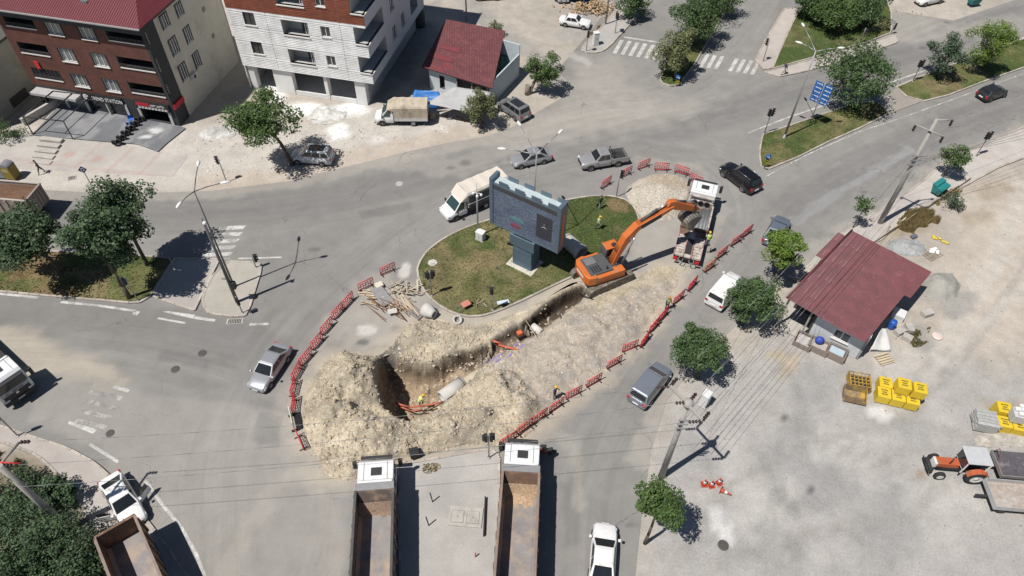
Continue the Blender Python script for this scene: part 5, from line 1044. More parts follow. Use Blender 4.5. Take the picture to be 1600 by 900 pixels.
# ---- pickup
def pickup():
    o = thing('pickup_truck', 'silver crew-cab pickup with empty bed heading left', 'pickup', P(941, 256), yaw((972, 252), (910, 262))); pm = paint('paint_pickup', (.40, .40, .405), .3, .4); L = 5.25; hw = .92
    st = [(-.12, 1, .32, 1.12), (0, 1, .32, 1.11), (.18, 1, .32, 1.10), (.33, .98, .32, 1.04), (.45, .93, .34, .95), (.49, .86, .4, .85), (.5, .76, .48, .75)]; rings = []
    for xf, wf, zb, zt in st:
        x = xf * L; w_ = hw * wf; rings.append([(x, -w_ * .9, zb), (x, -w_, zb + .2), (x, -w_, zb + (zt - zb) * .7), (x, -w_ * .93, zt - .03), (x, -w_ * .5, zt + .01), (x, w_ * .5, zt + .01), (x, w_ * .93, zt - .03), (x, w_, zb + (zt - zb) * .7), (x, w_, zb + .2), (x, w_ * .9, zb)])
    mb = MB(); mb.loft(rings)
    for sx in (-1.42, 1.62):
        for sy in (-1, 1): mb.cyl((sx, sy * .55, .4), (sx, sy * .93, .4), .43, n=18, m=1)
    mb.box(-2.5, 2.3, -.8, .8, .3, .5, 1)
    g0 = [Vector(p) for p in ((-.66, -.86, 1.08), (1.2, -.86, 1.08), (1.2, .86, 1.08), (-.66, .86, 1.08))]; g1 = [Vector(p) for p in ((-.5, -.68, 1.72), (.55, -.68, 1.72), (.55, .68, 1.72), (-.5, .68, 1.72))]; g2 = [Vector((v.x * .85, v.y * .8, 1.78)) for v in g1]; mb.hexa(g0, g1); mb.hexa(g1, g2); mb.build('body', [pm, TRIM], o, .03)
    def bil(q, u, v): return q[0].lerp(q[1], u).lerp(q[3].lerp(q[2], u), v)
    for nm, q, u0, u1 in (('windshield', [g0[1], g0[2], g1[2], g1[1]], .06, .94), ('rear_window', [g0[3], g0[0], g1[0], g1[3]], .1, .9), ('side_window', [g0[0], g0[1], g1[1], g1[0]], .08, .42), ('side_window', [g0[0], g0[1], g1[1], g1[0]], .46, .88), ('side_window', [g0[2], g0[3], g1[3], g1[2]], .12, .54), ('side_window', [g0[2], g0[3], g1[3], g1[2]], .58, .92)):
        qq = [bil(q, u0, .12), bil(q, u1, .12), bil(q, u1, .9), bil(q, u0, .9)]; n = (qq[1] - qq[0]).cross(qq[3] - qq[0]).normalized() * .014; m = MB(); m.hexa([v - n for v in qq], [v + n for v in qq]); m.build(nm, CGLASS, o)
    bed = MB(); bed.box(-2.62, -.7, -.91, -.83, .55, 1.12); bed.box(-2.62, -.7, .83, .91, .55, 1.12); bed.box(-2.62, -2.54, -.83, .83, .55, 1.12); bed.box(-.78, -.7, -.83, .83, .55, 1.14); bo = bed.build('cargo_bed', pm, o, .01); MB().box(-2.54, -.78, -.83, .83, .55, .64).build('bed_liner', TRIM, bo); MB().tube([(-.95, -.72, 1.1), (-.9, -.66, 1.7), (-.9, .66, 1.7), (-.95, .72, 1.1)], .035, 6).build('roll_bar', TRIM, bo)
    for s in (-1, 1):
        for sx in (-1.42, 1.62): wheel(o, sx, s * .84, .385, .24, RIM)
        MB().box(2.38, 2.58, s * .55 if s > 0 else -.84, .84 if s > 0 else -.55, .78, .96).build('headlight', HLAMP, o, .03); MB().box(-2.66, -2.6, s * .72 if s > 0 else -.9, .9 if s > 0 else -.72, .7, 1.05).build('taillight', TLAMP, o); MB().box(.95, 1.1, s * .93 if s > 0 else -1.12, 1.12 if s > 0 else -.93, 1.1, 1.28).build('mirror', pm, o, .03)
    MB().box(2.58, 2.64, -.5, .5, .62, .9).build('grille', TRIM, o)
pickup()
# ---- transit cab shared by two light trucks
def light_truck(label, ctr, head, canvas, side_open, cl, hh, canvas_mat):
    o = thing('box_truck', label, 'truck', P(*ctr), yaw(*head)); pm = paint('paint_truck_white', (.74, .74, .735), .35); hw = .98
    st = [(.55, 1, .35, 1.15), (1.3, 1, .35, 1.15), (1.75, 1, .33, 1.12), (2.3, .96, .32, .98), (2.62, .9, .34, .82), (2.75, .78, .4, .66)]; rings = []
    for x, wf, zb, zt in st:
        w_ = hw * wf; rings.append([(x, -w_ * .9, zb), (x, -w_, zb + .15), (x, -w_, zb + (zt - zb) * .7), (x, -w_ * .92, zt), (x, w_ * .92, zt), (x, w_, zb + (zt - zb) * .7), (x, w_, zb + .15), (x, w_ * .9, zb)])
    mb = MB(); mb.loft(rings)
    for sy in (-1, 1): mb.cyl((1.85, sy * .6, .36), (1.85, sy * .995, .36), .42, n=18, m=1)
    g0 = [Vector(p) for p in ((.56, -.94, 1.1), (1.98, -.94, 1.1), (1.98, .94, 1.1), (.56, .94, 1.1))]; g1 = [Vector(p) for p in ((.6, -.8, 1.98), (1.2, -.8, 1.98), (1.2, .8, 1.98), (.6, .8, 1.98))]; g2 = [Vector((v.x - .05, v.y * .85, 2.05)) for v in g1]; mb.hexa(g0, g1); mb.hexa(g1, g2); cb = mb.build('cab', [pm, TRIM], o, .03)
    def bil(q, u, v): return q[0].lerp(q[1], u).lerp(q[3].lerp(q[2], u), v)
    for nm, q, u0, u1 in (('windshield', [g0[1], g0[2], g1[2], g1[1]], .05, .95), ('side_window', [g0[0], g0[1], g1[1], g1[0]], .25, .9), ('side_window', [g0[2], g0[3], g1[3], g1[2]], .1, .75)):
        qq = [bil(q, u0, .1), bil(q, u1, .1), bil(q, u1, .92), bil(q, u0, .92)]; n = (qq[1] - qq[0]).cross(qq[3] - qq[0]).normalized() * .014; m = MB(); m.hexa([v - n for v in qq], [v + n for v in qq]); m.build(nm, dark_glass('teal_glass', (.03, .06, .06), .06), cb)
    for s in (-1, 1):
        MB().box(2.42, 2.68, s * .58 if s > 0 else -.9, .9 if s > 0 else -.58, .62, .86).build('headlight', HLAMP, cb, .03); MB().box(1.7, 1.82, s * 1.0 if s > 0 else -1.26, 1.26 if s > 0 else -1.0, 1.1, 1.45).build('mirror', TRIM, cb, .03)
        wheel(o, 1.85, s * .9, .36, .22, RIM); wheel(o, -1.6, s * .88, .36, .3, RIM)
    MB().box(2.66, 2.74, -.5, .5, .5, .68).build('grille', TRIM, cb); MB().box(2.55, 2.72, -.85, .85, .33, .46).build('bumper', TRIM, cb)
    MB().box(-cl + .3, 2.0, -.42, .42, .42, .6).build('chassis', TRIM, o); MB().box(-cl + .45, .45, -1.02, 1.02, .62, .75).build('load_floor', TRIM, o)
    for s in (-1, 1): MB().box(-cl + .45, .45, s * 1.02 if s > 0 else -1.06, 1.06 if s > 0 else -1.02, .7, 1.12).build('side_board', paint('board_grey', (.55, .55, .55)) if not side_open else TRIM, o)
    MB().box(-cl + .41, -cl + .45, -1.02, 1.02, .7, 1.12).build('tailboard', TRIM, o)
    x0, x1 = -cl + .42, .48; z1 = hh
    nr = 8; V = []; prof = [(-1.07, 1.1), (-1.07, z1 - .25), (-.92, z1 - .05), (0, z1 + .06), (.92, z1 - .05), (1.07, z1 - .25), (1.07, 1.1)]; rings = []
    for k in range(nr + 1):
        x = x0 + (x1 - x0) * k / nr; sg_ = .045 if k % 2 else 0; rings.append([(x, y * (1 - sg_ * .4), z - (sg_ if z > 1.3 else 0)) for y, z in prof])
    lo = MB(); lo.loft(rings, 0, False, False, False)
    V0 = rings[0]; lo.add(V0, [tuple(range(len(V0) - 1, -1, -1))], 0)
    fx = x1 + .75; fp = [(fx, -.95, 2.08), (fx, .95, 2.08)]; R1 = rings[-1]; lo.add([R1[1], R1[2], R1[3], R1[4], R1[5], fp[1], fp[0]], [(0, 1, 2, 3, 4, 5, 6)], 0); lo.add(R1, [tuple(range(len(R1)))], 0); lo.add([R1[1], fp[0], (x1, -1.07, 2.0)], [(0, 1, 2)], 0); lo.add([R1[5], (x1, 1.07, 2.0), fp[1]], [(0, 1, 2)], 0)
    cv = lo.build('canvas_cover', canvas_mat, o)
    if side_open:
        for s in (-1, 1): MB().box(x0 + .1, x1 - .1, s * 1.075 if s > 0 else -1.10, 1.10 if s > 0 else -1.075, 1.15, z1 - .45).build('side_curtain', M('dark_mesh_curtain', (.10, .10, .11), .7), cv); MB().box(x0, x1, s * 1.1 if s > 0 else -1.13, 1.13 if s > 0 else -1.1, 1.55, 1.6).build('side_rail', WFRAME, cv)
    return o
light_truck('white light truck with flat beige canvas roof left of the billboard', (730, 326), ((767, 310), (693, 343)), 1, True, 4.6, 2.95, M('beige_canvas', (.60, .545, .48), .85, var=.06, scale=1))
light_truck('parked white light truck with stained beige canvas by the white building', (625, 189), ((655, 189), (585, 189)), 1, False, 3.7, 2.6, M('stained_canvas', (.47, .41, .32), .95, var=.2, scale=1.2, dirt=(.25, .21, .16), dirt_amt=.3))
# ---- dump trucks
RUSTF = M('worn_steel_floor', (.24, .225, .225), .6, .1, var=.25, scale=.9, dirt=(.40, .30, .22), dirt_amt=.48); RUSTW = M('rusty_bed_wall', (.16, .10, .07), .85, .1, var=.3, scale=1.4, dirt=(.33, .20, .12), dirt_amt=.35); RIMB = M('bed_rim', (.24, .19, .16), .75, .1, var=.25, dirt=(.36, .2, .12), dirt_amt=.25); STEELG = M('grey_steel', (.22, .22, .225), .6, .2, var=.15)
SOILM = ground_mat('load_soil', .2, .3, 1.0, 1, False, 0, 6)
def big_cab(o, x0, pm, z1=2.95):
    """flat-fronted lorry cab, rear face at x0"""
    hw = 1.22; mb = MB(); prof = [(x0, .9), (x0 + 2.05, .75), (x0 + 2.15, 1.0), (x0 + 2.15, 1.75), (x0 + 1.92, z1 - .22), (x0 + 1.7, z1), (x0 + .08, z1), (x0, z1 - .08)]
    mb.yprism(prof, -hw, hw); cb = mb.build('cab', pm, o, .09)
    a, b = Vector((x0 + 2.165, 0, 1.80)), Vector((x0 + 1.95, 0, z1 - .26)); n = Vector((.03, 0, .01)); m = MB(); q = [Vector((a.x, -1.1, a.z)), Vector((a.x, 1.1, a.z)), Vector((b.x, 1.05, b.z)), Vector((b.x, -1.05, b.z))]; m.hexa([v - n for v in q], [v + n * .5 for v in q]); m.build('windshield', CGLASS, cb)
    for y_ in (-.8, .8): MB().box(x0 + .12, x0 + 1.66, y_ - .02, y_ + .02, z1, z1 + .012).build('roof_seam', STEELG, cb)
    MB().box(x0 + .1, x0 + .3, -1.15, 1.15, z1, z1 + .1).build('air_deflector', pm, cb, .04); MB().box(x0 + .65, x0 + 1.25, -.42, .32, z1, z1 + .05).build('roof_hatch', TRIM, cb, .04); MB().box(x0 + 2.02, x0 + 2.3, -1.1, 1.1, z1 - .3, z1 - .24).build('sun_visor', TRIM, cb)
    for s in (-1, 1):
        MB().box(x0 + 1.05, x0 + 1.85, s * 1.22 if s > 0 else -1.235, 1.235 if s > 0 else -1.22, 1.75, z1 - .42).build('side_window', CGLASS, cb); MB().box(x0 + .12, x0 + .7, s * 1.1 if s > 0 else -1.245, 1.245 if s > 0 else -1.1, 1.6, z1 - .3).build('air_intake', TRIM, cb)
        mr = MB(); mr.box(x0 + 1.9, x0 + 2.1, s * 1.45 if s > 0 else -1.72, 1.72 if s > 0 else -1.45, 1.7, 2.5); mr.tube([(x0 + 1.9, s * 1.2, z1 - .35), (x0 + 1.98, s * 1.58, z1 - .4), (x0 + 1.98, s * 1.58, 2.4)], .03, 5); mr.build('mirror', TRIM, cb, .03); MB().box(x0 + 2.1, x0 + 2.2, s * .72 if s > 0 else -1.16, 1.16 if s > 0 else -.72, .82, 1.02).build('headlight', HLAMP, cb, .03)
    MB().box(x0 + 2.0, x0 + 2.24, -1.22, 1.22, .42, .8).build('bumper', TRIM, cb, .04); gr = MB()
    for k in range(5): gr.box(x0 + 2.15, x0 + 2.18, -.85, .85, 1.08 + k * .12, 1.14 + k * .12)
    gr.build('grille', TRIM, cb); return cb
def dump_truck(label, frontc, head, L=7.6, cab=True, load=None, zr=3.1, rim_m=None, wall_m=None, head_grey=True, group=None, gate_open=False):
    """frontc = middle of the bed's front rim (world), head = yaw"""
    o = thing('dump_truck', label, 'truck', (frontc[0], frontc[1], 0), head); hw = 1.3; zf = 1.35; rm = rim_m or RIMB; wm = wall_m or RUSTW
    bd = MB()
    for s in (-1, 1):
        y0, y1 = (hw - .09, hw) if s > 0 else (-hw, -hw + .09); bd.box(-L, 0, y0, y1, zf - .1, zr, 0)
    so_ = bd.build('side_wall', wm, o)
    rmb = MB()
    for s in (-1, 1):
        y0, y1 = (hw - .14, hw + .04) if s > 0 else (-hw - .04, -hw + .14); rmb.box(-L, .02, y0, y1, zr, zr + .12)
    rmb.build('top_rail', rm, o, .02)
    for k in range(8):
        x = -L + .3 + (L - .6) * k / 7
        for s in (-1, 1): MB().box(x - .09, x + .09, hw if s > 0 else -hw - .1, hw + .1 if s > 0 else -hw, zf - .1, zr).build('rib', wm, o)
    fl = MB(); fl.box(-L + .02, -.95, -hw + .09, hw - .09, zf - .12, zf); 
    for s in (-1, 1): fl.hexa([(-L + .1, s * (hw - .09), zf), (-1.0, s * (hw - .09), zf), (-1.0, s * (hw - .32), zf), (-L + .1, s * (hw - .32), zf)] if s > 0 else [(-L + .1, s * (hw - .32), zf), (-1.0, s * (hw - .32), zf), (-1.0, s * (hw - .09), zf), (-L + .1, s * (hw - .09), zf)], [(-L + .1, s * (hw - .092), zf + .26), (-1.0, s * (hw - .092), zf + .26), (-1.0, s * (hw - .318), zf + .01), (-L + .1, s * (hw - .318), zf + .01)] if s > 0 else [(-L + .1, s * (hw - .318), zf + .01), (-1.0, s * (hw - .318), zf + .01), (-1.0, s * (hw - .092), zf + .26), (-L + .1, s * (hw - .092), zf + .26)])
    fl.build('bed_floor', RUSTF, o)
    hb = MB(); hb.hexa([(-1.0, -hw + .095, zf - .1), (-.9, -hw + .095, zf - .1), (-.9, hw - .095, zf - .1), (-1.0, hw - .095, zf - .1)], [(-.06, -hw + .095, zr + .05), (0, -hw + .095, zr + .05), (0, hw - .095, zr + .05), (-.06, hw - .095, zr + .05)]); hb.build('headboard', wm, o)
    tg = MB(); tg.box(-L - .08, -L, -hw + .02, hw - .02, zf - .2, zr - .05); tg.box(-L - .14, -L + .05, -hw, hw, zr - .02, zr + .1); t_ = tg.build('tailgate', wm, o, .01)
    for k in range(6): y = -hw + .25 + (2 * hw - .5) * k / 5; MB().box(-L - .16, -L - .08, y - .07, y + .07, zf - .2, zr - .05).build('tailgate_rib', wm, t_)
    if head_grey:
        v = MB(); v.hexa([(0, -hw, zr + .02), (.5, -hw, zr + .1), (.5, hw, zr + .1), (0, hw, zr + .02)], [(0, -hw, zr + .1), (.5, -hw, zr + .18), (.5, hw, zr + .18), (0, hw, zr + .1)]); v.build('canopy_plate', STEELG, o)
    if load is not None:
        nx, ny = 30, 12; V = []; F = []
        for j in range(ny + 1):
            for i in range(nx + 1):
                x = -L + .05 + (L - .5) * i / nx; y = -hw + .1 + (2 * hw - .2) * j / ny; V.append((x, y, zr - .35 + .35 * math.sin(math.pi * j / ny) + .25 * (float(fbm(np.array([x * 1.2]), np.array([y * 1.2]), 201)[0]) - .5)))
        for j in range(ny):
            for i in range(nx): q = j * (nx + 1) + i; F.append((q, q + 1, q + nx + 2, q + nx + 1))
        lo = np_obj('soil_load', V, F, SOILM, None, True, o); set_col(lo, np.tile(np.array(load), (len(V), 1)))
    MB().box(-L + .3, 2.2 if cab else .2, -.45, .45, .75, 1.15).build('chassis', TRIM, o)
    for x in ([-L + 1.2, -L + 2.55] + ([1.35, -.55] if cab else [])):
        for s in (-1, 1): wheel(o, x, s * 1.03, .52, .42, RIMD)
    for s in (-1, 1): MB().box(-L + .4, -.6, s * .8 if s > 0 else -1.2, 1.2 if s > 0 else -.8, 1.1, 1.2).build('mudguard', TRIM, o)
    if cab: big_cab(o, .5, paint('paint_lorry_white', (.72, .73, .735), .4))
    return o
def mid(a, b, z): p = P(*a, z); q = P(*b, z); return (p + q) / 2
DT_R = dump_truck('white dump truck with empty rusty bed, nearest the motorcyclist', mid((783, 738), (845, 738), 3.1), math.radians(87.3)); DT_L = dump_truck('white dump truck with dirt-streaked bed left of the concrete strip', mid((553, 768), (617, 764), 3.1), math.radians(96), rim_m=M('dark_rim', (.075, .072, .07), .7, dirt=(.2, .14, .09), dirt_amt=.2), wall_m=M('dark_bed_wall', (.11, .09, .075), .85, dirt=(.26, .18, .13), dirt_amt=.4))
bl_m = mid((147, 842), (212, 806), 3.1); bl_y = math.radians(-51.5)
dump_truck('brown tipper bed behind the white car with open doors', (bl_m.x + 7.6 * math.cos(bl_y), bl_m.y + 7.6 * math.sin(bl_y)), bl_y, cab=True)
fl_m = mid((39, 311), (62, 291), 3.0); fl_y = math.radians(175)
dump_truck('tipper truck loaded with brown soil at the left edge', (fl_m.x + 6.5 * math.cos(fl_y), fl_m.y + 6.5 * math.sin(fl_y)), fl_y, 6.5, load=(.17, .10, .065), zr=3.0, rim_m=M('pale_rim', (.42, .38, .35), .8), wall_m=M('pale_brown_bed', (.30, .25, .22), .85, dirt=(.2, .14, .1), dirt_amt=.25))
# loose soil in the empty beds
for D, cx, cz, col in ((DT_R, -2.0, 1.36, (.43, .31, .205)), (DT_L, -1.6, 1.36, (.33, .24, .18))):
    V = []; F = []; n = 16
    for j in range(n + 1):
        for i in range(n + 1):
            t = i / n; x = -.5 - (2.9 if cx < -1.8 else 1.9) * t; y = -1.18 + 2.36 * j / n; h = .16 - .30 * t + .5 * (float(fbm(np.array([x * .6]), np.array([y * 2.4]), 211 + int(cx * 10), 5)[0]) - .52) * (.3 + t); V.append((x, y, cz + h - .05 + max(0, (x + 1.0) * 1.86)))
    for j in range(n):
        for i in range(n): q = j * (n + 1) + i; F.append((q, q + 1, q + n + 2, q + n + 1))
    lo = np_obj('soil_residue', V, F, SOILM, None, True, D); set_col(lo, np.tile(np.array(col), (len(V), 1)))
# ---- white lorry at the left edge
ly = math.radians(-36); lp = P(40, 626); lo_ = thing('lorry', 'white lorry with lettered grille band at the left edge', 'truck', (lp.x - 2.2 * math.cos(ly), lp.y - 2.2 * math.sin(ly), 0), ly)
cb_ = big_cab(lo_, 0, paint('paint_lorry_white', (.72, .73, .735)), 2.95); band = MB().box(2.15, 2.2, -1.05, 1.05, 1.42, 1.74).build('name_band', M('band_grey', (.40, .40, .42), .5), cb_)
text(band, 'BS', .26, (2.205, -.75, 1.47), (math.radians(90), 0, math.radians(90)), M('band_red', (.35, .05, .05), .6)); text(band, 'BETON', .26, (2.205, -.25, 1.47), (math.radians(90), 0, math.radians(90)), TRIM)
MB().box(2.15, 2.19, -1.0, 1.0, .82, 1.40).build('grille_panel', TRIM, cb_); MB().cyl((2.19, 0, 1.22), (2.2, 0, 1.22), .12, n=14).build('emblem', CHROME, cb_); MB().box(2.245, 2.25, -.26, .26, .55, .66).build('number_plate', PLATE, cb_)
MB().box(-6, 1.5, -.45, .45, .75, 1.1).build('chassis', TRIM, lo_); MB().box(-6.5, -.5, -1.25, 1.25, 1.15, 1.3).build('flat_bed', TRIM, lo_, .03)
for x in (1.1, -4.8): 
    for s in (-1, 1): wheel(lo_, x, s * 1.03, .5, .34, RIMD)
# ---- platform lorry being loaded
py_ = yaw((1068, 415), (1098, 298)); pc = P(1069, 416)
pl = thing('platform_lorry', 'white platform lorry with ramps being loaded by the excavator', 'truck', pc, py_); WORN = M('worn_white_deck', (.50, .465, .43), .85, var=.3, scale=3, dirt=(.27, .19, .15), dirt_amt=.5); REDR = M('faded_red_rail', (.24, .085, .07), .8, var=.3, dirt=(.45, .39, .35), dirt_amt=.5)
big_cab(pl, 7.5, paint('paint_lorry_white', (.72, .73, .735)), 2.8); MB().box(.2, 9, -.45, .45, .6, 1.0).build('chassis', TRIM, pl)
fr = MB(); fr.box(7.1, 7.4, -1.2, 1.2, 1.15, 2.0)
for s in (-1, 1): fr.box(7.15, 7.35, s * 1.05 - .05, s * 1.05 + .05, 2.0, 2.5)
fr.box(7.15, 7.35, -1.1, 1.1, 2.45, 2.55); fr.build('headboard', WORN, pl); rg = MB()
for y in (-.6, 0, .6): rg.lathe([(.2, -.06), (.28, -.04), (.28, .04), (.2, .06), (.2, -.06)], (7.05, y, 1.9), 14, axis='x')
rg.build('spare_wheel', RUB, pl)
tub = MB(); nt_ = 10
for k in range(nt_):
    a0 = math.pi * (k / nt_); a1 = math.pi * ((k + 1) / nt_); y0, z0 = -1.18 * math.cos(a0), 1.75 - .6 * math.sin(a0); y1, z1 = -1.18 * math.cos(a1), 1.75 - .6 * math.sin(a1)
    tub.add([(3.9, y0, z0), (7.05, y0, z0), (7.05, y1, z1), (3.9, y1, z1)], [(0, 1, 2, 3)], 0, True)
tb = tub.build('tub_liner', M('grey_liner', (.20, .205, .215), .6, .2, var=.15), pl); sm = tb.modifiers.new('t', 'SOLIDIFY'); sm.thickness = .04
for s in (-1, 1): MB().box(3.9, 7.1, s * 1.16 if s > 0 else -1.32, 1.32 if s > 0 else -1.16, 1.1, 1.82).build('side_board', WORN, pl, .02)
MB().box(3.75, 3.9, -1.3, 1.3, 1.0, 1.5).build('cross_board', RUSTW, pl)
MB().box(.1, 3.75, -1.25, 1.25, 1.0, 1.12).build('rear_deck', WORN, pl)
for s in (-1, 1):
    for y in (.35, 1.2): MB().box(.0, 3.7, s * y - .05, s * y + .05, 1.12, 1.26).build('rail', REDR, pl)
    rp = MB()
    for k in range(9): rp.box(.1 + k * .38, .25 + k * .38, s * .78 - .38, s * .78 + .38, 1.14, 1.2)
    rp.build('ramp', WORN, pl); MB().box(2.9, 3.7, s * .78 - .36, s * .78 + .36, 1.2, 1.24).build('rust_plate', RUSTW, pl); MB().tube([(.0, s * .6, 1.1), (-.35, s * .75, 1.0), (-.4, s * .35, .9), (0, s * .25, .95)], .04, 6).build('hook', STEELG, pl); MB().box(-.12, .02, s * .8 if s > 0 else -1.2, 1.2 if s > 0 else -.8, .7, .95).build('taillight', TLAMP, pl)
    for x in (1.2, 2.5, 8.4, 6.6): wheel(pl, x, s * 1.05, .48, .34, RIMD)
MB().box(.5, 2.6, -.28, .28, 1.13, 1.15).build('deck_gap', TRIM, pl)
# ---- excavator
ORG = M('excavator_orange', (.56, .145, .03), .5, 0, var=.14, scale=1.6, coat=.15, dirt=(.36, .23, .14), dirt_amt=.2); EXG = M('excavator_grey', (.10, .10, .105), .6, .2, var=.15); TRK = M('track_steel', (.15, .135, .115), .8, .3, var=.25, scale=5, dirt=(.36, .31, .24), dirt_amt=.4)
ex = thing('excavator', 'orange tracked excavator loading the white lorry', 'excavator', P(940, 434), math.radians(25))
ty_ = math.radians(31) - math.radians(25); ct, st__ = math.cos(ty_), math.sin(ty_)
und = MB(); und.box(-1.4, 1.4, -.9, .9, .45, .85, T=Matrix.Rotation(ty_, 4, 'Z')); und.lathe([(.8, .8), (.8, 1.1), (.2, 1.1)], n=16); und.build('undercarriage', EXG, ex)
for s in (-1, 1):
    prof = []; r = .46; hl = 2.05
    for k in range(9): a = -math.pi / 2 + math.pi * k / 8; prof.append((hl + r * math.cos(a), .46 + r * math.sin(a)))
    for k in range(9): a = math.pi / 2 + math.pi * k / 8; prof.append((-hl + r * math.cos(a), .46 + r * math.sin(a)))
    T = Matrix.Rotation(ty_, 4, 'Z'); t = MB(); t.yprism(prof, s * 1.36 - .3, s * 1.36 + .3, 0, T); tk_ = t.build('track', TRK, ex, .02); sh_ = MB()
    for k in range(15): x = -hl + 2 * hl * k / 14; sh_.box(x - .06, x + .06, s * 1.36 - .31, s * 1.36 + .31, .905, .95, T=T)
    sh_.build('track_shoes', TRK, tk_); rl = MB()
    for k in range(7): x = -hl + 2 * hl * k / 6; sd_ = s * 1.36 + s * .29; p0 = T @ Vector((x, sd_, .42)); p1 = T @ Vector((x, sd_ + s * .03, .42)); rl.cyl(p0, p1, .17 if 0 < k < 6 else .33, n=12)
    rl.build('rollers', EXG, tk_)
hs = MB(); cwp = [(-2.35, -.75), (-2.15, -1.25), (-1.6, -1.42), (1.45, -1.42), (1.45, 1.42), (-1.6, 1.42), (-2.15, 1.25), (-2.35, .75)]; hs.prism(cwp, 1.1, 1.5); hs.build('platform', ORG, ex, .03)
cw = MB(); cw.prism([(-2.38, -.8), (-2.18, -1.3), (-1.62, -1.45), (-1.35, -1.45), (-1.35, 1.45), (-1.62, 1.45), (-2.18, 1.3), (-2.38, .8)], 1.15, 2.1); c_ = cw.build('counterweight', ORG, ex, .08); MB().box(-2.4, -2.37, -.6, .6, 1.55, 1.75).build('name_plate', PLATE, c_)
sdp = MB(); sdp.box(-1.35, 1.4, -1.46, -.7, 1.5, 1.95); sdp.build('side_panel', ORG, ex, .04); s2 = MB(); s2.box(-1.35, .1, .8, 1.46, 1.5, 1.95); s2.build('side_panel', ORG, ex, .04)
dk = MB(); dk.box(-1.9, .35, -1.1, 1.1, 1.9, 2.13); dko = dk.build('engine_deck', EXG, ex, .03)
MB().box(-1.7, -.7, .1, .95, 2.13, 2.2).build('deck_hatch', M('hatch_grey', (.17, .175, .18), .5), dko, .02); gs_ = MB()
for k in range(4): gs_.box(-1.55 + k * .24, -1.4 + k * .24, -.9, -.1, 2.13, 2.16)
gs_.build('deck_grille', TRIM, dko); hyd = MB()
for k in range(9): hyd.tube([(.4 + random.uniform(-.2, .5), -.8 + k * .16, 1.75), (.9, -.75 + k * .15, 2.05 + random.uniform(-.1, .1)), (1.2, -.3 + k * .05, 1.9)], .035, 5)
hyd.box(.3, 1.3, -.65, .55, 1.5, 1.75); hyd.build('hydraulics', EXG, ex); MB().cyl((-.2, -.85, 2.1), (-.2, -.85, 2.5), .07, n=8).build('exhaust', TRIM, ex)
cbm = MB(); prof = [(.35, 1.3), (1.75, 1.3), (1.95, 1.8), (1.75, 2.95), (.45, 2.95), (.35, 2.6)]; cbm.yprism(prof, .48, 1.42); cab = cbm.build('cab', EXG, ex, .05)
MB().box(.42, 1.72, .46, 1.44, 2.95, 3.03).build('cab_roof', ORG, cab, .05); MB().cyl((1.35, .75, 3.03), (1.35, .75, 3.06), .3, n=14).build('roof_vent', TRIM, cab)
MB().hexa([(1.97, .55, 1.85), (1.97, 1.35, 1.85), (1.79, 1.35, 2.85), (1.79, .55, 2.85)], [(1.99, .55, 1.85), (1.99, 1.35, 1.85), (1.81, 1.35, 2.85), (1.81, .55, 2.85)]).build('windshield', CGLASS, cab); MB().box(.5, 1.65, 1.42, 1.435, 1.9, 2.8).build('side_window', CGLASS, cab); MB().box(.5, 1.6, .465, .48, 1.9, 2.8).build('side_window', CGLASS, cab)
bw = .34; y_b = -.08
boom = MB(); bp = [(.75, 1.75, .30), (1.15, 2.9, .42), (1.85, 4.6, .52), (2.75, 5.55, .50), (4.4, 6.15, .42), (5.6, 6.62, .34), (6.15, 6.78, .22)]; rings = []
for i, (x, z, h) in enumerate(bp):
    a = bp[max(0, i - 1)]; b = bp[min(len(bp) - 1, i + 1)]; d = Vector((b[0] - a[0], 0, b[1] - a[1])).normalized(); n = Vector((-d.z, 0, d.x)); c = Vector((x, y_b, z)); rings.append([tuple(c - n * h * .6 + Vector((0, -bw, 0))), tuple(c + n * h * .6 + Vector((0, -bw, 0))), tuple(c + n * h * .6 + Vector((0, bw, 0))), tuple(c - n * h * .6 + Vector((0, bw, 0)))])
boom.loft(rings, 0, True, True, False); bo = boom.build('boom', ORG, ex, .03)
lb = MB(); a, b = Vector((3.0, y_b - bw - .012, 5.58)), Vector((4.9, y_b - bw - .012, 6.28)); u = Vector((-.08, 0, .2)); lb.hexa([a - u, b - u, b - u + Vector((0, .02, 0)), a - u + Vector((0, .02, 0))], [a + u, b + u, b + u + Vector((0, .02, 0)), a + u + Vector((0, .02, 0))]); lb.build('boom_label', TRIM, bo)
hz_ = MB()
for k in range(4): yk = y_b - .21 + .14 * k; hz_.tube([(x - .25 * (i < 2), yk, z + h * .6 + .06) for i, (x, z, h) in enumerate(bp)][:6], .03, 5)
hz_.build('boom_hoses', M('hose_orange_dust', (.45, .13, .03), .7), bo)
for s in (-1, 1):
    cyl = MB(); cyl.cyl((1.45, y_b + s * .5, 1.7), (1.95, y_b + s * .5, 3.2), .12, n=10); cyl.cyl((1.95, y_b + s * .5, 3.2), (2.35, y_b + s * .5, 4.75), .07, n=10, m=1); cyl.build('boom_cylinder', [EXG, CHROME], ex)
ac_ = MB(); ac_.cyl((3.0, y_b, 6.05), (4.6, y_b, 6.85), .13, n=10); ac_.cyl((4.6, y_b, 6.85), (5.75, y_b, 7.25), .075, n=10, m=1); ac_.build('arm_cylinder', [EXG, CHROME], ex)
arm = MB(); ap = [(5.55, 7.2, .26), (6.1, 6.95, .42), (6.7, 6.6, .40), (7.9, 6.0, .30), (9.05, 5.35, .20)]; rings = []
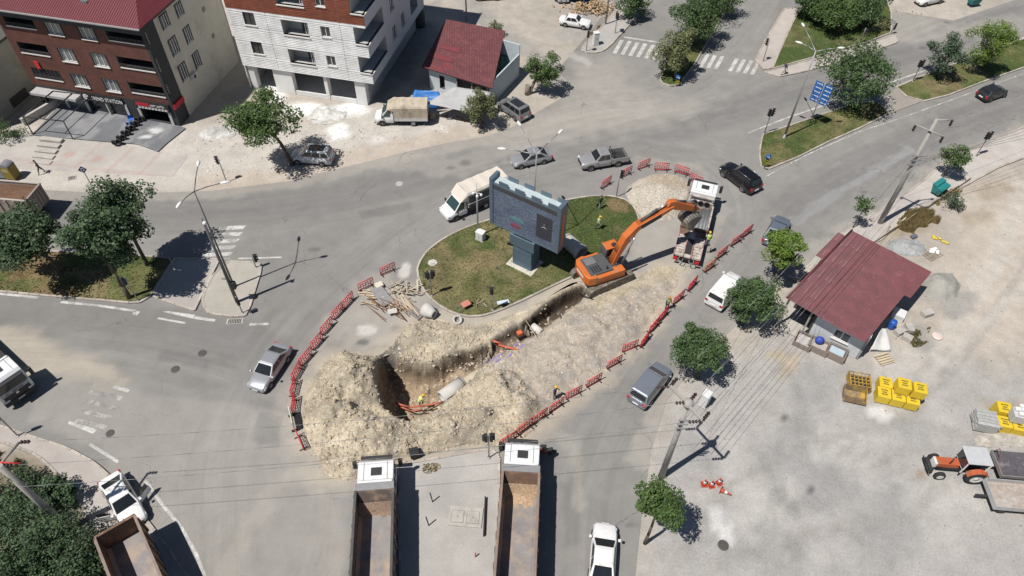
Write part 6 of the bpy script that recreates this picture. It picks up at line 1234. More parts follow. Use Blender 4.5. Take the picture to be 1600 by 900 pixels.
for i, (x, z, h) in enumerate(ap):
    a = ap[max(0, i - 1)]; b = ap[min(len(ap) - 1, i + 1)]; d = Vector((b[0] - a[0], 0, b[1] - a[1])).normalized(); n = Vector((-d.z, 0, d.x)); c = Vector((x, y_b, z)); rings.append([tuple(c - n * h + Vector((0, -.25, 0))), tuple(c + n * h + Vector((0, -.25, 0))), tuple(c + n * h + Vector((0, .25, 0))), tuple(c - n * h + Vector((0, .25, 0)))])
arm.loft(rings, 0, True, True, False); ar = arm.build('arm', ORG, ex, .03); bc = MB(); bc.cyl((6.3, y_b, 7.25), (7.5, y_b, 6.75), .1, n=10); bc.cyl((7.5, y_b, 6.75), (8.5, y_b, 6.25), .06, n=10, m=1); bc.build('bucket_cylinder', [EXG, CHROME], ar); lk = MB(); lk.box(8.4, 8.6, y_b - .3, y_b - .2, 5.3, 6.3); lk.box(8.4, 8.6, y_b + .2, y_b + .3, 5.3, 6.3); lk.build('linkage', EXG, ar)
bk_ = MB(); BK = M('bucket_steel', (.15, .14, .13), .6, .3, var=.25, dirt=(.40, .33, .24), dirt_amt=.35); cx, cz, r = 8.55, 4.35, .82
arc = [math.radians(a) for a in range(40, 261, 20)]; pr = [(cx + r * math.cos(a) * 1.0, cz + r * .9 * math.sin(a)) for a in arc]
for (x0, z0), (x1, z1) in zip(pr[:-1], pr[1:]): bk_.add([(x0, y_b - .75, z0), (x1, y_b - .75, z1), (x1, y_b + .75, z1), (x0, y_b + .75, z0)], [(0, 1, 2, 3)], 0, True)
n = len(pr); bk_.add([(x, y_b - .75, z) for x, z in pr], [tuple(range(n))]); bk_.add([(x, y_b + .75, z) for x, z in pr], [tuple(range(n - 1, -1, -1))])
bko = bk_.build('bucket', BK, ex); sm = bko.modifiers.new('t', 'SOLIDIFY'); sm.thickness = .06
for k in range(5): y = y_b - .66 + k * .33; x, z = pr[-1]; MB().hexa([(x - .02, y - .07, z), (x + .12, y - .07, z), (x + .12, y + .07, z), (x - .02, y + .07, z)], [(x + .18, y - .03, z - .28), (x + .22, y - .03, z - .28), (x + .22, y + .03, z - .28), (x + .18, y + .03, z - .28)]).build('bucket_tooth', BK, bko)
br_ = MB(); br_.box(8.4, 9.1, y_b - .3, y_b + .3, 4.95, 5.35); br_.build('bucket_bracket', BK, ex)
# ---- tractor and trailers
trc = thing('tractor', 'old orange tractor with white cab in the vacant lot', 'tractor', P(1497, 736), math.radians(176)); TOR = M('tractor_orange', (.45, .095, .03), .6, dirt=(.26, .15, .09), dirt_amt=.3)
MB().box(.55, 2.15, -.3, .3, .85, 1.35).build('hood', TOR, trc, .05); MB().box(2.1, 2.3, -.3, .3, .75, 1.32).build('grille', M('tractor_white', (.65, .65, .63), .6), trc, .02); MB().box(-1.2, 1.9, -.24, .24, .5, .88).build('engine', TRIM, trc); MB().box(2.25, 2.55, -.55, .55, .45, .75).build('front_weight', TRIM, trc, .03); MB().tube([(2.5, -.75, .5), (2.62, -.5, .62), (2.62, .5, .62), (2.5, .75, .5)], .05, 6).build('bumper', TRIM, trc); MB().cyl((1.3, .22, 1.35), (1.3, .22, 2.0), .05, n=8).build('exhaust', TRIM, trc)
ca = MB()
for x, y in ((.5, -.62), (.5, .62), (-1.0, -.7), (-1.0, .7)): ca.box(x - .04, x + .04, y - .04, y + .04, .9, 2.3)
ca.box(.48, .54, -.66, .66, 1.25, 1.31); cf = ca.build('cab_frame', WFRAME, trc); MB().box(-1.15, .6, -.74, .74, 2.3, 2.42).build('cab_roof', M('cab_roof_grey', (.47, .48, .49), .6), trc, .05); MB().box(.52, .54, -.6, .6, 1.32, 2.28).build('windshield', GLASS, cf)
MB().box(-.9, -.4, -.25, .25, .95, 1.1).build('seat', TRIM, trc); MB().box(-.55, -.47, -.25, .25, 1.1, 1.5).build('seat_back', TRIM, trc)
for s in (-1, 1):
    wheel(trc, 1.75, s * .75, .40, .26, RIMW); wheel(trc, -.62, s * .82, .72, .40, RIMW); fm = MB(); 
    for k in range(6): a = math.radians(20 + k * 24); b = math.radians(44 + k * 24); fm.add([(-.62 + .8 * math.cos(a), s * .6, .72 + .8 * math.sin(a)), (-.62 + .8 * math.cos(b), s * .6, .72 + .8 * math.sin(b)), (-.62 + .8 * math.cos(b), s * 1.0, .72 + .8 * math.sin(b)), (-.62 + .8 * math.cos(a), s * 1.0, .72 + .8 * math.sin(a))], [(0, 1, 2, 3)])
    fo2 = fm.build('fender', TOR, trc); sm = fo2.modifiers.new('t', 'SOLIDIFY'); sm.thickness = .03
def trailer(label, ctr, rz, L, W_, floor_m, side_m, zf=.85, hh=.4, slats=0, hoop=False):
    o = thing('trailer', label, 'trailer', P(*ctr), rz); MB().box(-L / 2, L / 2, -W_ / 2, W_ / 2, zf - .1, zf).build('floor', floor_m, o)
    for s in (-1, 1):
        for k in range(max(1, slats)): h = hh / max(1, slats); MB().box(-L / 2, L / 2, s * W_ / 2 if s > 0 else -W_ / 2 - .05, W_ / 2 + .05 if s > 0 else -W_ / 2, zf - .05 + k * h, zf - .05 + k * h + h * .86).build('side_board', side_m, o, .005)
    for x in (-1, 1):
        for k in range(max(1, slats)): h = hh / max(1, slats); MB().box(x * L / 2 if x > 0 else -L / 2 - .05, L / 2 + .05 if x > 0 else -L / 2, -W_ / 2 - .05, W_ / 2 + .05, zf - .05 + k * h, zf - .05 + k * h + h * .86).build('end_board', side_m, o, .005)
    for x in (-L / 2 + .8, L / 2 - .8):
        for s in (-1, 1): wheel(o, x, s * (W_ / 2 - .2), .36, .24, RIMD)
    MB().box(-L / 2 - .8, L / 2, -.08, .08, .5, .65).build('drawbar', TRIM, o)
    if hoop: MB().tube([(-L / 2, W_ / 2 - .1, zf + .3), (-L / 2 + .1, W_ / 2 - .2, zf + .9), (-L / 2 + .1, W_ / 2 - .7, zf + .9), (-L / 2, W_ / 2 - .8, zf + .3)], .03, 5).build('hoop', RUSTW, o)
    return o
trailer('grey steel farm trailer hitched behind the tractor', (1592, 738), math.radians(-4), 4.2, 2.0, M('dark_trailer_floor', (.11, .10, .115), .6, .2, var=.25, scale=3, dirt=(.3, .28, .27), dirt_amt=.2), M('grey_trailer_side', (.26, .26, .25), .7, dirt=(.3, .2, .14), dirt_amt=.3), hoop=True)
trailer('low trailer with pale slatted sides and worn plank floor', (1587, 785), math.radians(-4), 4.6, 2.1, M('worn_plank_floor', (.36, .30, .26), .9, var=.25, scale=3, dirt=(.45, .43, .40), dirt_amt=.35), M('aluminium_slat', (.48, .49, .49), .5, .3, var=.12), .8, .5, 3)
# ================================================================== STREET FURNITURE
GALV = M('galvanised_steel', (.36, .365, .37), .5, .5, var=.12); POLEC = M('pole_concrete', (.34, .325, .30), .95, var=.12, scale=2, bump=.2, dirt=(.26, .24, .21), dirt_amt=.2); BLACKP = M('signal_black', (.02, .02, .022), .6)
# ---- red barriers
BRED = M('barrier_red', (.58, .035, .05), .55, var=.15, scale=3, dirt=(.35, .22, .2), dirt_amt=.15); BORG = M('barrier_orange', (.55, .13, .03), .55, var=.15)
def bar_meshes(mat):
    f = MB()
    for z in (.16, 1.0): f.cyl((-.95, 0, z), (.95, 0, z), .045, n=6)
    for x in (-.95, .95): f.cyl((x, 0, .1), (x, 0, 1.02), .035, n=6)
    i = MB()
    for z in (.45, .74): i.cyl((-.95, 0, z), (.95, 0, z), .02, n=4)
    for k in range(1, 6): x = -.95 + 1.9 * k / 6; i.cyl((x, 0, .16), (x, 0, 1.0), .032, n=4)
    for k in range(3): x0 = -.95 + .633 * k; i.cyl((x0, 0, .45), (x0 + .633, 0, .74), .02, n=4)
    t = MB(); t.box(-.04, .04, -.3, .3, 0, .07); t.box(-.035, .035, -.04, .04, .07, .2)
    return f.mesh('frame', mat), i.mesh('infill', mat), t.mesh('foot', TRIM)
BM = {'r': bar_meshes(BRED), 'o': bar_meshes(BORG)}
bars = [((596, 431), (617, 422)), ((563, 455), (582, 446)), ((537, 483), (552, 467)), ((521, 500), (536, 484)), ((504, 524), (519, 507)), ((489, 547), (504, 530)), ((471, 572), (487, 554)), ((459, 596), (471, 575)), ((457, 622), (463, 598)), ((459, 647), (462, 625)),
        ((465, 680), (476, 705)), ((939, 296), (954, 286)), ((969, 279), (986, 271)), ((996, 266), (1015, 259)), ((1022, 266), (1044, 267)), ((1054, 269), (1074, 275)), ((1078, 282), (1094, 290)), ((1158, 373), (1173, 362)), ((1141, 386), (1157, 376)), ((1119, 406), (1134, 395)), ((1101, 426), (1115, 416)),
        ((1074, 456), (1087, 442)), ((1051, 477), (1067, 464)), ((1029, 503), (1041, 490)), ((1014, 521), (1027, 507)), ((1000, 544), (1013, 527)), ((972, 551), (995, 542)), ((949, 577), (969, 566)), ((917, 606), (938, 594)), ((884, 625), (908, 613)), ((858, 646), (880, 631)), ((833, 664), (853, 650)), ((808, 683), (830, 667)), ((783, 699), (806, 685))]
bl_lab = ['nearest the grass island in the left row', 'second from the grass island in the left row', 'third from the grass island in the left row', 'fourth from the grass island in the left row', 'fifth from the grass island in the left row', 'sixth from the grass island in the left row', 'seventh from the grass island, right of the silver sedan', 'eighth from the grass island, right of the silver sedan', 'ninth from the grass island in the left row', 'tenth from the grass island in the left row',
          'lowest in the left row, beside the spoil heap', 'leftmost of the six beyond the gravel heap', 'second from left beyond the gravel heap', 'third from left beyond the gravel heap', 'fourth from left beyond the gravel heap', 'fifth from left beyond the gravel heap', 'rightmost beyond the gravel heap, before the lorry cab', 'topmost of the right row', 'second from top of the right row', 'third from top of the right row', '',
          'just below the orange one, by the white van', 'above the worker in the right row', 'just below the worker in the right row', 'second below the worker in the right row', 'third below the worker in the right row', 'turned aside in the right row, fourth below the worker', 'bent one in the right row, fifth below the worker', 'sixth below the worker in the right row', 'just right of the yellow-helmeted worker', 'just below the yellow-helmeted worker', 'second below the yellow-helmeted worker', 'third below the yellow-helmeted worker', 'lowest of the right row, at the dump truck cab']
for k, (a, b) in enumerate(bars):
    p, q = P(*a), P(*b); c = (p + q) / 2; L = (q - p).length; og = k == 20; ms = BM['o' if og else 'r']; s = max(.78, min(1.0, L / 2.08))
    zc = float(exc_z(np.array([c.x]), np.array([c.y]))[0]) if sdist(np.array([c.x]), np.array([c.y]), EXC)[0] > 0 else 0
    o = thing('barrier', 'orange mesh barrier among the red ones by the lorry' if og else 'red mesh barrier, ' + bl_lab[k], 'barrier', (c.x, c.y, max(0, zc)), math.atan2(q.y - p.y, q.x - p.x), 'barriers round the excavation')
    inst(ms[0], 'frame', o, (0, 0, 0), (0, 0, 0), (s, 1, 1)); inst(ms[1], 'infill', o, (0, 0, 0), (0, 0, 0), (s, 1, 1))
    for x in (-.75, .75): inst(ms[2], 'foot', o, (x * s, 0, 0))
sp_ = thing('site_board', 'flat white site board standing edge-on in the left barrier row', 'board', P(459, 662), yaw((456, 652), (461, 674))); MB().box(-.8, .8, -.03, .03, .25, 1.35).build('panel', M('board_white', (.6, .58, .5), .7), sp_)
for x in (-.7, .7): MB().box(x - .04, x + .04, -.25, .25, 0, .25).build('foot', TRIM, sp_)
# ---- traffic signals
def signal(base, h, label, face, z0=.0, arm=False, two=False, box=True):
    o = thing('traffic_light', label, 'traffic light', P(*base, z0), face, 'traffic lights'); MB().cyl((0, 0, 0), (0, 0, h), .055, .05, 8).build('post', GALV if not arm else BLACKP, o); MB().lathe([(.14, 0), (.14, .05), (.07, .08)], n=10).build('base_plate', GALV, o)
    for s in ((1, -1) if two else (1,)):
        hd = MB(); hd.box(.08 * s, .30 * s, -.13, .13, h - .9, h - .02) if s > 0 else hd.box(-.30, -.08, -.13, .13, h - .95, h - .02); ho_ = hd.build('signal_head', BLACKP, o, .02)
        for k, cl in enumerate(((.10, .012, .01), (.10, .06, .01), (.01, .08, .03))): z = h - .2 - k * .29; MB().cyl((.30 * s, 0, z), (.315 * s, 0, z), .1, n=12).build('lens', M('lens_%d' % k, cl, .2), ho_); MB().box(.30 if s > 0 else -.46, .46 if s > 0 else -.30, -.12, .12, z + .09, z + .11).build('hood', BLACKP, ho_)
    return o
R_ = math.radians
signal((675, 462), 3.2, 'traffic light at the west end of the grass island', R_(200), .1, two=True); signal((770, 484), 3.2, 'traffic light at the south edge of the grass island', R_(250), .1); signal((963, 307), 3.3, 'traffic light at the north-east end of the grass island', R_(20), .1); signal((1194, 209), 3.3, 'traffic light at the tip of the right median', R_(200), .1, two=True)
signal((1426, 127), 2.9, 'traffic light on the far right median', R_(200), .1, two=True); signal((354, 284), 3.2, 'traffic light on the north-west verge', R_(160)); signal((1525, 244), 3.2, 'traffic light on the right pavement', R_(200), .1, two=True); signal((1344, 66), 2.0, 'traffic light on the lawn edge under the park trees', R_(300), .1); signal((916, 80), 2.9, 'traffic light at the tip of the upper pavement', R_(280), .1)
signal((961, 52), 2.9, 'traffic light beside the upper left crossing', R_(280), .1, two=True); signal((764, 715), 3.4, 'traffic light on the concrete strip left of the dump truck', R_(190), .1, two=True); signal((379, 489), 2.2, 'short traffic light at the corner of the paved triangle', R_(300), .1); signal((400, 418), 1.6, 'low traffic light at the top corner of the paved triangle', R_(30), .1); signal((216, 470), 3.1, 'traffic light under the left median trees', R_(200), .1)
signal((1192, 96), 3.1, 'traffic light on the pavement beside the park lawn', R_(160), .1); signal((28, 681), 3.2, 'traffic light post cut off by the left edge', R_(200), .1); signal((1392, 52), 1.4, 'short traffic light at the east tip of the park lawn', R_(20), .1)
fs = thing('fallen_signal', 'traffic signal head tipped over on the spoil edge', 'traffic light', P(648, 712, .15), .4); MB().box(-.35, .35, -.3, .3, .1, .75).build('signal_head', BLACKP, fs, .05); MB().cyl((.2, 0, .3), (.9, .4, .05), .05, n=8).build('post', GALV, fs)
# ---- lamp posts
LHEAD = M('lamp_head_white', (.72, .72, .71), .5)
def lamp(base, h, heads, label, r=.11, mat=GALV, z0=.1):
    o = thing('street_lamp', label, 'street lamp', P(*base, z0)); MB().cyl((0, 0, 0), (0, 0, h), r, r * .45, 10).build('post', mat, o); MB().lathe([(.26, 0), (.26, .06), (.15, .1), (.14, .5), (.1, .52)], n=12).build('base', mat, o)
    b = P(*base, z0)
    for (hx, hy), hz in heads:
        e = P(hx, hy, hz) - b; t = Vector((0, 0, h - .05)); d = (e - t); d.z = 0; dn = d.normalized(); MB().tube([t, t + d * .5 + Vector((0, 0, (e.z - t.z) * .7)), e], [.045, .04, .03], 6).build('arm', mat, o)
        m = MB(); rr = []
        for k, (w_, hh) in enumerate(((.04, .05), (.13, .09), (.16, .1), (.13, .08), (.04, .04))):
            c = e + dn * (-.1 + .2 * k); sd_ = Vector((-dn.y, dn.x, 0)); rr.append([tuple(c + sd_ * w_), tuple(c + sd_ * w_ * .6 + Vector((0, 0, hh))), tuple(c - sd_ * w_ * .6 + Vector((0, 0, hh))), tuple(c - sd_ * w_), tuple(c - sd_ * w_ * .5 - Vector((0, 0, hh * .5))), tuple(c + sd_ * w_ * .5 - Vector((0, 0, hh * .5)))])
        m.loft(rr); m.build('lamp_head', LHEAD, o)
    return o
DKG = M('dark_pole', (.13, .13, .135), .5, .4)
lamp((366, 448), 11.2, (((309, 259), 11.6), ((346, 286), 11.6), ((283, 316), 11.6)), 'three-armed street lamp at the paved triangle', .1, DKG); lamp((831, 385), 10.9, (((790, 233), 11.2), ((873, 208), 11.2), ((813, 196), 11.2)), 'three-armed street lamp behind the electronic billboard', .1); lamp((1225, 215), 10.6, (((1256, 41), 11.0), ((1253, 68), 11.0), ((1310, 75), 11.0)), 'three-armed street lamp on the right median', .13)
# camera masts
cm = thing('camera_mast', 'thick grey camera mast on the paved triangle', 'mast', P(371, 472, .1)); MB().cyl((0, 0, 0), (0, 0, 9.7), .17, .1, 12).build('post', DKG, cm); MB().cyl((0, 0, 9.7), (0, 0, 10.2), .05, n=8).build('spike', GALV, cm); MB().ball((.12, -.1, 9.6), .17, 10, 6).build('camera', LHEAD, cm); MB().box(-.5, .05, -.06, .06, 3.0, 3.12).build('bracket', GALV, cm); MB().box(.12, .45, -.2, .2, 1.9, 2.6).build('control_box', BLACKP, cm)
c2 = thing('camera_mast', 'slim camera mast with white domes left of the billboard', 'mast', P(747, 369, .14)); MB().cyl((0, 0, 0), (0, 0, 5.6), .09, .06, 8).build('post', GALV, c2); MB().cyl((0, 0, 5.6), (0, 0, 6.6), .02, n=6).build('antenna', GALV, c2)
for k, (dx, dy) in enumerate(((-.35, .1), (.4, -.1), (.05, -.3))): a_ = MB().tube([(0, 0, 5.4), (dx, dy, 5.45)], .03, 6).build('camera_arm', LHEAD, c2); MB().ball((dx, dy, 5.3), (.14, .14, .16), 8, 5).build('camera', LHEAD, a_)
def cabinet(base, sx, sy, h, label, col=(.66, .66, .65), rz=0, z0=.1):
    o = thing('utility_cabinet', label, 'cabinet', P(*base, z0), rz); m = M('cab_%.2f' % col[0], col, .6, var=.08, dirt=(.4, .38, .35), dirt_amt=.15); MB().box(-sx - .05, sx + .05, -sy - .05, sy + .05, 0, .12).build('plinth', MAT_CONC, o); MB().box(-sx, sx, -sy, sy, .12, h).build('body', m, o, .02); MB().box(-sx - .04, sx + .04, -sy - .04, sy + .04, h, h + .06).build('lid', m, o, .01); MB().box(-sx * .92, -.01, -sy - .015, -sy, .2, h - .08).build('door', m, o); MB().box(.01, sx * .92, -sy - .015, -sy, .2, h - .08).build('door', m, o); MB().box(-.03, .03, -sy - .035, -sy - .015, h * .5, h * .6).build('handle', BLACKP, o)
cabinet((751, 374), .38, .3, 1.0, 'white control cabinet at the slim camera mast', rz=-.5); cabinet((930, 70), .35, .3, 1.7, 'tall white utility cabinet on the upper pavement', rz=.3); cabinet((1099, 632), .35, .28, 1.5, 'white utility cabinet leaning by the lower concrete pole', rz=.9, z0=-.02)
# ---- utility poles and wires
INS = M('insulator_brown', (.05, .03, .028), .35)
def insulators(o, p, n=3, d=(0, 0, -1)):
    d = Vector(d).normalized(); m = MB()
    for k in range(n): a = Vector(p) + d * (.12 + k * .2); m.cyl(a, a + d * .1, .13, .09, 10)
    m.cyl(p, Vector(p) + d * (.2 * n + .1), .025, n=5); return m.build('insulator', INS, o)
def upole(base, h, r0, r1, label, z0=0):
    o = thing('utility_pole', label, 'utility pole', P(*base, z0)); MB().cyl((0, 0, 0), (0, 0, h), r0, r1, 12).build('post', POLEC, o); return o, P(*base, z0)
WIREM = M('wire_aluminium', (.32, .32, .32), .5, .4); WIREB = M('wire_black', (.03, .03, .03), .6)
def wire(a, b, sag, label, r=.013, m=None, group='overhead wires'):
    a = Vector(a); b = Vector(b); c = (a + b) / 2; pts = []
    for k in range(17): t = k / 16; p = a.lerp(b, t); p.z -= sag * 4 * t * (1 - t); pts.append(p - c)
    o = MB().tube(pts, r, 4).build('overhead_wire', m or WIREM); o.location = c; tag(o, label, 'wire', group)
p1, b1 = upole((1033, 745), 10.2, .24, .15, 'thick concrete utility pole at the edge of the vacant lot')
e1, e2 = P(1047, 604, 9.9), P(1097, 658, 9.9); T1 = Vector((b1.x, b1.y, 10.2)); MB().hexa(*[[tuple(v - b1) for v in q] for q in ([e1 + Vector((-.05, -.08, 0)), e2 + Vector((-.05, -.08, 0)), e2 + Vector((.05, .08, 0)), e1 + Vector((.05, .08, 0))], [e1 + Vector((-.05, -.08, .14)), e2 + Vector((-.05, -.08, .14)), e2 + Vector((.05, .08, .14)), e1 + Vector((.05, .08, .14))])]).build('cross_arm', POLEC, p1, .02)
MB().lathe([(.3, 9.75), (.34, 9.9), (.3, 10.15), (.1, 10.25)], n=12).build('cap', POLEC, p1)
wd_, rd_ = (P(60, 694, 8.7) - T1).normalized(), (P(1432, 197, 11) - T1).normalized()
for e in (e1, e2, T1 + Vector((0, 0, -.1))):
    insulators(p1, e - b1, 4, wd_); insulators(p1, e - b1, 4, rd_)
bx_ = MB()
for k in range(3): z = 7.3 + k * .5; MB().box(-.35, .35, -.3, -.22, z, z + .1).build('bracket', GALV, p1)
p2, b2 = upole((1375, 348), 12.2, .26, .14, 'tall concrete utility pole on the right pavement', .1)
f1, f2, f3 = P(1431, 195, 11.2), P(1474, 213, 11.2), P(1489, 187, 12.0); T2 = Vector((b2.x, b2.y, 12.2))
for a, b in ((f1, f2), (T2, f3)): MB().tube([a - b2, b - b2], .07, 6).build('cross_arm', POLEC, p2)
for f_ in (f1, f2, f3): insulators(p2, f_ - b2, 3)
for k in range(3): z = 7.4 + k * .5; MB().box(-.55, .55, -.3, -.2, z, z + .1).build('bracket', GALV, p2)
p3, b3 = upole((108, 826), 9.1, .27, .17, 'concrete utility pole rising from the lower left shrubs')
g1, g2 = P(30, 691, 8.8), P(2, 728, 8.8); MB().tube([g1 - b3, P(-30, 760, 8.8) - b3], .09, 6).build('cross_arm', POLEC, p3); insulators(p3, g1 - b3, 3, -wd_); insulators(p3, g2 - b3, 3, -wd_); MB().tube([P(-4, 722, 8.9) - b3, P(32, 724, 8.7) - b3], .05, 5).build('cross_arm', BRED, p3)
for a, b, n_ in ((e1, g1, 'uppermost'), (T1, g2, 'middle'), (e2, P(8, 762, 7.6), 'lowest')): wire(a + wd_ * 1.0, b - wd_ * 1.0, .8, n_ + ' bare wire from the lot pole to the lower left pole')
for a, b, n_ in ((e1, f1, 'left'), (e2, f2, 'right'), (T1, f3, 'middle')): wire(a + rd_ * 1.0, b + Vector((0, 0, -.8)), 1.0, n_ + ' of the high bare wires from the lot pole to the right pavement pole')
for k in range(5): wire((b1.x - .5 + .35 * k, b1.y + .2 - .2 * k, 8.0), (b2.x - .6 + .4 * k, b2.y + .2 - .25 * k, 8.2), .7 + .1 * k, ('leftmost', 'second', 'third', 'fourth', 'rightmost')[k] + ' of the five low wires from the lot pole to the right pavement pole', .014, WIREB if k % 2 else WIREM)
for k, f_ in enumerate((f1, f2, f3)): wire(f_ + Vector((0, 0, -.8)), P(1720 + 20 * k, 95 + 25 * k, 11.0), .6, 'overhead wire running off past the right edge')
for k in range(4): wire((b2.x + .2, b2.y, 7.3 + k * .3), P(1740, 140 + 12 * k, 7.5), .7, 'low wire running off past the right edge', .013, WIREB)
wire((b1.x, b1.y - .2, 7.6), P(1212, 430, 5.2), .5, 'thin cable dropping to the bright green street tree', .01, WIREB)
for base, top, lab in (((946, 39), (950, -60), 'grey pole beside the log pile'), ((729, 32), (716, -10), 'thin dark pole behind the shed')):
    o, b = upole(base, hgt(base, top) if lab[0] == 't' else 9.0, .12, .09, lab)
# ---- signs
BLUES = M('sign_blue', (.02, .13, .42), .5); YEL = M('sign_yellow', (.70, .62, .02), .5)
def signpost(name, label, base, h, rz, z0=.12): o = thing(name, label, 'sign', P(*base, z0), rz); MB().cyl((0, 0, 0), (0, 0, h), .05, n=8).build('post', GALV, o); return o
s = signpost('direction_sign', 'blue direction sign with two columns of panels on the right median', (1265, 193), 5.3, R_(-42))
for sx in (-1, 1):
    for k in range(5): z = 2.75 + k * .5; pn = MB().box(.08 if sx > 0 else -1.0, 1.0 if sx > 0 else -.08, -.09, -.05, z, z + .46).build('panel', BLUES, s); t = MB()
    # white arrows and destination marks on the street side
    for k in range(5):
        z = 2.95 + k * .5; t = MB(); t.box(sx * .54 - .3, sx * .54 + .2, .0 - .11, -.092, z, z + .08); t.box(sx * .54 + .26, sx * .54 + .36, -.11, -.092, z - .06, z + .14); t.build('marking', LET, s)
MB().box(-1.0, 1.0, -.05, -.02, 3.0, 3.06).build('rail', GALV, s); MB().box(-1.0, 1.0, -.05, -.02, 4.8, 4.86).build('rail', GALV, s)
def keep_right(base, label, rz, h=1.4):
    o = signpost('keep_right_sign', label, base, h, rz); MB().lathe([(.01, -.03), (.32, -.03), (.32, 0), (.01, 0)], (0, -.06, h - .2), 20, axis='y').build('disc', BLUES, o); a = MB(); a.box(-.17, .05, -.112, -.1, h - .24, h - .16); a.hexa([(.02, -.112, h - .36), (.22, -.112, h - .36), (.22, -.1, h - .36), (.02, -.1, h - .36)], [(.02, -.112, h - .14), (.06, -.112, h - .1), (.06, -.1, h - .1), (.02, -.1, h - .14)]); a.build('arrow', LET, o)
    MB().box(-.25, .25, -.06, -.03, h - 1.05, h - .56).build('chevron_board', YEL, o)
    for k in range(2):
        q = MB(); z = h - .98 + k * .25; q.hexa([(-.25, -.075, z), (0, -.075, z + .12), (0, -.062, z + .12), (-.25, -.062, z)], [(-.25, -.075, z + .12), (0, -.075, z + .24), (0, -.062, z + .24), (-.25, -.062, z + .12)]); q.hexa([(0, -.075, z + .12), (.25, -.075, z), (.25, -.062, z), (0, -.062, z + .12)], [(0, -.075, z + .24), (.25, -.075, z + .12), (.25, -.062, z + .12), (0, -.062, z + .24)]); q.build('chevron', BLACKP, o)
keep_right((1057, 134), 'round blue arrow sign over chevrons at the planted median tip', R_(0)); keep_right((1194, 262), 'round blue arrow sign over chevrons at the right median tip', R_(8), 1.7)
s = signpost('stop_sign', 'blue diamond bus-stop sign marked D by the forecourt', (147, 297), 2.9, R_(12), .0); d_ = MB(); d_.hexa([(0, -.08, 2.25), (.42, -.08, 2.67), (.42, -.05, 2.67), (0, -.05, 2.25)], [(-.42, -.08, 2.67), (0, -.08, 3.09), (0, -.05, 3.09), (-.42, -.05, 2.67)]); pn = d_.build('panel', M('sign_navy', (.02, .035, .16), .5), s); text(pn, 'D', .5, (-.17, -.082, 2.5), (R_(90), 0, 0), LET)
# ---- electronic billboard
bbC = P(822, 411, .12); bo_ = thing('billboard', 'big electronic billboard on a steel pylon in the grass island', 'billboard', bbC, R_(-32)); BBL = M('billboard_blue_steel', (.115, .165, .215), .45, .3, var=.12, scale=1.2); BBT = M('billboard_top', (.52, .60, .61), .5, .2)
def led_mat():
    m = bpy.data.materials.new('led_screen'); m.use_nodes = True; t = m.node_tree; N = t.nodes; L = t.links; b = N['Principled BSDF']; b.inputs['Roughness'].default_value = .45
    tc = N.new('ShaderNodeTexCoord'); sp = N.new('ShaderNodeSeparateXYZ'); L.new(tc.outputs['Object'], sp.inputs[0])
    v = N.new('ShaderNodeTexVoronoi'); v.inputs['Scale'].default_value = 9; L.new(tc.outputs['Object'], v.inputs['Vector']); n2 = N.new('ShaderNodeTexNoise'); n2.inputs['Scale'].default_value = .8; n2.inputs['Detail'].default_value = 3; L.new(tc.outputs['Object'], n2.inputs['Vector'])
    r = N.new('ShaderNodeValToRGB'); r.color_ramp.elements[0].color = (.035, .045, .07, 1); r.color_ramp.elements[1].color = (.20, .24, .31, 1); L.new(v.outputs['Distance'], r.inputs[0]); r2 = N.new('ShaderNodeValToRGB'); e = r2.color_ramp.elements; e[0].position = .35; e[0].color = (.75, .75, .9, 1); e[1].position = .65; e[1].color = (1.0, 1.05, 1.1, 1); L.new(n2.outputs['Fac'], r2.inputs[0])
    mx = N.new('ShaderNodeMix'); mx.data_type = 'RGBA'; mx.blend_type = 'MULTIPLY'; mx.inputs[0].default_value = 1; L.new(r.outputs[0], mx.inputs[6]); L.new(r2.outputs[0], mx.inputs[7]); L.new(mx.outputs[2], b.inputs['Base Color']); return m
LED = led_mat(); BW0, BW1, BZ0, BZ1 = -3.6, 3.5, 3.75, 9.0
fr = MB(); fr.box(BW0 + .35, BW1 - .35, -.55, .40, BZ0 + .12, BZ1 - .45); fr.build('casing', BBL, bo_)
for x0, x1 in ((BW0, BW0 + .35), (BW1 - .35, BW1)): MB().box(x0, x1, -.66, .52, BZ0, BZ1).build('side_column', BBL, bo_, .02)
MB().box(BW0 + .35, BW1 - .35, -.62, -.5, BZ0, BZ0 + .15).build('screen_frame', BBL, bo_); MB().box(BW0 + .35, BW1 - .35, -.62, -.5, BZ1 - .62, BZ1 - .47).build('screen_frame', BBL, bo_)
scr = MB().box(BW0 + .35, BW1 - .35, -.585, -.55, BZ0 + .15, BZ1 - .62).build('screen', LED, bo_)
MB().box(BW0 + .35, BW1 - .35, -.592, -.586, BZ1 - 1.1, BZ1 - .63).build('dim_strip', M('screen_dark', (.055, .055, .06), .5), scr); MB().box(1.2, 2.75, -.594, -.586, BZ0 + .9, BZ1 - 1.7).build('emblem_panel', M('screen_dark2', (.04, .042, .055), .5), scr)
em = MB()
for a in (90, 210, 330): em.cyl((1.97, -.6, BZ0 + 2.35), (1.97 + .34 * math.cos(R_(a)), -.6, BZ0 + 2.35 + .34 * math.sin(R_(a))), .05, .015, 4)
em.build('emblem', M('emblem_grey', (.35, .33, .34), .5), scr)
MB().ball((-.9, -.575, BZ0 + .95), (.65, .03, .3), 12, 5).build('red_mark', M('screen_red', (.22, .06, .09), .5), scr); MB().ball((-.8, -.575, BZ0 + 1.75), (.9, .022, .28), 12, 5).build('teal_mark', M('screen_teal', (.10, .22, .25), .5), scr)
MB().box(BW0 + .35, BW1 - .35, -.5, .40, BZ1 - .45, BZ1 - .40).build('top_deck', BBT, bo_)
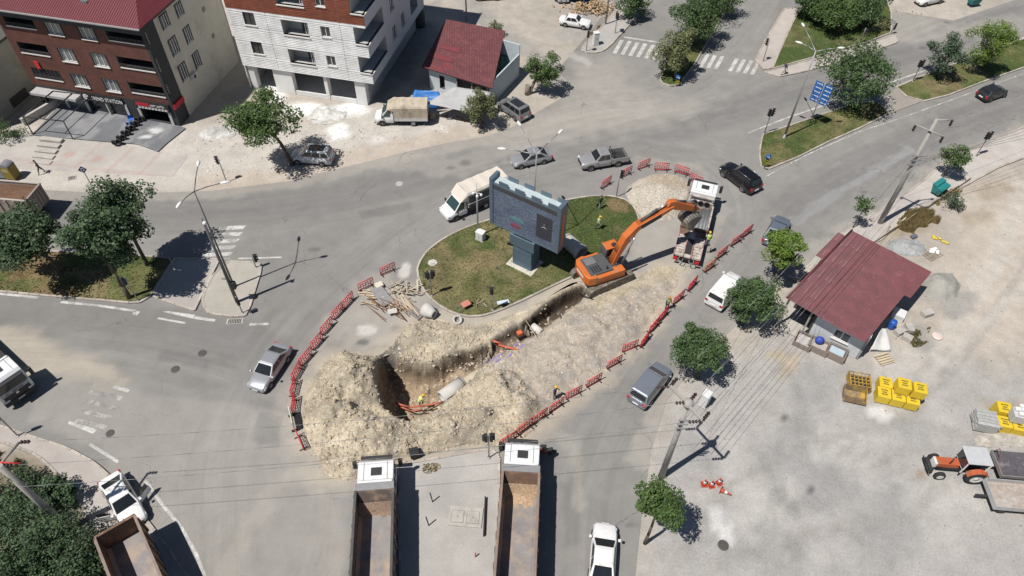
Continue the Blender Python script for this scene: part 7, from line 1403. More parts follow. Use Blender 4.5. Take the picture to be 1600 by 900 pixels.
for k in range(4):
    x = BW0 + .95 + k * 1.62; MB().box(x, x + .95, -.60, -.53, BZ1 - .47, BZ1 - .02).build('battlement', BBL, bo_, .01); MB().box(x + .35, x + 1.35, .34, .41, BZ1 - .42, BZ1 + .05).build('battlement', BBL, bo_, .01)
MB().box(BW1 - .02, BW1 + .02, -.25, .05, BZ0 + .6, BZ1 - .9).build('side_light_strip', M('strip_orange', (.6, .16, .05), .5), bo_); MB().box(BW0 + .4, BW1 - .4, -.56, -.545, BZ1 - .43, BZ1 - .40).build('top_rail', GALV, bo_)
MB().box(-1.05, .95, -.72, .75, 0, 3.75).build('pylon', M('pylon_blue', (.11, .175, .235), .5, .3, var=.2, scale=1.4), bo_, .02); MB().box(-1.35, 1.2, -.82, .3, 2.55, 3.75).build('pylon_collar', BBL, bo_, .02); MB().box(-1.5, 1.3, -1.2, 1.0, -.1, .06).build('footing', M('rough_footing', (.55, .51, .44), 1, bump=.8, bscale=6), bo_, .05); tx = MB()
for r in range(3):
    for k in range(7): tx.box(-.8 + k * .25, -.62 + k * .25, -.735, -.721, 1.0 + r * .45, 1.12 + r * .45)
tx.build('pylon_seams', BBL, bo_)
# ---- bollards, bins, cones
def small_post(base, h, label, mat=BLACKP, lean=0): o = MB().cyl((0, 0, 0), (lean, .05, h), .045, n=8).build('bollard', mat, None, loc=P(*base, .1)); tag(o, label, 'bollard')
small_post((676, 784), 1.3, 'thin black bollard left of the slab, upper one', BLACKP, -.1); small_post((670, 821), 1.3, 'thin black bollard left of the slab, lower one', BLACKP, -.1); small_post((743, 870), .55, 'short red bollard below the slab', BRED)
o = MB().box(-.04, .04, -1.4, 1.4, 0, .35).build('low_rail', BLACKP, None, loc=P(757, 808, .1), rz=.0); tag(o, 'low black steel edge beside the chamber slab', 'edge')
def dumpster(base, rz, label, col):
    o = thing('dumpster', label, 'dumpster', P(*base, .08), rz); m = M('dump_%.2f_%.2f' % col[:2], col, .6, var=.1, dirt=(.2, .17, .13), dirt_amt=.2); MB().hexa([(-.65, -.42, .25), (.65, -.42, .25), (.65, .42, .25), (-.65, .42, .25)], [(-.8, -.6, 1.1), (.8, -.6, 1.1), (.8, .55, 1.15), (-.8, .55, 1.15)]).build('body', m, o, .03); MB().box(-.82, .82, .05, .6, 1.15, 1.35).build('lid', m, o, .05); MB().box(-.7, .7, -.5, 0, 1.06, 1.10).build('opening', DARKIN, o)
    for s in (-1, 1):
        MB().cyl((s * .85, -.1, .9), (s * .98, -.1, .9), .05, n=8).build('trunnion', m, o)
        for y in (-.3, .3): MB().cyl((s * .5, y, .12), (s * .56, y, .12), .12, n=10).build('castor', TRIM, o)
dumpster((1464, 302), .65, 'teal dumpster on the right pavement', (.015, .20, .20)); dumpster((1519, 8), .3, 'teal dumpster at the top edge', (.015, .17, .17)); 
tb_ = thing('clothes_bin', 'yellow clothing bin with domed top at the left edge', 'bin', P(22, 277, .03), R_(-10)); MB().box(-.55, .55, -.5, .5, .1, 1.6).build('body', M('bin_ochre', (.22, .16, .02), .6), tb_, .03); dm = MB(); dm.yprism([(.55, 1.6)] + [(.55 * math.cos(a * math.pi / 8), 1.6 + .35 * math.sin(a * math.pi / 8)) for a in range(1, 8)] + [(-.55, 1.6)], -.5, .5); dm.build('domed_top', M('bin_grey', (.2, .2, .22), .5), tb_); 
for r in range(2): MB().box(-.35, .33, -.512, -.501, 1.05 + r * .2, 1.18 + r * .2).build('print', M('print_pale', (.4, .36, .22), .7), tb_)
db = thing('dumpster', 'grey dumpster beside the yellow clothing bin', 'dumpster', P(2, 276), 0); MB().box(-.8, .8, -.5, .5, .2, 1.2).build('body', M('dump_grey', (.2, .24, .25), .6), db, .05); MB().box(-.8, .8, -.5, .5, 1.2, 1.32).build('lid', TRIM, db, .05)
CONEO = M('cone_orange', (.45, .07, .04), .6)
for k, (q, lab) in enumerate((((1100, 757), 'leftmost standing traffic cone in the vacant lot'), ((1111, 759), 'middle standing traffic cone in the vacant lot'), ((1123, 755), 'right standing traffic cone in the vacant lot'), ((1125, 767), 'tipped over traffic cone in the vacant lot'))):
    o = thing('traffic_cone', lab, 'traffic cone', P(*q), .3 * k, 'traffic cones'); MB().box(-.24, .24, -.24, .24, 0, .05).build('base', CONEO, o, .01); MB().lathe([(.19, .05), (.13, .32)], n=14).build('cone', CONEO, o); MB().lathe([(.13, .32), (.09, .52)], n=14).build('band', LET, o); MB().lathe([(.09, .52), (.04, .78), (.01, .79)], n=14).build('tip', CONEO, o)
    if k == 3: o.rotation_euler = (R_(82), 0, 1.0); o.location.z = .2
# ================================================================== TREES
def leaf_mat(name, col, tr=.3):
    if name in MATS: return MATS[name]
    m = bpy.data.materials.new(name); m.use_nodes = True; t = m.node_tree; N = t.nodes; L = t.links; N.clear(); out = N.new('ShaderNodeOutputMaterial'); d = N.new('ShaderNodeBsdfPrincipled'); d.inputs['Roughness'].default_value = .55; d.inputs['Specular IOR Level'].default_value = .35
    g = N.new('ShaderNodeNewGeometry'); nz = N.new('ShaderNodeTexNoise'); nz.inputs['Scale'].default_value = 1.3; nz.inputs['Detail'].default_value = 3; L.new(g.outputs['Position'], nz.inputs[0]); mr = N.new('ShaderNodeMapRange'); mr.inputs[1].default_value = .3; mr.inputs[2].default_value = .7; mr.inputs[3].default_value = .7; mr.inputs[4].default_value = 1.3; L.new(nz.outputs[0], mr.inputs[0])
    mx = N.new('ShaderNodeMix'); mx.data_type = 'RGBA'; mx.blend_type = 'MULTIPLY'; mx.inputs[0].default_value = 1; mx.inputs[6].default_value = (*col, 1); L.new(mr.outputs[0], mx.inputs[7]); L.new(mx.outputs[2], d.inputs[0]); tl = N.new('ShaderNodeBsdfTranslucent'); L.new(mx.outputs[2], tl.inputs[0]); ms = N.new('ShaderNodeMixShader'); ms.inputs[0].default_value = tr; L.new(d.outputs[0], ms.inputs[1]); L.new(tl.outputs[0], ms.inputs[2]); L.new(ms.outputs[0], out.inputs[0]); MATS[name] = m; return m
PAL = {'dark': [(.038, .070, .026), (.055, .092, .034), (.080, .120, .048)], 'mid': [(.045, .080, .024), (.065, .110, .032), (.095, .145, .045)], 'bright': [(.075, .125, .020), (.105, .165, .028), (.15, .215, .045)], 'olive': [(.085, .10, .042), (.12, .135, .06), (.17, .18, .09)], 'grey': [(.045, .075, .042), (.065, .098, .06), (.10, .13, .085)], 'pine': [(.032, .058, .028), (.050, .082, .040), (.080, .115, .060)]}
BARK = M('bark', (.11, .085, .065), .95, var=.25, scale=6, bump=.5); BARKP = M('bark_pale', (.24, .20, .16), .95, var=.25, scale=5, bump=.4)
def leaves(ctr, rad, lobes, n, leaf, rs, flat=.75, spike=0):
    """leaf quads spread through a crown made of clumps; returns V,F around ctr"""
    li = rs.randint(0, len(lobes), n); lb = np.array(lobes)[li]; dv = rs.normal(size=(n, 3)); dv /= np.linalg.norm(dv, axis=1)[:, None]; rr = lb[:, 3:4] * (.45 + .62 * rs.rand(n, 1) ** .55); lump = 1 + .18 * np.sin(dv[:, 0:1] * 9 + lb[:, 0:1] * 3) * np.cos(dv[:, 1:2] * 8)
    p = lb[:, :3] + dv * rr * lump * np.array([[1, 1, flat]])
    nn = dv * .7 + rs.normal(size=(n, 3)) * .5 + np.array([[0, 0, .75]]); nn /= np.linalg.norm(nn, axis=1)[:, None]
    u = np.cross(nn, rs.normal(size=(n, 3))); u /= np.linalg.norm(u, axis=1)[:, None]; v = np.cross(nn, u); s = leaf * rs.uniform(.55, 1.35, (n, 1)); asp = rs.uniform(.45, .8, (n, 1)) if not spike else rs.uniform(.2, .4, (n, 1))
    V = np.stack([p - u * s, p - v * s * asp + nn * s * .12, p + u * s, p + v * s * asp - nn * s * .12], 1).reshape(-1, 3); F = np.arange(n * 4).reshape(n, 4); return V, F
def tree(label, base, crown, rpx, pal='mid', n=4200, leaf=.16, seed=1, zr=.9, tr=.14, name='tree', nl=15, bark=None, ctr_z=None, cat='tree', dense=1.0, stem=True, z0=.05, group=None, lob=(.36, .56)):
    rs = np.random.RandomState(seed); b = P(*base, z0); best = None
    if ctr_z is None:
        for k in range(10, 260):
            z = k * .05; c = P(*crown, z); d = (c.x - b.x) ** 2 + (c.y - b.y) ** 2
            if best is None or d < best[0]: best = (d, z)
        ctr_z = best[1]
    c = P(*crown, ctr_z); R = rpx * mpp(c); o = thing(name, label, cat, b, 0, group); cc = c - b; lobes = []
    for k in range(int(nl * 2.0)):
        d = rs.normal(size=3); d /= np.linalg.norm(d); q = d * (.28 + .64 * rs.rand() ** .8) * R * np.array([1, 1, zr]); lobes.append((cc.x + q[0], cc.y + q[1], cc.z + q[2], R * rs.uniform(*lob) * rs.uniform(.45, .85)))
    lobes.append((cc.x, cc.y, cc.z, R * .5))
    lo = min(l[2] - l[3] * .8 for l in lobes)
    V, F = leaves(cc, R, lobes, int(n * 1.9), leaf * .62, rs); mi = rs.choice([0, 1, 1, 2], len(F)); k = V[:, 2].reshape(-1, 4).min(1) > .25; F = F[k]; mi = mi[k]
    mats = [leaf_mat('leaf_%s_%d' % (pal, i), col) for i, col in enumerate([tuple(v * (1.55 if pal in ('dark', 'pine') else 1.35) for v in q_) for q_ in PAL[pal]])]
    np_obj('crown', V, F, mats, mi, False, o)
    if stem:
        t = MB(); top = Vector((cc.x, cc.y, max(cc.z - R * .15, lo + .3))); mdl = Vector((cc.x * .35 + rs.uniform(-.1, .1), cc.y * .35 + rs.uniform(-.1, .1), top.z * .5)); t.tube([Vector((0, 0, -.1)), mdl * .5 + Vector((0, 0, 0)), mdl, top], [tr * 1.35, tr, tr * .85, tr * .4], 8)
        t.build('trunk', bark or BARK, o); lm = MB()
        for l in lobes[:9]: s_ = mdl.lerp(top, .25 + .7 * rs.rand()); e = Vector(l[:3]); lm.tube([s_, s_.lerp(e, .5) + Vector((0, 0, -.1)), e], [tr * .5, tr * .35, tr * .12], 5)
        lm.build('limbs', bark or BARK, o)
    return o
tree('leafy green tree on the verge beside the parked silver MPV', (457, 256), (411, 186), 50, 'mid', 6000, .19, 3, .9, .2, nl=17); tree('dark pinnate tree at the left edge of the left median', (98, 424), (30, 366), 50, 'pine', 6500, .2, 4, .75, .16, nl=18); tree('tall dark tree on the left median, front of the pair', (203, 466), (148, 374), 48, 'pine', 6500, .2, 5, .95, .17, nl=18); tree('tall dark tree on the left median, rear of the pair', (231, 415), (186, 330), 47, 'pine', 6500, .2, 6, .95, .16, nl=18)
tree('small leafy tree before the grey awning', (752, 199), (749, 164), 27, 'olive', 2600, .15, 7, .95, .13); tree('round green tree at the lane corner beside the shed', (827, 145), (851, 109), 28, 'mid', 3600, .16, 8, .9, .22, bark=BARKP); tree('pale olive plane tree on the planted median tip', (1056, 122), (1056, 78), 36, 'olive', 4200, .18, 9, 1.05, .16, bark=BARKP, lob=(.3, .48)); tree('dark tree at the top beside the log pile', (984, 30), (988, 2), 26, 'dark', 2600, .18, 10, .9, .16); tree('dark spreading tree on the planted median, nearer the crossing', (1086, 70), (1090, 22), 38, 'dark', 4500, .19, 11, .8, .18); tree('dark spreading tree on the planted median, at the top edge', (1128, 25), (1122, -10), 36, 'dark', 3600, .19, 12, .8, .18)
tree('dark park tree left of the park lawn', (1272, 30), (1275, 4), 30, 'dark', 3200, .2, 13, .8, .16); tree('large dark park tree in the middle of the lawn', (1310, 52), (1312, 16), 34, 'mid', 3800, .2, 14, .85, .18); tree('dark park tree at the right of the lawn', (1345, 42), (1358, 8), 34, 'dark', 3800, .2, 15, .85, .18)
tree('wide dark tree on the right median beside the blue sign', (1326, 168), (1341, 112), 50, 'dark', 6500, .19, 16, .72, .2, nl=20); tree('grey-green feathery tree on the far right median', (1467, 124), (1477, 87), 26, 'grey', 3000, .17, 17, 1.1, .12); tree('round bright green tree on the far right median', (1519, 113), (1550, 64), 29, 'bright', 4500, .15, 18, 1.0, .12, bark=BARKP, nl=24, lob=(.34, .44)); tree('thin sapling on the right pavement beside the red-roofed house', (1332, 356), (1352, 320), 14, 'mid', 500, .15, 19, 1.2, .05); tree('leaning dark street tree above the teal dumpster', (1474, 276), (1493, 243), 20, 'mid', 1800, .14, 20, .8, .08)
tree('bright green street tree beside the grey-blue sedan', (1211, 440), (1227, 384), 32, 'bright', 3800, .16, 21, .95, .1, lob=(.3, .48)); tree('dark dense street tree over the white panel van', (1160, 505), (1178, 464), 42, 'dark', 5000, .15, 22, .75, .14, nl=24, lob=(.34, .46)); tree('dark round street tree above the blue-grey minivan', (1090, 588), (1098, 543), 45, 'dark', 6500, .14, 23, .72, .14, nl=28, lob=(.34, .44)); tree('street tree below the thick concrete pole', (1008, 848), (1030, 787), 37, 'mid', 3800, .15, 24, .9, .11)
tree('small shrub tree behind the shed roof', (776, 55), (776, 42), 11, 'olive', 500, .15, 25); 
for k, (b, c, r, s_) in enumerate((((45, 880), (38, 838), 62, 26), ((105, 905), (98, 862), 58, 27), ((20, 935), (15, 900), 60, 28), ((92, 796), (88, 770), 26, 29), ((55, 790), (52, 766), 38, 30), ((120, 900), (128, 905), 34, 31), ((0, 800), (-10, 780), 50, 32))):
    tree('dark cypress-like shrub in the lower left corner, ' + ('large one left of centre', 'large one by the tipper bed', 'one on the bottom edge', 'small one by the white car', 'one under the pole top', 'low one at the tipper bed corner', 'one on the left edge')[k], b, c, r, 'pine', 5200 if r > 50 else 3000, .13, s_, .8, .1, 'shrub', 20, ctr_z=1.9 if r > 50 else 1.3, cat='shrub', lob=(.30, .46))
tree('dark green shrub at the left edge beside the pergola', (8, 214), (9, 206), 20, 'dark', 1300, .12, 33, .7, .05, 'shrub', ctr_z=.8, cat='shrub'); tree('grey-green bush on the dry weedy patch', (1492, 325), (1494, 317), 17, 'grey', 700, .13, 34, .7, .05, 'shrub', ctr_z=.6, cat='shrub')
STRAW = [M('dry_weed', (.36, .26, .11), .95, var=.3), M('dry_weed_dark', (.23, .165, .07), .95, var=.3), TUFT_M[1]]
def weeds(label, poly, n, hh, s, cols=STRAW, z=0): o = tufts('weeds', smooth_poly(W(*poly), 2), n, cols, None, z - .03, hh, s, lambda x, y: fbm(x * .9, y * .9, s, 4) + .25 * sstep(0, 1.2, sdist(x, y, smooth_poly(W(*poly), 2))) > .58); o['label'] = label; o['category'] = 'weeds'
weeds('dry straw weeds behind the tall right pole', ((1392, 352), (1415, 330), (1440, 318), (1465, 330), (1472, 352), (1450, 368), (1415, 366)), 2600, .7, 41); weeds('dry straw weeds along the pavement edge near the teal dumpster', ((1445, 318), (1470, 300), (1505, 285), (1515, 295), (1480, 318), (1455, 328)), 1000, .55, 42); weeds('withered weeds on the concrete strip', ((640, 728), (655, 722), (690, 722), (700, 735), (680, 745), (645, 742)), 200, .16, 43, [TUFT_M[1], STRAW[0]], .11); weeds('dry grass by the old white saloon', ((915, 50), (940, 35), (945, 42), (925, 60)), 400, .3, 44); weeds('dry grass below the lower left pole top', ((-5, 700), (40, 715), (60, 745), (20, 750), (-10, 730)), 900, .5, 45)
weeds('weedy patch behind the yellow block pallets', ((1408, 505), (1440, 498), (1465, 520), (1440, 548), (1410, 540)), 900, .3, 46, [TUFT_M[1], STRAW[1], TUFT_M[0]])
# ================================================================== PEOPLE
SKIN = M('skin', (.42, .25, .17), .7, var=.05); HAIRM = M('hair_dark', (.02, .016, .013), .7); SHOE = M('shoe_dark', (.03, .028, .026), .7)
def person(label, pos, face, shirt, trousers, helmet=None, vest=None, pose='stand', cat='person'):
    """one continuous body grown from a posed skeleton, then split by material along the bones"""
    o = thing('person', label, cat, pos, face)
    lean = {'stand': 0, 'walk': .05, 'bend': .55, 'sit': .12}[pose]; hz = {'stand': .92, 'walk': .90, 'bend': .78, 'sit': .78}[pose]
    c, s = math.cos(lean), math.sin(lean)
    def U(x, y, z): return (x * c + (z) * s, y, hz + z * c - x * s)     # torso frame above the hips
    st = {'stand': (.03, -.03), 'walk': (.26, -.24), 'bend': (.2, -.15), 'sit': (.42, .42)}[pose]; J = {}; E = []
    J['pel'] = ((0, 0, hz), .135, 't'); J['wst'] = (U(0, 0, .18), .125, 's'); J['che'] = (U(.01, 0, .40), .155, 's'); J['nck'] = (U(.01, 0, .56), .062, 'k'); J['hd0'] = (U(.03, 0, .64), .075, 'k')
    E += [('pel', 'wst', 's'), ('wst', 'che', 's'), ('che', 'nck', 's'), ('nck', 'hd0', 'k')]
    for sd, q, f in ((1, 'l', st[0]), (-1, 'r', st[1])):
        J['hip' + q] = ((0, sd * .1, hz - .06), .095, 't'); kz = .47 if pose != 'sit' else .68; J['kne' + q] = ((f * .75 if pose != 'bend' else f + .18, sd * .12, kz), .066, 't'); az = .09 if pose != 'sit' else .28; J['ank' + q] = ((f if pose != 'walk' or f > 0 else f - .08, sd * .12, az), .046, 't'); a = J['ank' + q][0]; J['toe' + q] = ((a[0] + .17, a[1] + sd * .02, az - .05), .04, 'b')
        E += [('pel', 'hip' + q, 't'), ('hip' + q, 'kne' + q, 't'), ('kne' + q, 'ank' + q, 't'), ('ank' + q, 'toe' + q, 'b')]
        sw = -f * .7 if pose == 'walk' else 0; J['sho' + q] = (U(0, sd * .19, .46), .066, 's')
        if pose in ('bend', 'sit'): J['elb' + q] = (U(.22, sd * .27, .26), .046, 's'); J['wri' + q] = (U(.46, sd * .24, .22), .034, 'k')
        elif pose == 'stand' and sd > 0: J['elb' + q] = (U(.04, sd * .27, .19), .046, 's'); J['wri' + q] = (U(.25, sd * .18, .26), .034, 'k')
        else: J['elb' + q] = (U(sw * .5, sd * .26, .19), .046, 's'); J['wri' + q] = (U(sw + .06, sd * .27, -.05), .034, 'k')
        w_ = Vector(J['wri' + q][0]); e = Vector(J['elb' + q][0]); h = w_ + (w_ - e).normalized() * .09; J['han' + q] = (tuple(h), .036, 'k'); E += [('che', 'sho' + q, 's'), ('sho' + q, 'elb' + q, 's'), ('elb' + q, 'wri' + q, 's' if sd else 'k'), ('wri' + q, 'han' + q, 'k')]
    nm = list(J); ix = {n: i for i, n in enumerate(nm)}; me = bpy.data.meshes.new('body'); me.from_pydata([J[n][0] for n in nm], [(ix[a], ix[b]) for a, b, _ in E], []); tmp = bpy.data.objects.new('tmp_body', me); COL.objects.link(tmp)
    sk = tmp.modifiers.new('s', 'SKIN'); sk.use_smooth_shade = True
    for i, n in enumerate(nm): v = me.skin_vertices[0].data[i]; r = J[n][1]; v.radius = (r * (1.25 if n in ('che', 'pel', 'wst') else 1), r); v.use_root = n == 'pel'
    tmp.modifiers.new('ss', 'SUBSURF').levels = 1; tmp.modifiers['ss'].render_levels = 1
    bm_ = bpy.data.meshes.new_from_object(tmp.evaluated_get(bpy.context.evaluated_depsgraph_get())); bpy.data.objects.remove(tmp)
    keys = ['s', 't', 'k', 'b']; mats = [M('cloth_%.2f_%.2f_%.2f' % shirt, shirt, .9, var=.12, scale=9), M('cloth_%.2f_%.2f_%.2f' % trousers, trousers, .9, var=.12, scale=9), SKIN, SHOE]
    bm_.materials.clear()
    for m in mats: bm_.materials.append(m)
    seg = [(Vector(J[a][0]), Vector(J[b][0]), keys.index(k)) for a, b, k in E]
    for pl in bm_.polygons:
        ct = pl.center; bd = (1e9, 0)
        for a, b, k in seg:
            d = b - a; t = max(0, min(1, (ct - a).dot(d) / (d.length_squared + 1e-9))); dd = (ct - a - d * t).length
            if dd < bd[0]: bd = (dd, k)
        pl.material_index = bd[1]; pl.use_smooth = True
    bo = bpy.data.objects.new('body', bm_); COL.objects.link(bo); bo.parent = o
    fg = MB()
    for q, sd in (('l', 1), ('r', -1)):
        h = Vector(J['han' + q][0]); d = (h - Vector(J['wri' + q][0])).normalized(); sdv = d.cross(Vector((0, 0, 1))).normalized() if abs(d.z) < .9 else Vector((1, 0, 0))
        for k, ln in enumerate((.065, .075, .07, .055)): a = h + sdv * (-.027 + .018 * k); fg.tube([a, a + d * ln * .6, a + d * ln + Vector((0, 0, -.015))], [.009, .0085, .007], 5)
        fg.tube([h - d * .04 + sdv * .03, h + sdv * .05 - d * .0, h + sdv * .05 + d * .035], [.01, .009, .008], 5)
    fg.build('fingers', SKIN, bo)
    hc = Vector(U(.05, 0, .73)); hd = MB(); hd.ball(hc, (.098, .078, .12), 12, 9); hd.ball(hc + Vector((.1, 0, -.01)), (.02, .014, .02), 6, 4)
    for sd in (-1, 1): hd.ball(hc + Vector((0, sd * .08, -.01)), (.02, .012, .03), 6, 4); hd.ball(hc + Vector((.088, sd * .032, .015)), .012, 6, 4, 1)
    hd.cbox(hc + Vector((.088, 0, -.06)), (.02, .045, .01), 2); ho_ = hd.build('head', [SKIN, HAIRM, M('lips', (.35, .14, .11), .6)], o)
    if helmet: hm = MB(); hm.ball(hc + Vector((-.005, 0, .055)), (.135, .115, .105), 14, 8); hm.cbox(hc + Vector((.11, 0, .045)), (.1, .14, .015)); hm.build('helmet', M('helmet_%.2f_%.2f' % helmet[:2], helmet, .35), ho_)
    else: hr_ = MB(); hr_.ball(hc + Vector((-.02, 0, .035)), (.10, .086, .105), 12, 7); hr_.build('hair', HAIRM, ho_)
    if vest:
        rings = []
        for z, rx, ry in ((.02, .150, .185), (.18, .148, .178), (.36, .182, .222), (.48, .15, .205), (.535, .09, .13)):
            rings.append([U(rx * math.cos(a), ry * math.sin(a), z) for a in [2 * math.pi * i / 14 for i in range(14)]])
        vm = MB(); vm.loft(rings, 0, True, False); vo = vm.build('vest', M('vest_%.2f' % vest[0], vest, .8, var=.08), o); r2 = []
        for z, rx, ry in ((.2, .156, .187), (.25, .163, .195)): r2.append([U(rx * math.cos(a), ry * math.sin(a), z) for a in [2 * math.pi * i / 14 for i in range(14)]])
        MB().loft(r2, 0, True, False).build('reflective_band', M('reflective', (.6, .6, .58), .4), vo)
    return o
def onz(px, py): p = P(px, py); p.z = max(0, float(exc_z(np.array([p.x]), np.array([p.y]))[0])); return p
HIV = (.52, .68, .10); HYEL = (.75, .45, .02)
person('bare-headed worker in dark shirt and grey trousers on the island grass', P(937, 326, .14), R_(-30), (.03, .035, .04), (.36, .37, .38), pose='stand'); person('yellow-helmeted worker in hi-vis top walking on the island grass', P(934, 358, .14), R_(-15), (.40, .44, .46), (.06, .07, .08), HYEL, (.48, .56, .22), 'walk')
lw_ = person('worker in hi-vis vest standing on the lorry side', P(1104, 384, 1.3), R_(100), (.30, .33, .36), (.20, .22, .25), HYEL, HIV, 'stand'); person('worker in hi-vis vest at the right barrier row', P(1041, 484, .0), R_(-60), (.05, .07, .12), (.04, .05, .07), (.45, .2, .02), (.30, .36, .10), 'stand')
person('yellow-helmeted worker in dark jacket beside the lower barriers', onz(866, 623), R_(-20), (.035, .035, .05), (.12, .16, .20), HYEL, None, 'stand'); person('worker in hi-vis vest bending over in the pit', P(656, 634, -3.1), R_(20), (.50, .55, .20), (.10, .11, .12), HYEL, (.62, .70, .25), 'bend')
person('pedestrian in dark patterned clothes walking past the forecourt', P(66, 271, .0), R_(-150), (.05, .05, .055), (.04, .04, .045), pose='walk'); person('pedestrian in dark clothes at the corner of the park lawn', P(1224, 116, .1), R_(190), (.05, .055, .09), (.35, .30, .30), pose='walk')
# motorcyclist
mo = thing('motorcycle', 'dark red motorcycle beside the right dump truck cab', 'motorcycle', P(848, 712), R_(-165)); MRED = M('moto_red', (.30, .03, .03), .4); 
for x in (-.65, .65): wheel(mo, x, .0, .3, .12, RIM)
MB().hexa([(-.3, -.12, .55), (.35, -.12, .55), (.35, .12, .55), (-.3, .12, .55)], [(-.25, -.14, .85), (.3, -.14, .9), (.3, .14, .9), (-.25, .14, .85)]).build('tank', MRED, mo, .04); MB().box(-.75, -.2, -.13, .13, .72, .82).build('seat', TRIM, mo, .03); MB().box(-.25, .3, -.15, .15, .25, .55).build('engine', EXG, mo, .03); MB().tube([(.3, -.36, 1.05), (.42, -.1, 1.0), (.42, .1, 1.0), (.3, .36, 1.05)], .02, 6).build('handlebar', TRIM, mo); MB().tube([(.65, 0, .3), (.42, 0, 1.0)], .04, 6).build('fork', CHROME, mo)
person('motorcyclist in white helmet and dark clothes astride the motorcycle', P(848, 712, .02), R_(-165), (.10, .02, .025), (.04, .045, .06), (.75, .75, .74), None, 'sit')
# ================================================================== SITE MATERIAL AND CLUTTER
PIPEC = M('pipe_concrete', (.52, .505, .48), .85, var=.08, scale=2, bump=.1, bscale=20)
def pipe(name, label, a, b, r, mat=PIPEC, wall=.12, flare=0, cat='pipe', collar=True):
    a = Vector(a); b = Vector(b); L = (b - a).length; o = thing(name, label, cat, a); o.rotation_mode = 'QUATERNION'; o.rotation_quaternion = (b - a).to_track_quat('X', 'Z'); n = 28
    def ring(x, rr): return [(x, rr * math.cos(2 * math.pi * i / n), rr * math.sin(2 * math.pi * i / n)) for i in range(n)]
    prof = [(0, r - wall), (0, r + flare), (L * .14, r + flare), (L * .16, r)] if flare else [(0, r - wall), (0, r)]
    prof += [(L, r), (L, r - wall), (0, r - wall)]
    m = MB(); m.loft([ring(x, rr) for x, rr in prof], 0, True, False); m.build('pipe', mat, o)
    if collar: m = MB(); m.loft([ring(x, rr) for x, rr in ((L - .22, r - .001), (L - .22, r + .012), (L - .16, r + .012), (L - .16, r - .001))], 0, True, False); m.build('joint_ring', M('joint_dark', (.06, .06, .06), .7), o)
    return o
pipe('concrete_pipe', 'big concrete pipe lying on the grass right of the billboard', P(909, 396, .78), P(884, 374, .78), .70, flare=.07)
pipe('concrete_pipe', 'concrete pipe section lying in the pit', P(690, 622, -2.1), P(724, 598, -2.0), .62); pipe('concrete_pipe', 'half-buried concrete pipe continuing from the pit', P(721, 603, -2.15), P(757, 580, -1.5), .5, M('pipe_dusty', (.46, .40, .32), .95), collar=False)
pipe('concrete_pipe', 'dusty pipe end sticking out of the trench', P(846, 520, -.35), P(832, 510, -.35), .36, M('pipe_pale', (.60, .57, .52), .9), collar=False)
cn = thing('manhole_cone', 'concrete manhole cone tipped on its side at the island kerb', 'manhole cone', P(671, 487, .55), R_(-35)); m = MB(); n = 24; m.loft([[(x, r * math.cos(2 * math.pi * i / n), r * math.sin(2 * math.pi * i / n)) for i in range(n)] for x, r in ((-.55, .62), (-.1, .62), (.35, .42), (.55, .40), (.55, .30), (.4, .28), (-.5, .3))], 0, True, True); m.build('cone', PIPEC, cn)
MB().lathe([(.28, 0), (.42, 0), (.42, .3), (.28, .3), (.28, 0)], n=20).build('manhole_ring', PIPEC, None, loc=P(714, 500, .1)); tag(bpy.context.scene.collection.objects[-1], 'concrete manhole ring lying by the island kerb', 'manhole ring'); bpy.context.scene.collection.objects[-1].rotation_euler = (.5, .3, 0)
# planks, steel and boards dumped by the kerb
PLK = [M('plank_pale', (.50, .42, .31), .95, var=.2, scale=4, rnd=.2), M('plank_grey', (.36, .31, .25), .95, var=.2, scale=4, rnd=.2)]
rs = random.Random(5); plme = [MB().box(-.5, .5, -.5, .5, -.5, .5).mesh('plank', m) for m in PLK]
def plank(x, y, z, L, w_, a, k, tilt=0): o = bpy.data.objects.new('timber_plank', plme[k]); COL.objects.link(o); o.location = (x, y, z); o.rotation_euler = (0, tilt, a); o.scale = (L, w_, .04); tag(o, 'loose weathered timber plank in the dumped pile by the island kerb', 'plank', 'planks dumped by the island kerb')
for k in range(34):
    p = P(632 + rs.gauss(0, 11), 454 + rs.gauss(0, 6)); plank(p.x, p.y, .06 + .012 * k, rs.uniform(.6, 1.5), rs.uniform(.07, .13), rs.uniform(0, 3.1), rs.randint(0, 1), rs.uniform(-.12, .12))
for k in range(12):
    p = P(572 + k * 1.5 + rs.gauss(0, 3), 462 + rs.gauss(0, 5)); plank(p.x, p.y, .06 + .02 * k, rs.uniform(1.0, 1.9), .1, rs.uniform(-.5, .3), 0, rs.uniform(-.05, .05))
for k in range(16):
    a = P(600 + k * 3 + rs.gauss(0, 3), 450 + k * .8); plank(a.x, a.y - 1.2, .10 + .01 * k, rs.uniform(1.8, 3.2), .12, R_(-52 + rs.uniform(-14, 14)), rs.randint(0, 1), rs.uniform(-.03, .03))
rb = thing('rebar_bundle', 'rusty reinforcement bars lying below the planks', 'rebar', P(610, 482, .08)); RUST = M('rusty_rebar', (.20, .085, .045), .9, var=.3)
for k in range(26): x, y, a = rs.uniform(-2.0, 2.2), rs.uniform(-.9, .9), R_(-38 + rs.uniform(-14, 14)); L = rs.uniform(1.2, 2.4); MB().cyl((x - L / 2 * math.cos(a), y - L / 2 * math.sin(a), .05 + rs.uniform(0, .25)), (x + L / 2 * math.cos(a), y + L / 2 * math.sin(a), .05 + rs.uniform(0, .25)), .028, n=5).build('bar', RUST, rb)
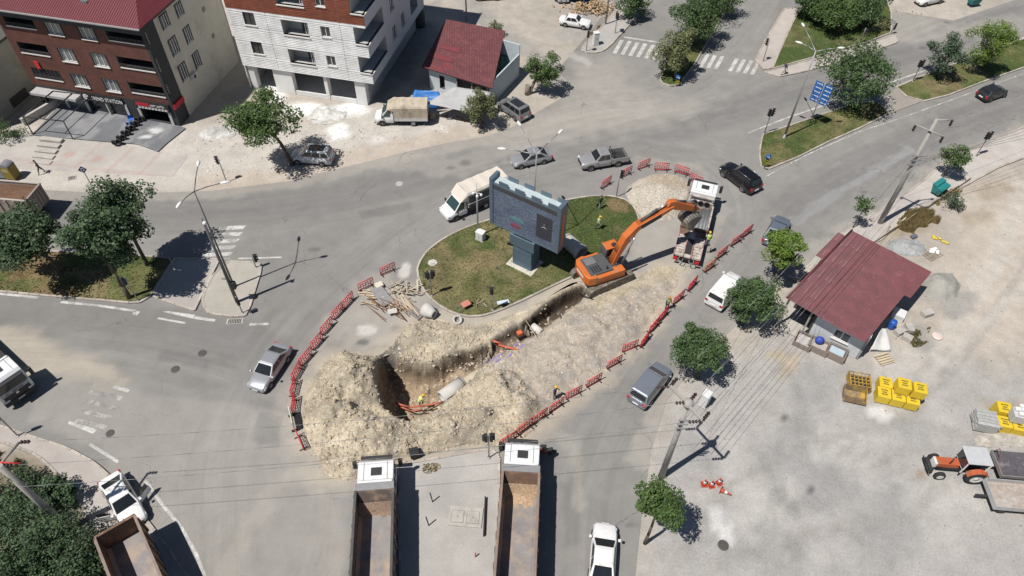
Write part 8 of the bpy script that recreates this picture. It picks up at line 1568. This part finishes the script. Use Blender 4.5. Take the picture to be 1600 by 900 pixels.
def sheet(label, px, w_, l, a, col, z=.2, tilt=(.1, .05), name='panel_sheet', cat='panel'): o = MB().box(-w_ / 2, w_ / 2, -l / 2, l / 2, -.02, .02).build(name, M('sheet_%.2f_%.2f_%.2f' % col, col, .8, var=.2, scale=4), None, loc=P(*px, z)); o.rotation_euler = (tilt[0], tilt[1], a); tag(o, label, cat); return o
sheet('grey formwork panel on the dumped timber, upper one', (597, 462), 1.1, 2.2, .7, (.26, .26, .26), .3); sheet('grey formwork panel on the dumped timber, lower one', (650, 490), .8, 1.2, .9, (.22, .22, .22), .2); sheet('small pale board in the middle of the rusty bars', (613, 486), .8, .5, .3, (.5, .48, .45), .4); bkk = MB().box(-.35, .35, -.3, .3, 0, .45).build('foam_block', M('foam_block', (.6, .55, .46), .9), None, .04, P(593, 449), .6); tag(bkk, 'beige block at the head of the dumped timber', 'block')
# island litter and small things
sheet('silver sheet bundle on the island grass', (786, 472), 1.1, .35, .35, (.55, .62, .68), .28, (.2, .1), 'sheet_bundle', 'bundle'); lt = thing('debris_bundle', 'tangled pale scrap beside the south traffic light', 'scrap', P(760, 476, .14)); 
for k in range(14): x, y = rs.uniform(-.9, .5), rs.uniform(-.35, .35); MB().cyl((x, y, .02), (x + rs.uniform(-.5, .5), y + rs.uniform(-.3, .3), rs.uniform(.05, .3)), .03, n=5).build('piece', PLK[0] if k % 2 else STEELG, lt)
wb_ = thing('wheelbarrow', 'small wheelbarrow lying on the island grass', 'wheelbarrow', P(728, 480, .14), .6); MB().hexa([(-.25, -.2, .25), (.25, -.2, .25), (.25, .2, .25), (-.25, .2, .25)], [(-.4, -.3, .5), (.4, -.3, .5), (.4, .3, .5), (-.4, .3, .5)]).build('tray', M('tray_red', (.5, .2, .15), .6), wb_); MB().tube([(-1.0, -.28, .45), (.5, -.15, .2), (.5, .15, .2), (-1.0, .28, .45)], .02, 5).build('handles', STEELG, wb_); wheel(wb_, .6, 0, .17, .08, RIMD)
px_ = thing('shovel', 'long-handled shovel standing in the island soil', 'shovel', P(776, 420, .12)); MB().cyl((0, 0, 0), (.05, .1, 1.5), .02, n=6).build('handle', PLK[1], px_); MB().box(-.12, .12, -.02, .02, 0, .3).build('blade', STEELG, px_)
# pit cables and red ducts
def cable(label, pts, r, mat, name='cable', cat='cable'): c = Vector(pts[0]); o = MB().tube([Vector(p) - c for p in pts], r, 7).build(name, mat); o.location = c; tag(o, label, cat)
DUCT = M('red_duct', (.45, .13, .08), .7); cable('dusty red duct across the pit floor', [P(617, 630, -2.5), P(640, 636, -2.7), P(664, 634, -2.6), P(692, 628, -2.2)], .09, DUCT, 'duct', 'duct'); cable('second red duct in the shaded side of the pit', [P(622, 634, -2.9), P(642, 642, -2.9), P(660, 640, -2.8)], .07, DUCT, 'duct', 'duct'); cable('black cable hanging across the pit', [P(640, 648, -2.4), P(655, 648, -2.5), P(680, 636, -2.2), P(720, 610, -1.4)], .04, WIREB); cable('black cable dropped over the shelf between pit and trench', [P(754, 541, .1), P(753, 556, -.3), P(755, 574, -.5), P(760, 586, .1)], .05, WIREB)
cable('bright red duct pipe lying on the shelf', [P(770, 532, .0), P(783, 537, -.1)], .08, M('bright_duct', (.60, .13, .07), .6), 'duct', 'duct'); cable('longer bright red duct pipe lying on the shelf', [P(779, 539, -.1), P(815, 548, -.05)], .08, M('bright_duct', (.60, .13, .07), .6), 'duct', 'duct'); cable('thin rod bridging the trench', [P(822, 501, .25), P(840, 529, .2)], .035, PLK[0], 'rod', 'rod'); cable('bent rod standing in the trench', [P(878, 502, -.2), P(871, 480, .6)], .03, WIREB, 'rod', 'rod'); cable('cable end in front of the excavator', [P(900, 449, .1), P(912, 462, .3), P(927, 468, .1)], .05, WIREB)
pm_ = thing('plate_compactor', 'small orange compactor on the shelf by the trench', 'machine', P(812, 524, -.3), .5); MB().box(-.35, .35, -.25, .25, 0, .12).build('base_plate', TRIM, pm_); MB().box(-.25, .2, -.2, .2, .12, .5).build('engine', M('machine_orange', (.6, .15, .05), .5), pm_, .04); MB().tube([(-.3, -.15, .4), (-.8, -.15, .85), (-.8, .15, .85), (-.3, .15, .4)], .02, 5).build('handle', TRIM, pm_)
VIO = M('violet_spray', (.26, .20, .50), .9, var=.2)
for k, (a, b) in enumerate((((766, 560), (784, 548)), ((802, 534), (812, 528)), ((812, 542), (818, 538)), ((774, 566), (782, 561)), ((792, 560), (800, 553)))):
    p, q = P(*a), P(*b); zz = [float(exc_z(np.array([v.x]), np.array([v.y]))[0]) + .05 for v in (p, q)]; o = MB().box(-.5, .5, -.06, .06, -.01, .02).build('spray_mark', VIO, spoil); c = (p + q) / 2; o.location = (c.x, c.y, max(zz)); o.rotation_euler.z = math.atan2(q.y - p.y, q.x - p.x); o.scale = ((q - p).length, 1, 1)
# ---- vacant lot material
YEP = M('yellow_wrap', (.66, .47, .03), .5, var=.08, scale=1.5, bump=.15, bscale=5); BPR = M('black_print', (.03, .03, .02), .7)
def pallet_block(px, z, rz, label, sx=1.0, sy=1.0, h=.95, ref=None, off=(0, 0), mat=YEP, name='block_pallet', pr=True):
    b = P(*px); c, s = math.cos(rz), math.sin(rz); o = thing(name, label, 'pallet', (b.x + off[0] * c - off[1] * s, b.y + off[0] * s + off[1] * c, z - .02), rz, 'wrapped block pallets'); pb = MB()
    for k in (-1, 0, 1): pb.box(k * sx * .42 - .05, k * sx * .42 + .05, -sy / 2, sy / 2, 0, .1)
    pb.build('pallet', PLK[1], o); MB().box(-sx / 2, sx / 2, -sy / 2, sy / 2, .1, h).build('wrapped_blocks', mat, o, .03)
    if pr:
        t = MB()
        for r, w_ in ((.22, .5), (.0, .34), (-.2, .42)):
            x = -w_ / 2
            while x < w_ / 2: t.box(x, x + .06, r - .06, r + .06, h, h + .006); x += .09
        stuff(t.build('print', BPR, o))
    return o
yz = yaw((1370, 620), (1421, 632)); B0 = (1397, 628)
pallet_block(B0, 0, yz, 'yellow wrapped pallet, front left of the six-pallet stack', off=(-1.07, 0)); pallet_block(B0, 0, yz, 'yellow wrapped pallet, front middle of the six-pallet stack', off=(0, 0)); pallet_block(B0, 0, yz, 'yellow wrapped pallet, front right of the six-pallet stack', off=(1.07, 0)); pallet_block(B0, .97, yz, 'yellow wrapped pallet on top of the stack, middle', off=(.1, .55)); pallet_block(B0, .97, yz, 'yellow wrapped pallet on top of the stack, right', off=(1.25, .5)); pallet_block(B0, 0, yz, 'yellow wrapped pallet behind the left of the stack', off=(-.9, 1.05))
y2 = yaw((1555, 668), (1595, 676)); B1 = (1578, 672)
pallet_block(B1, 0, y2, 'yellow wrapped pallet beside the grey blocks, left', off=(-.8, 0)); pallet_block(B1, 0, y2, 'yellow wrapped pallet beside the grey blocks, middle', off=(.25, -.05), sx=1.0); pallet_block(B1, 0, y2, 'yellow wrapped pallet cut by the right edge', off=(1.35, -.1)); pallet_block(B1, .97, y2, 'torn grey and white block pallet on top of the yellow ones', off=(-.1, .4), sx=.9, sy=.9, h=.9, mat=M('white_block_grey', (.50, .49, .48), .8), pr=False); pallet_block(B1, 0, y2, 'torn yellow pallet behind the grey-white one', off=(-.7, 1.2), h=1.2)
wbk = thing('white_blocks', 'white aerated blocks on top of the torn pallet', 'blocks', P(1578, 672), y2); 
for x, y, z in ((-.3, .6, 1.9), (.15, .62, 1.9), (-.1, .2, 1.9), (.1, .95, 1.9)): MB().box(x - .2, x + .2, y - .14, y + .14, z, z + .18).build('block', M('aerated_white', (.75, .75, .74), .9), wbk, .01)
gk = thing('grey_block_stack', 'stack of weathered grey boards on a pallet left of the yellow pallets', 'stack', P(1535, 665), y2); GB = M('weathered_grey', (.40, .40, .385), .9, var=.2, scale=4, rnd=.12)
for k in range(7):
    for j in range(5): MB().box(-.85 + rs.uniform(-.05, .05), .65 + rs.uniform(-.05, .05), -.7 + j * .3, -.43 + j * .3, .15 + k * .13, .27 + k * .13).build('board', GB, gk)
cr_ = thing('crate_pallet', 'empty wooden pallet frame before the grey stack', 'pallet', P(1543, 674), y2)
for k in range(4): MB().box(-.55 + k * .34, -.45 + k * .34, -.06, .06, 0, .95).build('slat', PLK[1], cr_)
for z in (.05, .45, .85): MB().box(-.6, .65, -.1, -.06, z, z + .1).build('rail', PLK[1], cr_)
# excavator bucket and riddle screen
rd = thing('riddle_screen', 'rusty yellow steel grid frame before the house', 'grid', P(1338, 603), R_(-12)); RY = M('rusty_yellow', (.42, .26, .05), .8, var=.25, scale=3, dirt=(.18, .10, .06), dirt_amt=.35)
for k in range(6): MB().box(-.75 + k * .3, -.69 + k * .3, -.6, .75, .75, .81).build('bar', RY, rd)
for k in range(5): MB().box(-.78, .84, -.6 + k * .33, -.54 + k * .33, .8, .86).build('bar', RY, rd)
for x in (-.78, .8): MB().box(x, x + .06, -.62, .78, .1, .85).build('side_plate', RY, rd)
MB().box(-.7, .8, -.5, .7, .3, .34).build('tray', DARKIN, rd)
sb = thing('scrap_bucket', 'rusty yellow and steel loader bucket before the grid frame', 'bucket', P(1333, 622), R_(-14)); m = MB(); pr = [(.7, .75), (.55, .25), (.1, .02), (-.5, .1), (-.62, .2)]
for (y0, z0), (y1, z1) in zip(pr[:-1], pr[1:]): m.add([(-.85, y0, z0), (.85, y0, z0), (.85, y1, z1), (-.85, y1, z1)], [(0, 1, 2, 3)])
for x in (-.85, .85): m.add([(x, y, z) for y, z in pr], [tuple(range(5))])
bo2 = m.build('shell', M('bucket_rust', (.20, .15, .11), .6, .4, var=.3, scale=2.5, dirt=(.45, .30, .05), dirt_amt=.5), sb); sm = bo2.modifiers.new('t', 'SOLIDIFY'); sm.thickness = .05
# clutter at the house
def slat_crate(px, rz, label, sx, sy, h, mat, fill=None):
    o = thing('slatted_crate', label, 'crate', P(*px, .0), rz)
    for k in range(5):
        z = .08 + k * h / 5
        for s in (-1, 1): MB().box(-sx, sx, s * sy - .02, s * sy + .02, z, z + h / 8).build('slat', mat, o); MB().box(s * sx - .02, s * sx + .02, -sy, sy, z, z + h / 8).build('slat', mat, o)
    for a in (-1, 1):
        for b in (-1, 1): MB().box(a * sx - .04, a * sx + .04, b * sy - .04, b * sy + .04, 0, h).build('corner_post', mat, o)
    MB().box(-sx, sx, -sy, sy, .04, .08).build('floor', mat, o)
    if fill: MB().box(-sx * .8, sx * .8, -sy * .8, sy * .8, .08, h * .8).build('contents', fill, o, .08)
hz2 = hrz; WOODG = M('crate_wood', (.28, .23, .20), .9, var=.2, scale=5)
slat_crate((1304, 556), hz2, 'slatted crate with pale blue contents before the house', .75, .55, .8, WOODG, M('pale_blue_bag', (.40, .50, .58), .8)); slat_crate((1277, 545), hz2, 'slatted crate with grey sacks before the house', .8, .55, .7, WOODG, M('grey_sack', (.40, .38, .35), .9)); slat_crate((1254, 536), hz2, 'crate covered by a speckled cloth before the house', .7, .7, .55, WOODG, M('speckled_cloth', (.45, .42, .43), .9, var=.6, scale=12))
o = MB().ball((0, 0, .3), (.4, .35, .35), 10, 6).build('blue_sack', M('blue_sack', (.03, .07, .38), .6), None, loc=P(1279, 535, .6)); tag(o, 'royal blue sack on the crates before the house', 'sack')
o = thing('barrel', 'blue plastic barrel under the house eave', 'barrel', P(1391, 512, .0)); MB().lathe([(.02, 0), (.27, 0), (.3, .1), (.31, .45), (.3, .8), (.26, .9), (.02, .91)], n=18).build('body', M('barrel_blue', (.02, .10, .42), .4), o); 
for z in (.28, .62): MB().lathe([(.3, z - .03), (.325, z), (.3, z + .03)], n=18).build('hoop', M('barrel_blue', (.02, .1, .42)), o)
MB().box(-.5, .5, -.5, .5, .0, .6).build('white_box', M('white_box', (.65, .65, .65), .7), None, loc=P(1402, 495), rz=hz2); tag(COL.objects[-1], 'white box under the house eave beside the barrel', 'box')
cloth('dust_sheet', 'crumpled white dust sheet at the house corner', (P(1360, 547, .3), P(1392, 548, .15), P(1386, 515, 1.2), P(1378, 512, 1.5)), M('white_sheet', (.60, .60, .58), .8, var=.12), .2, cat='sheet')
pl_ = thing('timber_stack', 'short yellowish timbers stacked below the dust sheet', 'timber', P(1382, 562), hz2 + .9)
for k in range(9): MB().box(-.7, .6, -.5 + k * .12, -.4 + k * .12, 0 + .1 * (k % 2), .12 + .1 * (k % 2)).build('timber', PLK[0], pl_)
for k, (q, s_, lab) in enumerate((((1405, 520), .5, 'nearest the barrel'), ((1419, 515), .45, 'right of the first'), ((1416, 530), .4, 'lowest one'), ((1447, 492), .5, 'below the sand heap'))): o = MB().box(-s_, s_, -.3, .3, 0, .45).build('concrete_block', MAT_CONC, None, .04, P(*q, -.02), .5 + k); tag(o, 'pale concrete block at the house clutter, ' + lab, 'block')
o = MB().lathe([(.02, .0), (.42, .0), (.45, .12), (.4, .16), (.02, .1)], n=18).build('wash_basin', M('pink_basin', (.66, .55, .50), .5), None, loc=P(1464, 526)); tag(o, 'round pale pink basin in the vacant lot', 'basin')
wp = thing('scrap_pallet', 'broken pallet with white boards behind the house', 'pallet', P(1457, 398), .55)
for k in range(9): MB().box(-.9 + k * .2, -.8 + k * .2, -.55, .55, .08, .12).build('slat', PLK[1], wp)
for y in (-.5, 0, .5): MB().box(-.95, .9, y - .04, y + .04, 0, .08).build('bearer', PLK[1], wp)
for x, y, a in ((.3, .2, .3), (.6, .35, -.2), (.45, -.1, .6), (.1, .35, .5)): b_ = MB().box(-.28, .28, -.13, .13, .13, .2).build('white_board', M('aerated_white', (.75, .75, .74)), wp); b_.location = (x, y, random.uniform(0, .06)); b_.rotation_euler.z = a
o = MB(); 
for k in range(7): o.ball((rs.uniform(-.7, .7), rs.uniform(-.2, .2), .08), (.22, .12, .09), 8, 4)
o = o.build('yellow_wrapping', M('yellow_wrap', (.72, .48, .035)), None, loc=P(1469, 376), rz=-.7); tag(o, 'crumpled yellow wrapping on the dirt behind the house', 'wrapping'); o['kind'] = 'stuff'
o = MB().box(-.3, .3, -.2, .2, 0, .28).build('grey_tub', M('tub_grey', (.13, .13, .17), .6), None, .05, P(1427, 371), .4); tag(o, 'small dark grey tub on the dirt behind the house', 'tub')
# retaining edge planks beside the pole
ed = thing('board_fence', 'low weathered board edge between pavement and lot', 'fence', P(1362, 383, .0), yaw((1362, 383), (1515, 282)))
Lf = (P(1515, 282) - P(1362, 383)).length
for k in range(int(Lf / 1.2)): MB().box(k * 1.2, k * 1.2 + 1.17, -.03, .03, -.02, .42 + .08 * ((k * 7) % 3)).build('board', PLK[1], ed)
for k, (q, a) in enumerate((((1386, 360), 1.0), ((1405, 349), .6))): o = MB().box(-.9, .9, -.06, .06, 0, .1).build('loose_beam', PLK[1] if k == 0 else PLK[0], None, loc=P(*q, .3), rz=a); o.rotation_euler.y = -.3; tag(o, ('dark' if k == 0 else 'pale') + ' loose beam beside the tall right pole', 'beam')
# pallets under the awning, log pile
pa = thing('pallet_stack', 'pale pallet stack beside the parked canvas truck', 'pallets', P(674, 183), YW)
for k in range(6): MB().box(-.6, .6, -.5, .5, .02 + k * .14, .05 + k * .14).build('deck', PLK[0], pa); MB().box(-.55, .55, -.45, .45, .05 + k * .14, .13 + k * .14).build('bearers', PLK[1], pa)
jn = thing('junk_row', 'rusty scrap metal lying under the awning', 'scrap', P(726, 188), YW)
for k in range(18): x = rs.uniform(-2.2, 2.2); MB().cyl((x, rs.uniform(-.4, .4), .05), (x + rs.uniform(-.8, .8), rs.uniform(-.4, .4), rs.uniform(.1, .5)), .05, n=5).build('piece', RUST if k % 2 else STEELG, jn)
lgp = thing('log_pile', 'heap of cut firewood at the top edge', 'firewood', P(925, 14)); LOG = M('firewood', (.40, .29, .18), .95, var=.3, rnd=.3); lme = MB().cyl((-.3, 0, 0), (.3, 0, 0), .09, n=7).mesh('log', LOG)
for k in range(230): x, y = rs.gauss(0, 1.6), rs.gauss(0, 1.1); h = max(.08, 1.1 * (1 - math.hypot(x / 3.4, y / 2.4))); inst(lme, 'log', lgp, (x, y, rs.uniform(.4, 1) * h), (0, rs.uniform(-.5, .5), rs.uniform(0, 3.1)), (rs.uniform(.7, 1.3), 1, 1))
ts = thing('tree_stump', 'hollow brick stump at the foot of the lane corner tree', 'stump', P(824, 147)); MB().lathe([(.35, 0), (.3, .6), (.28, 1.2), (.2, 1.2), (.2, .9)], n=12).build('trunk', BARKP, ts)
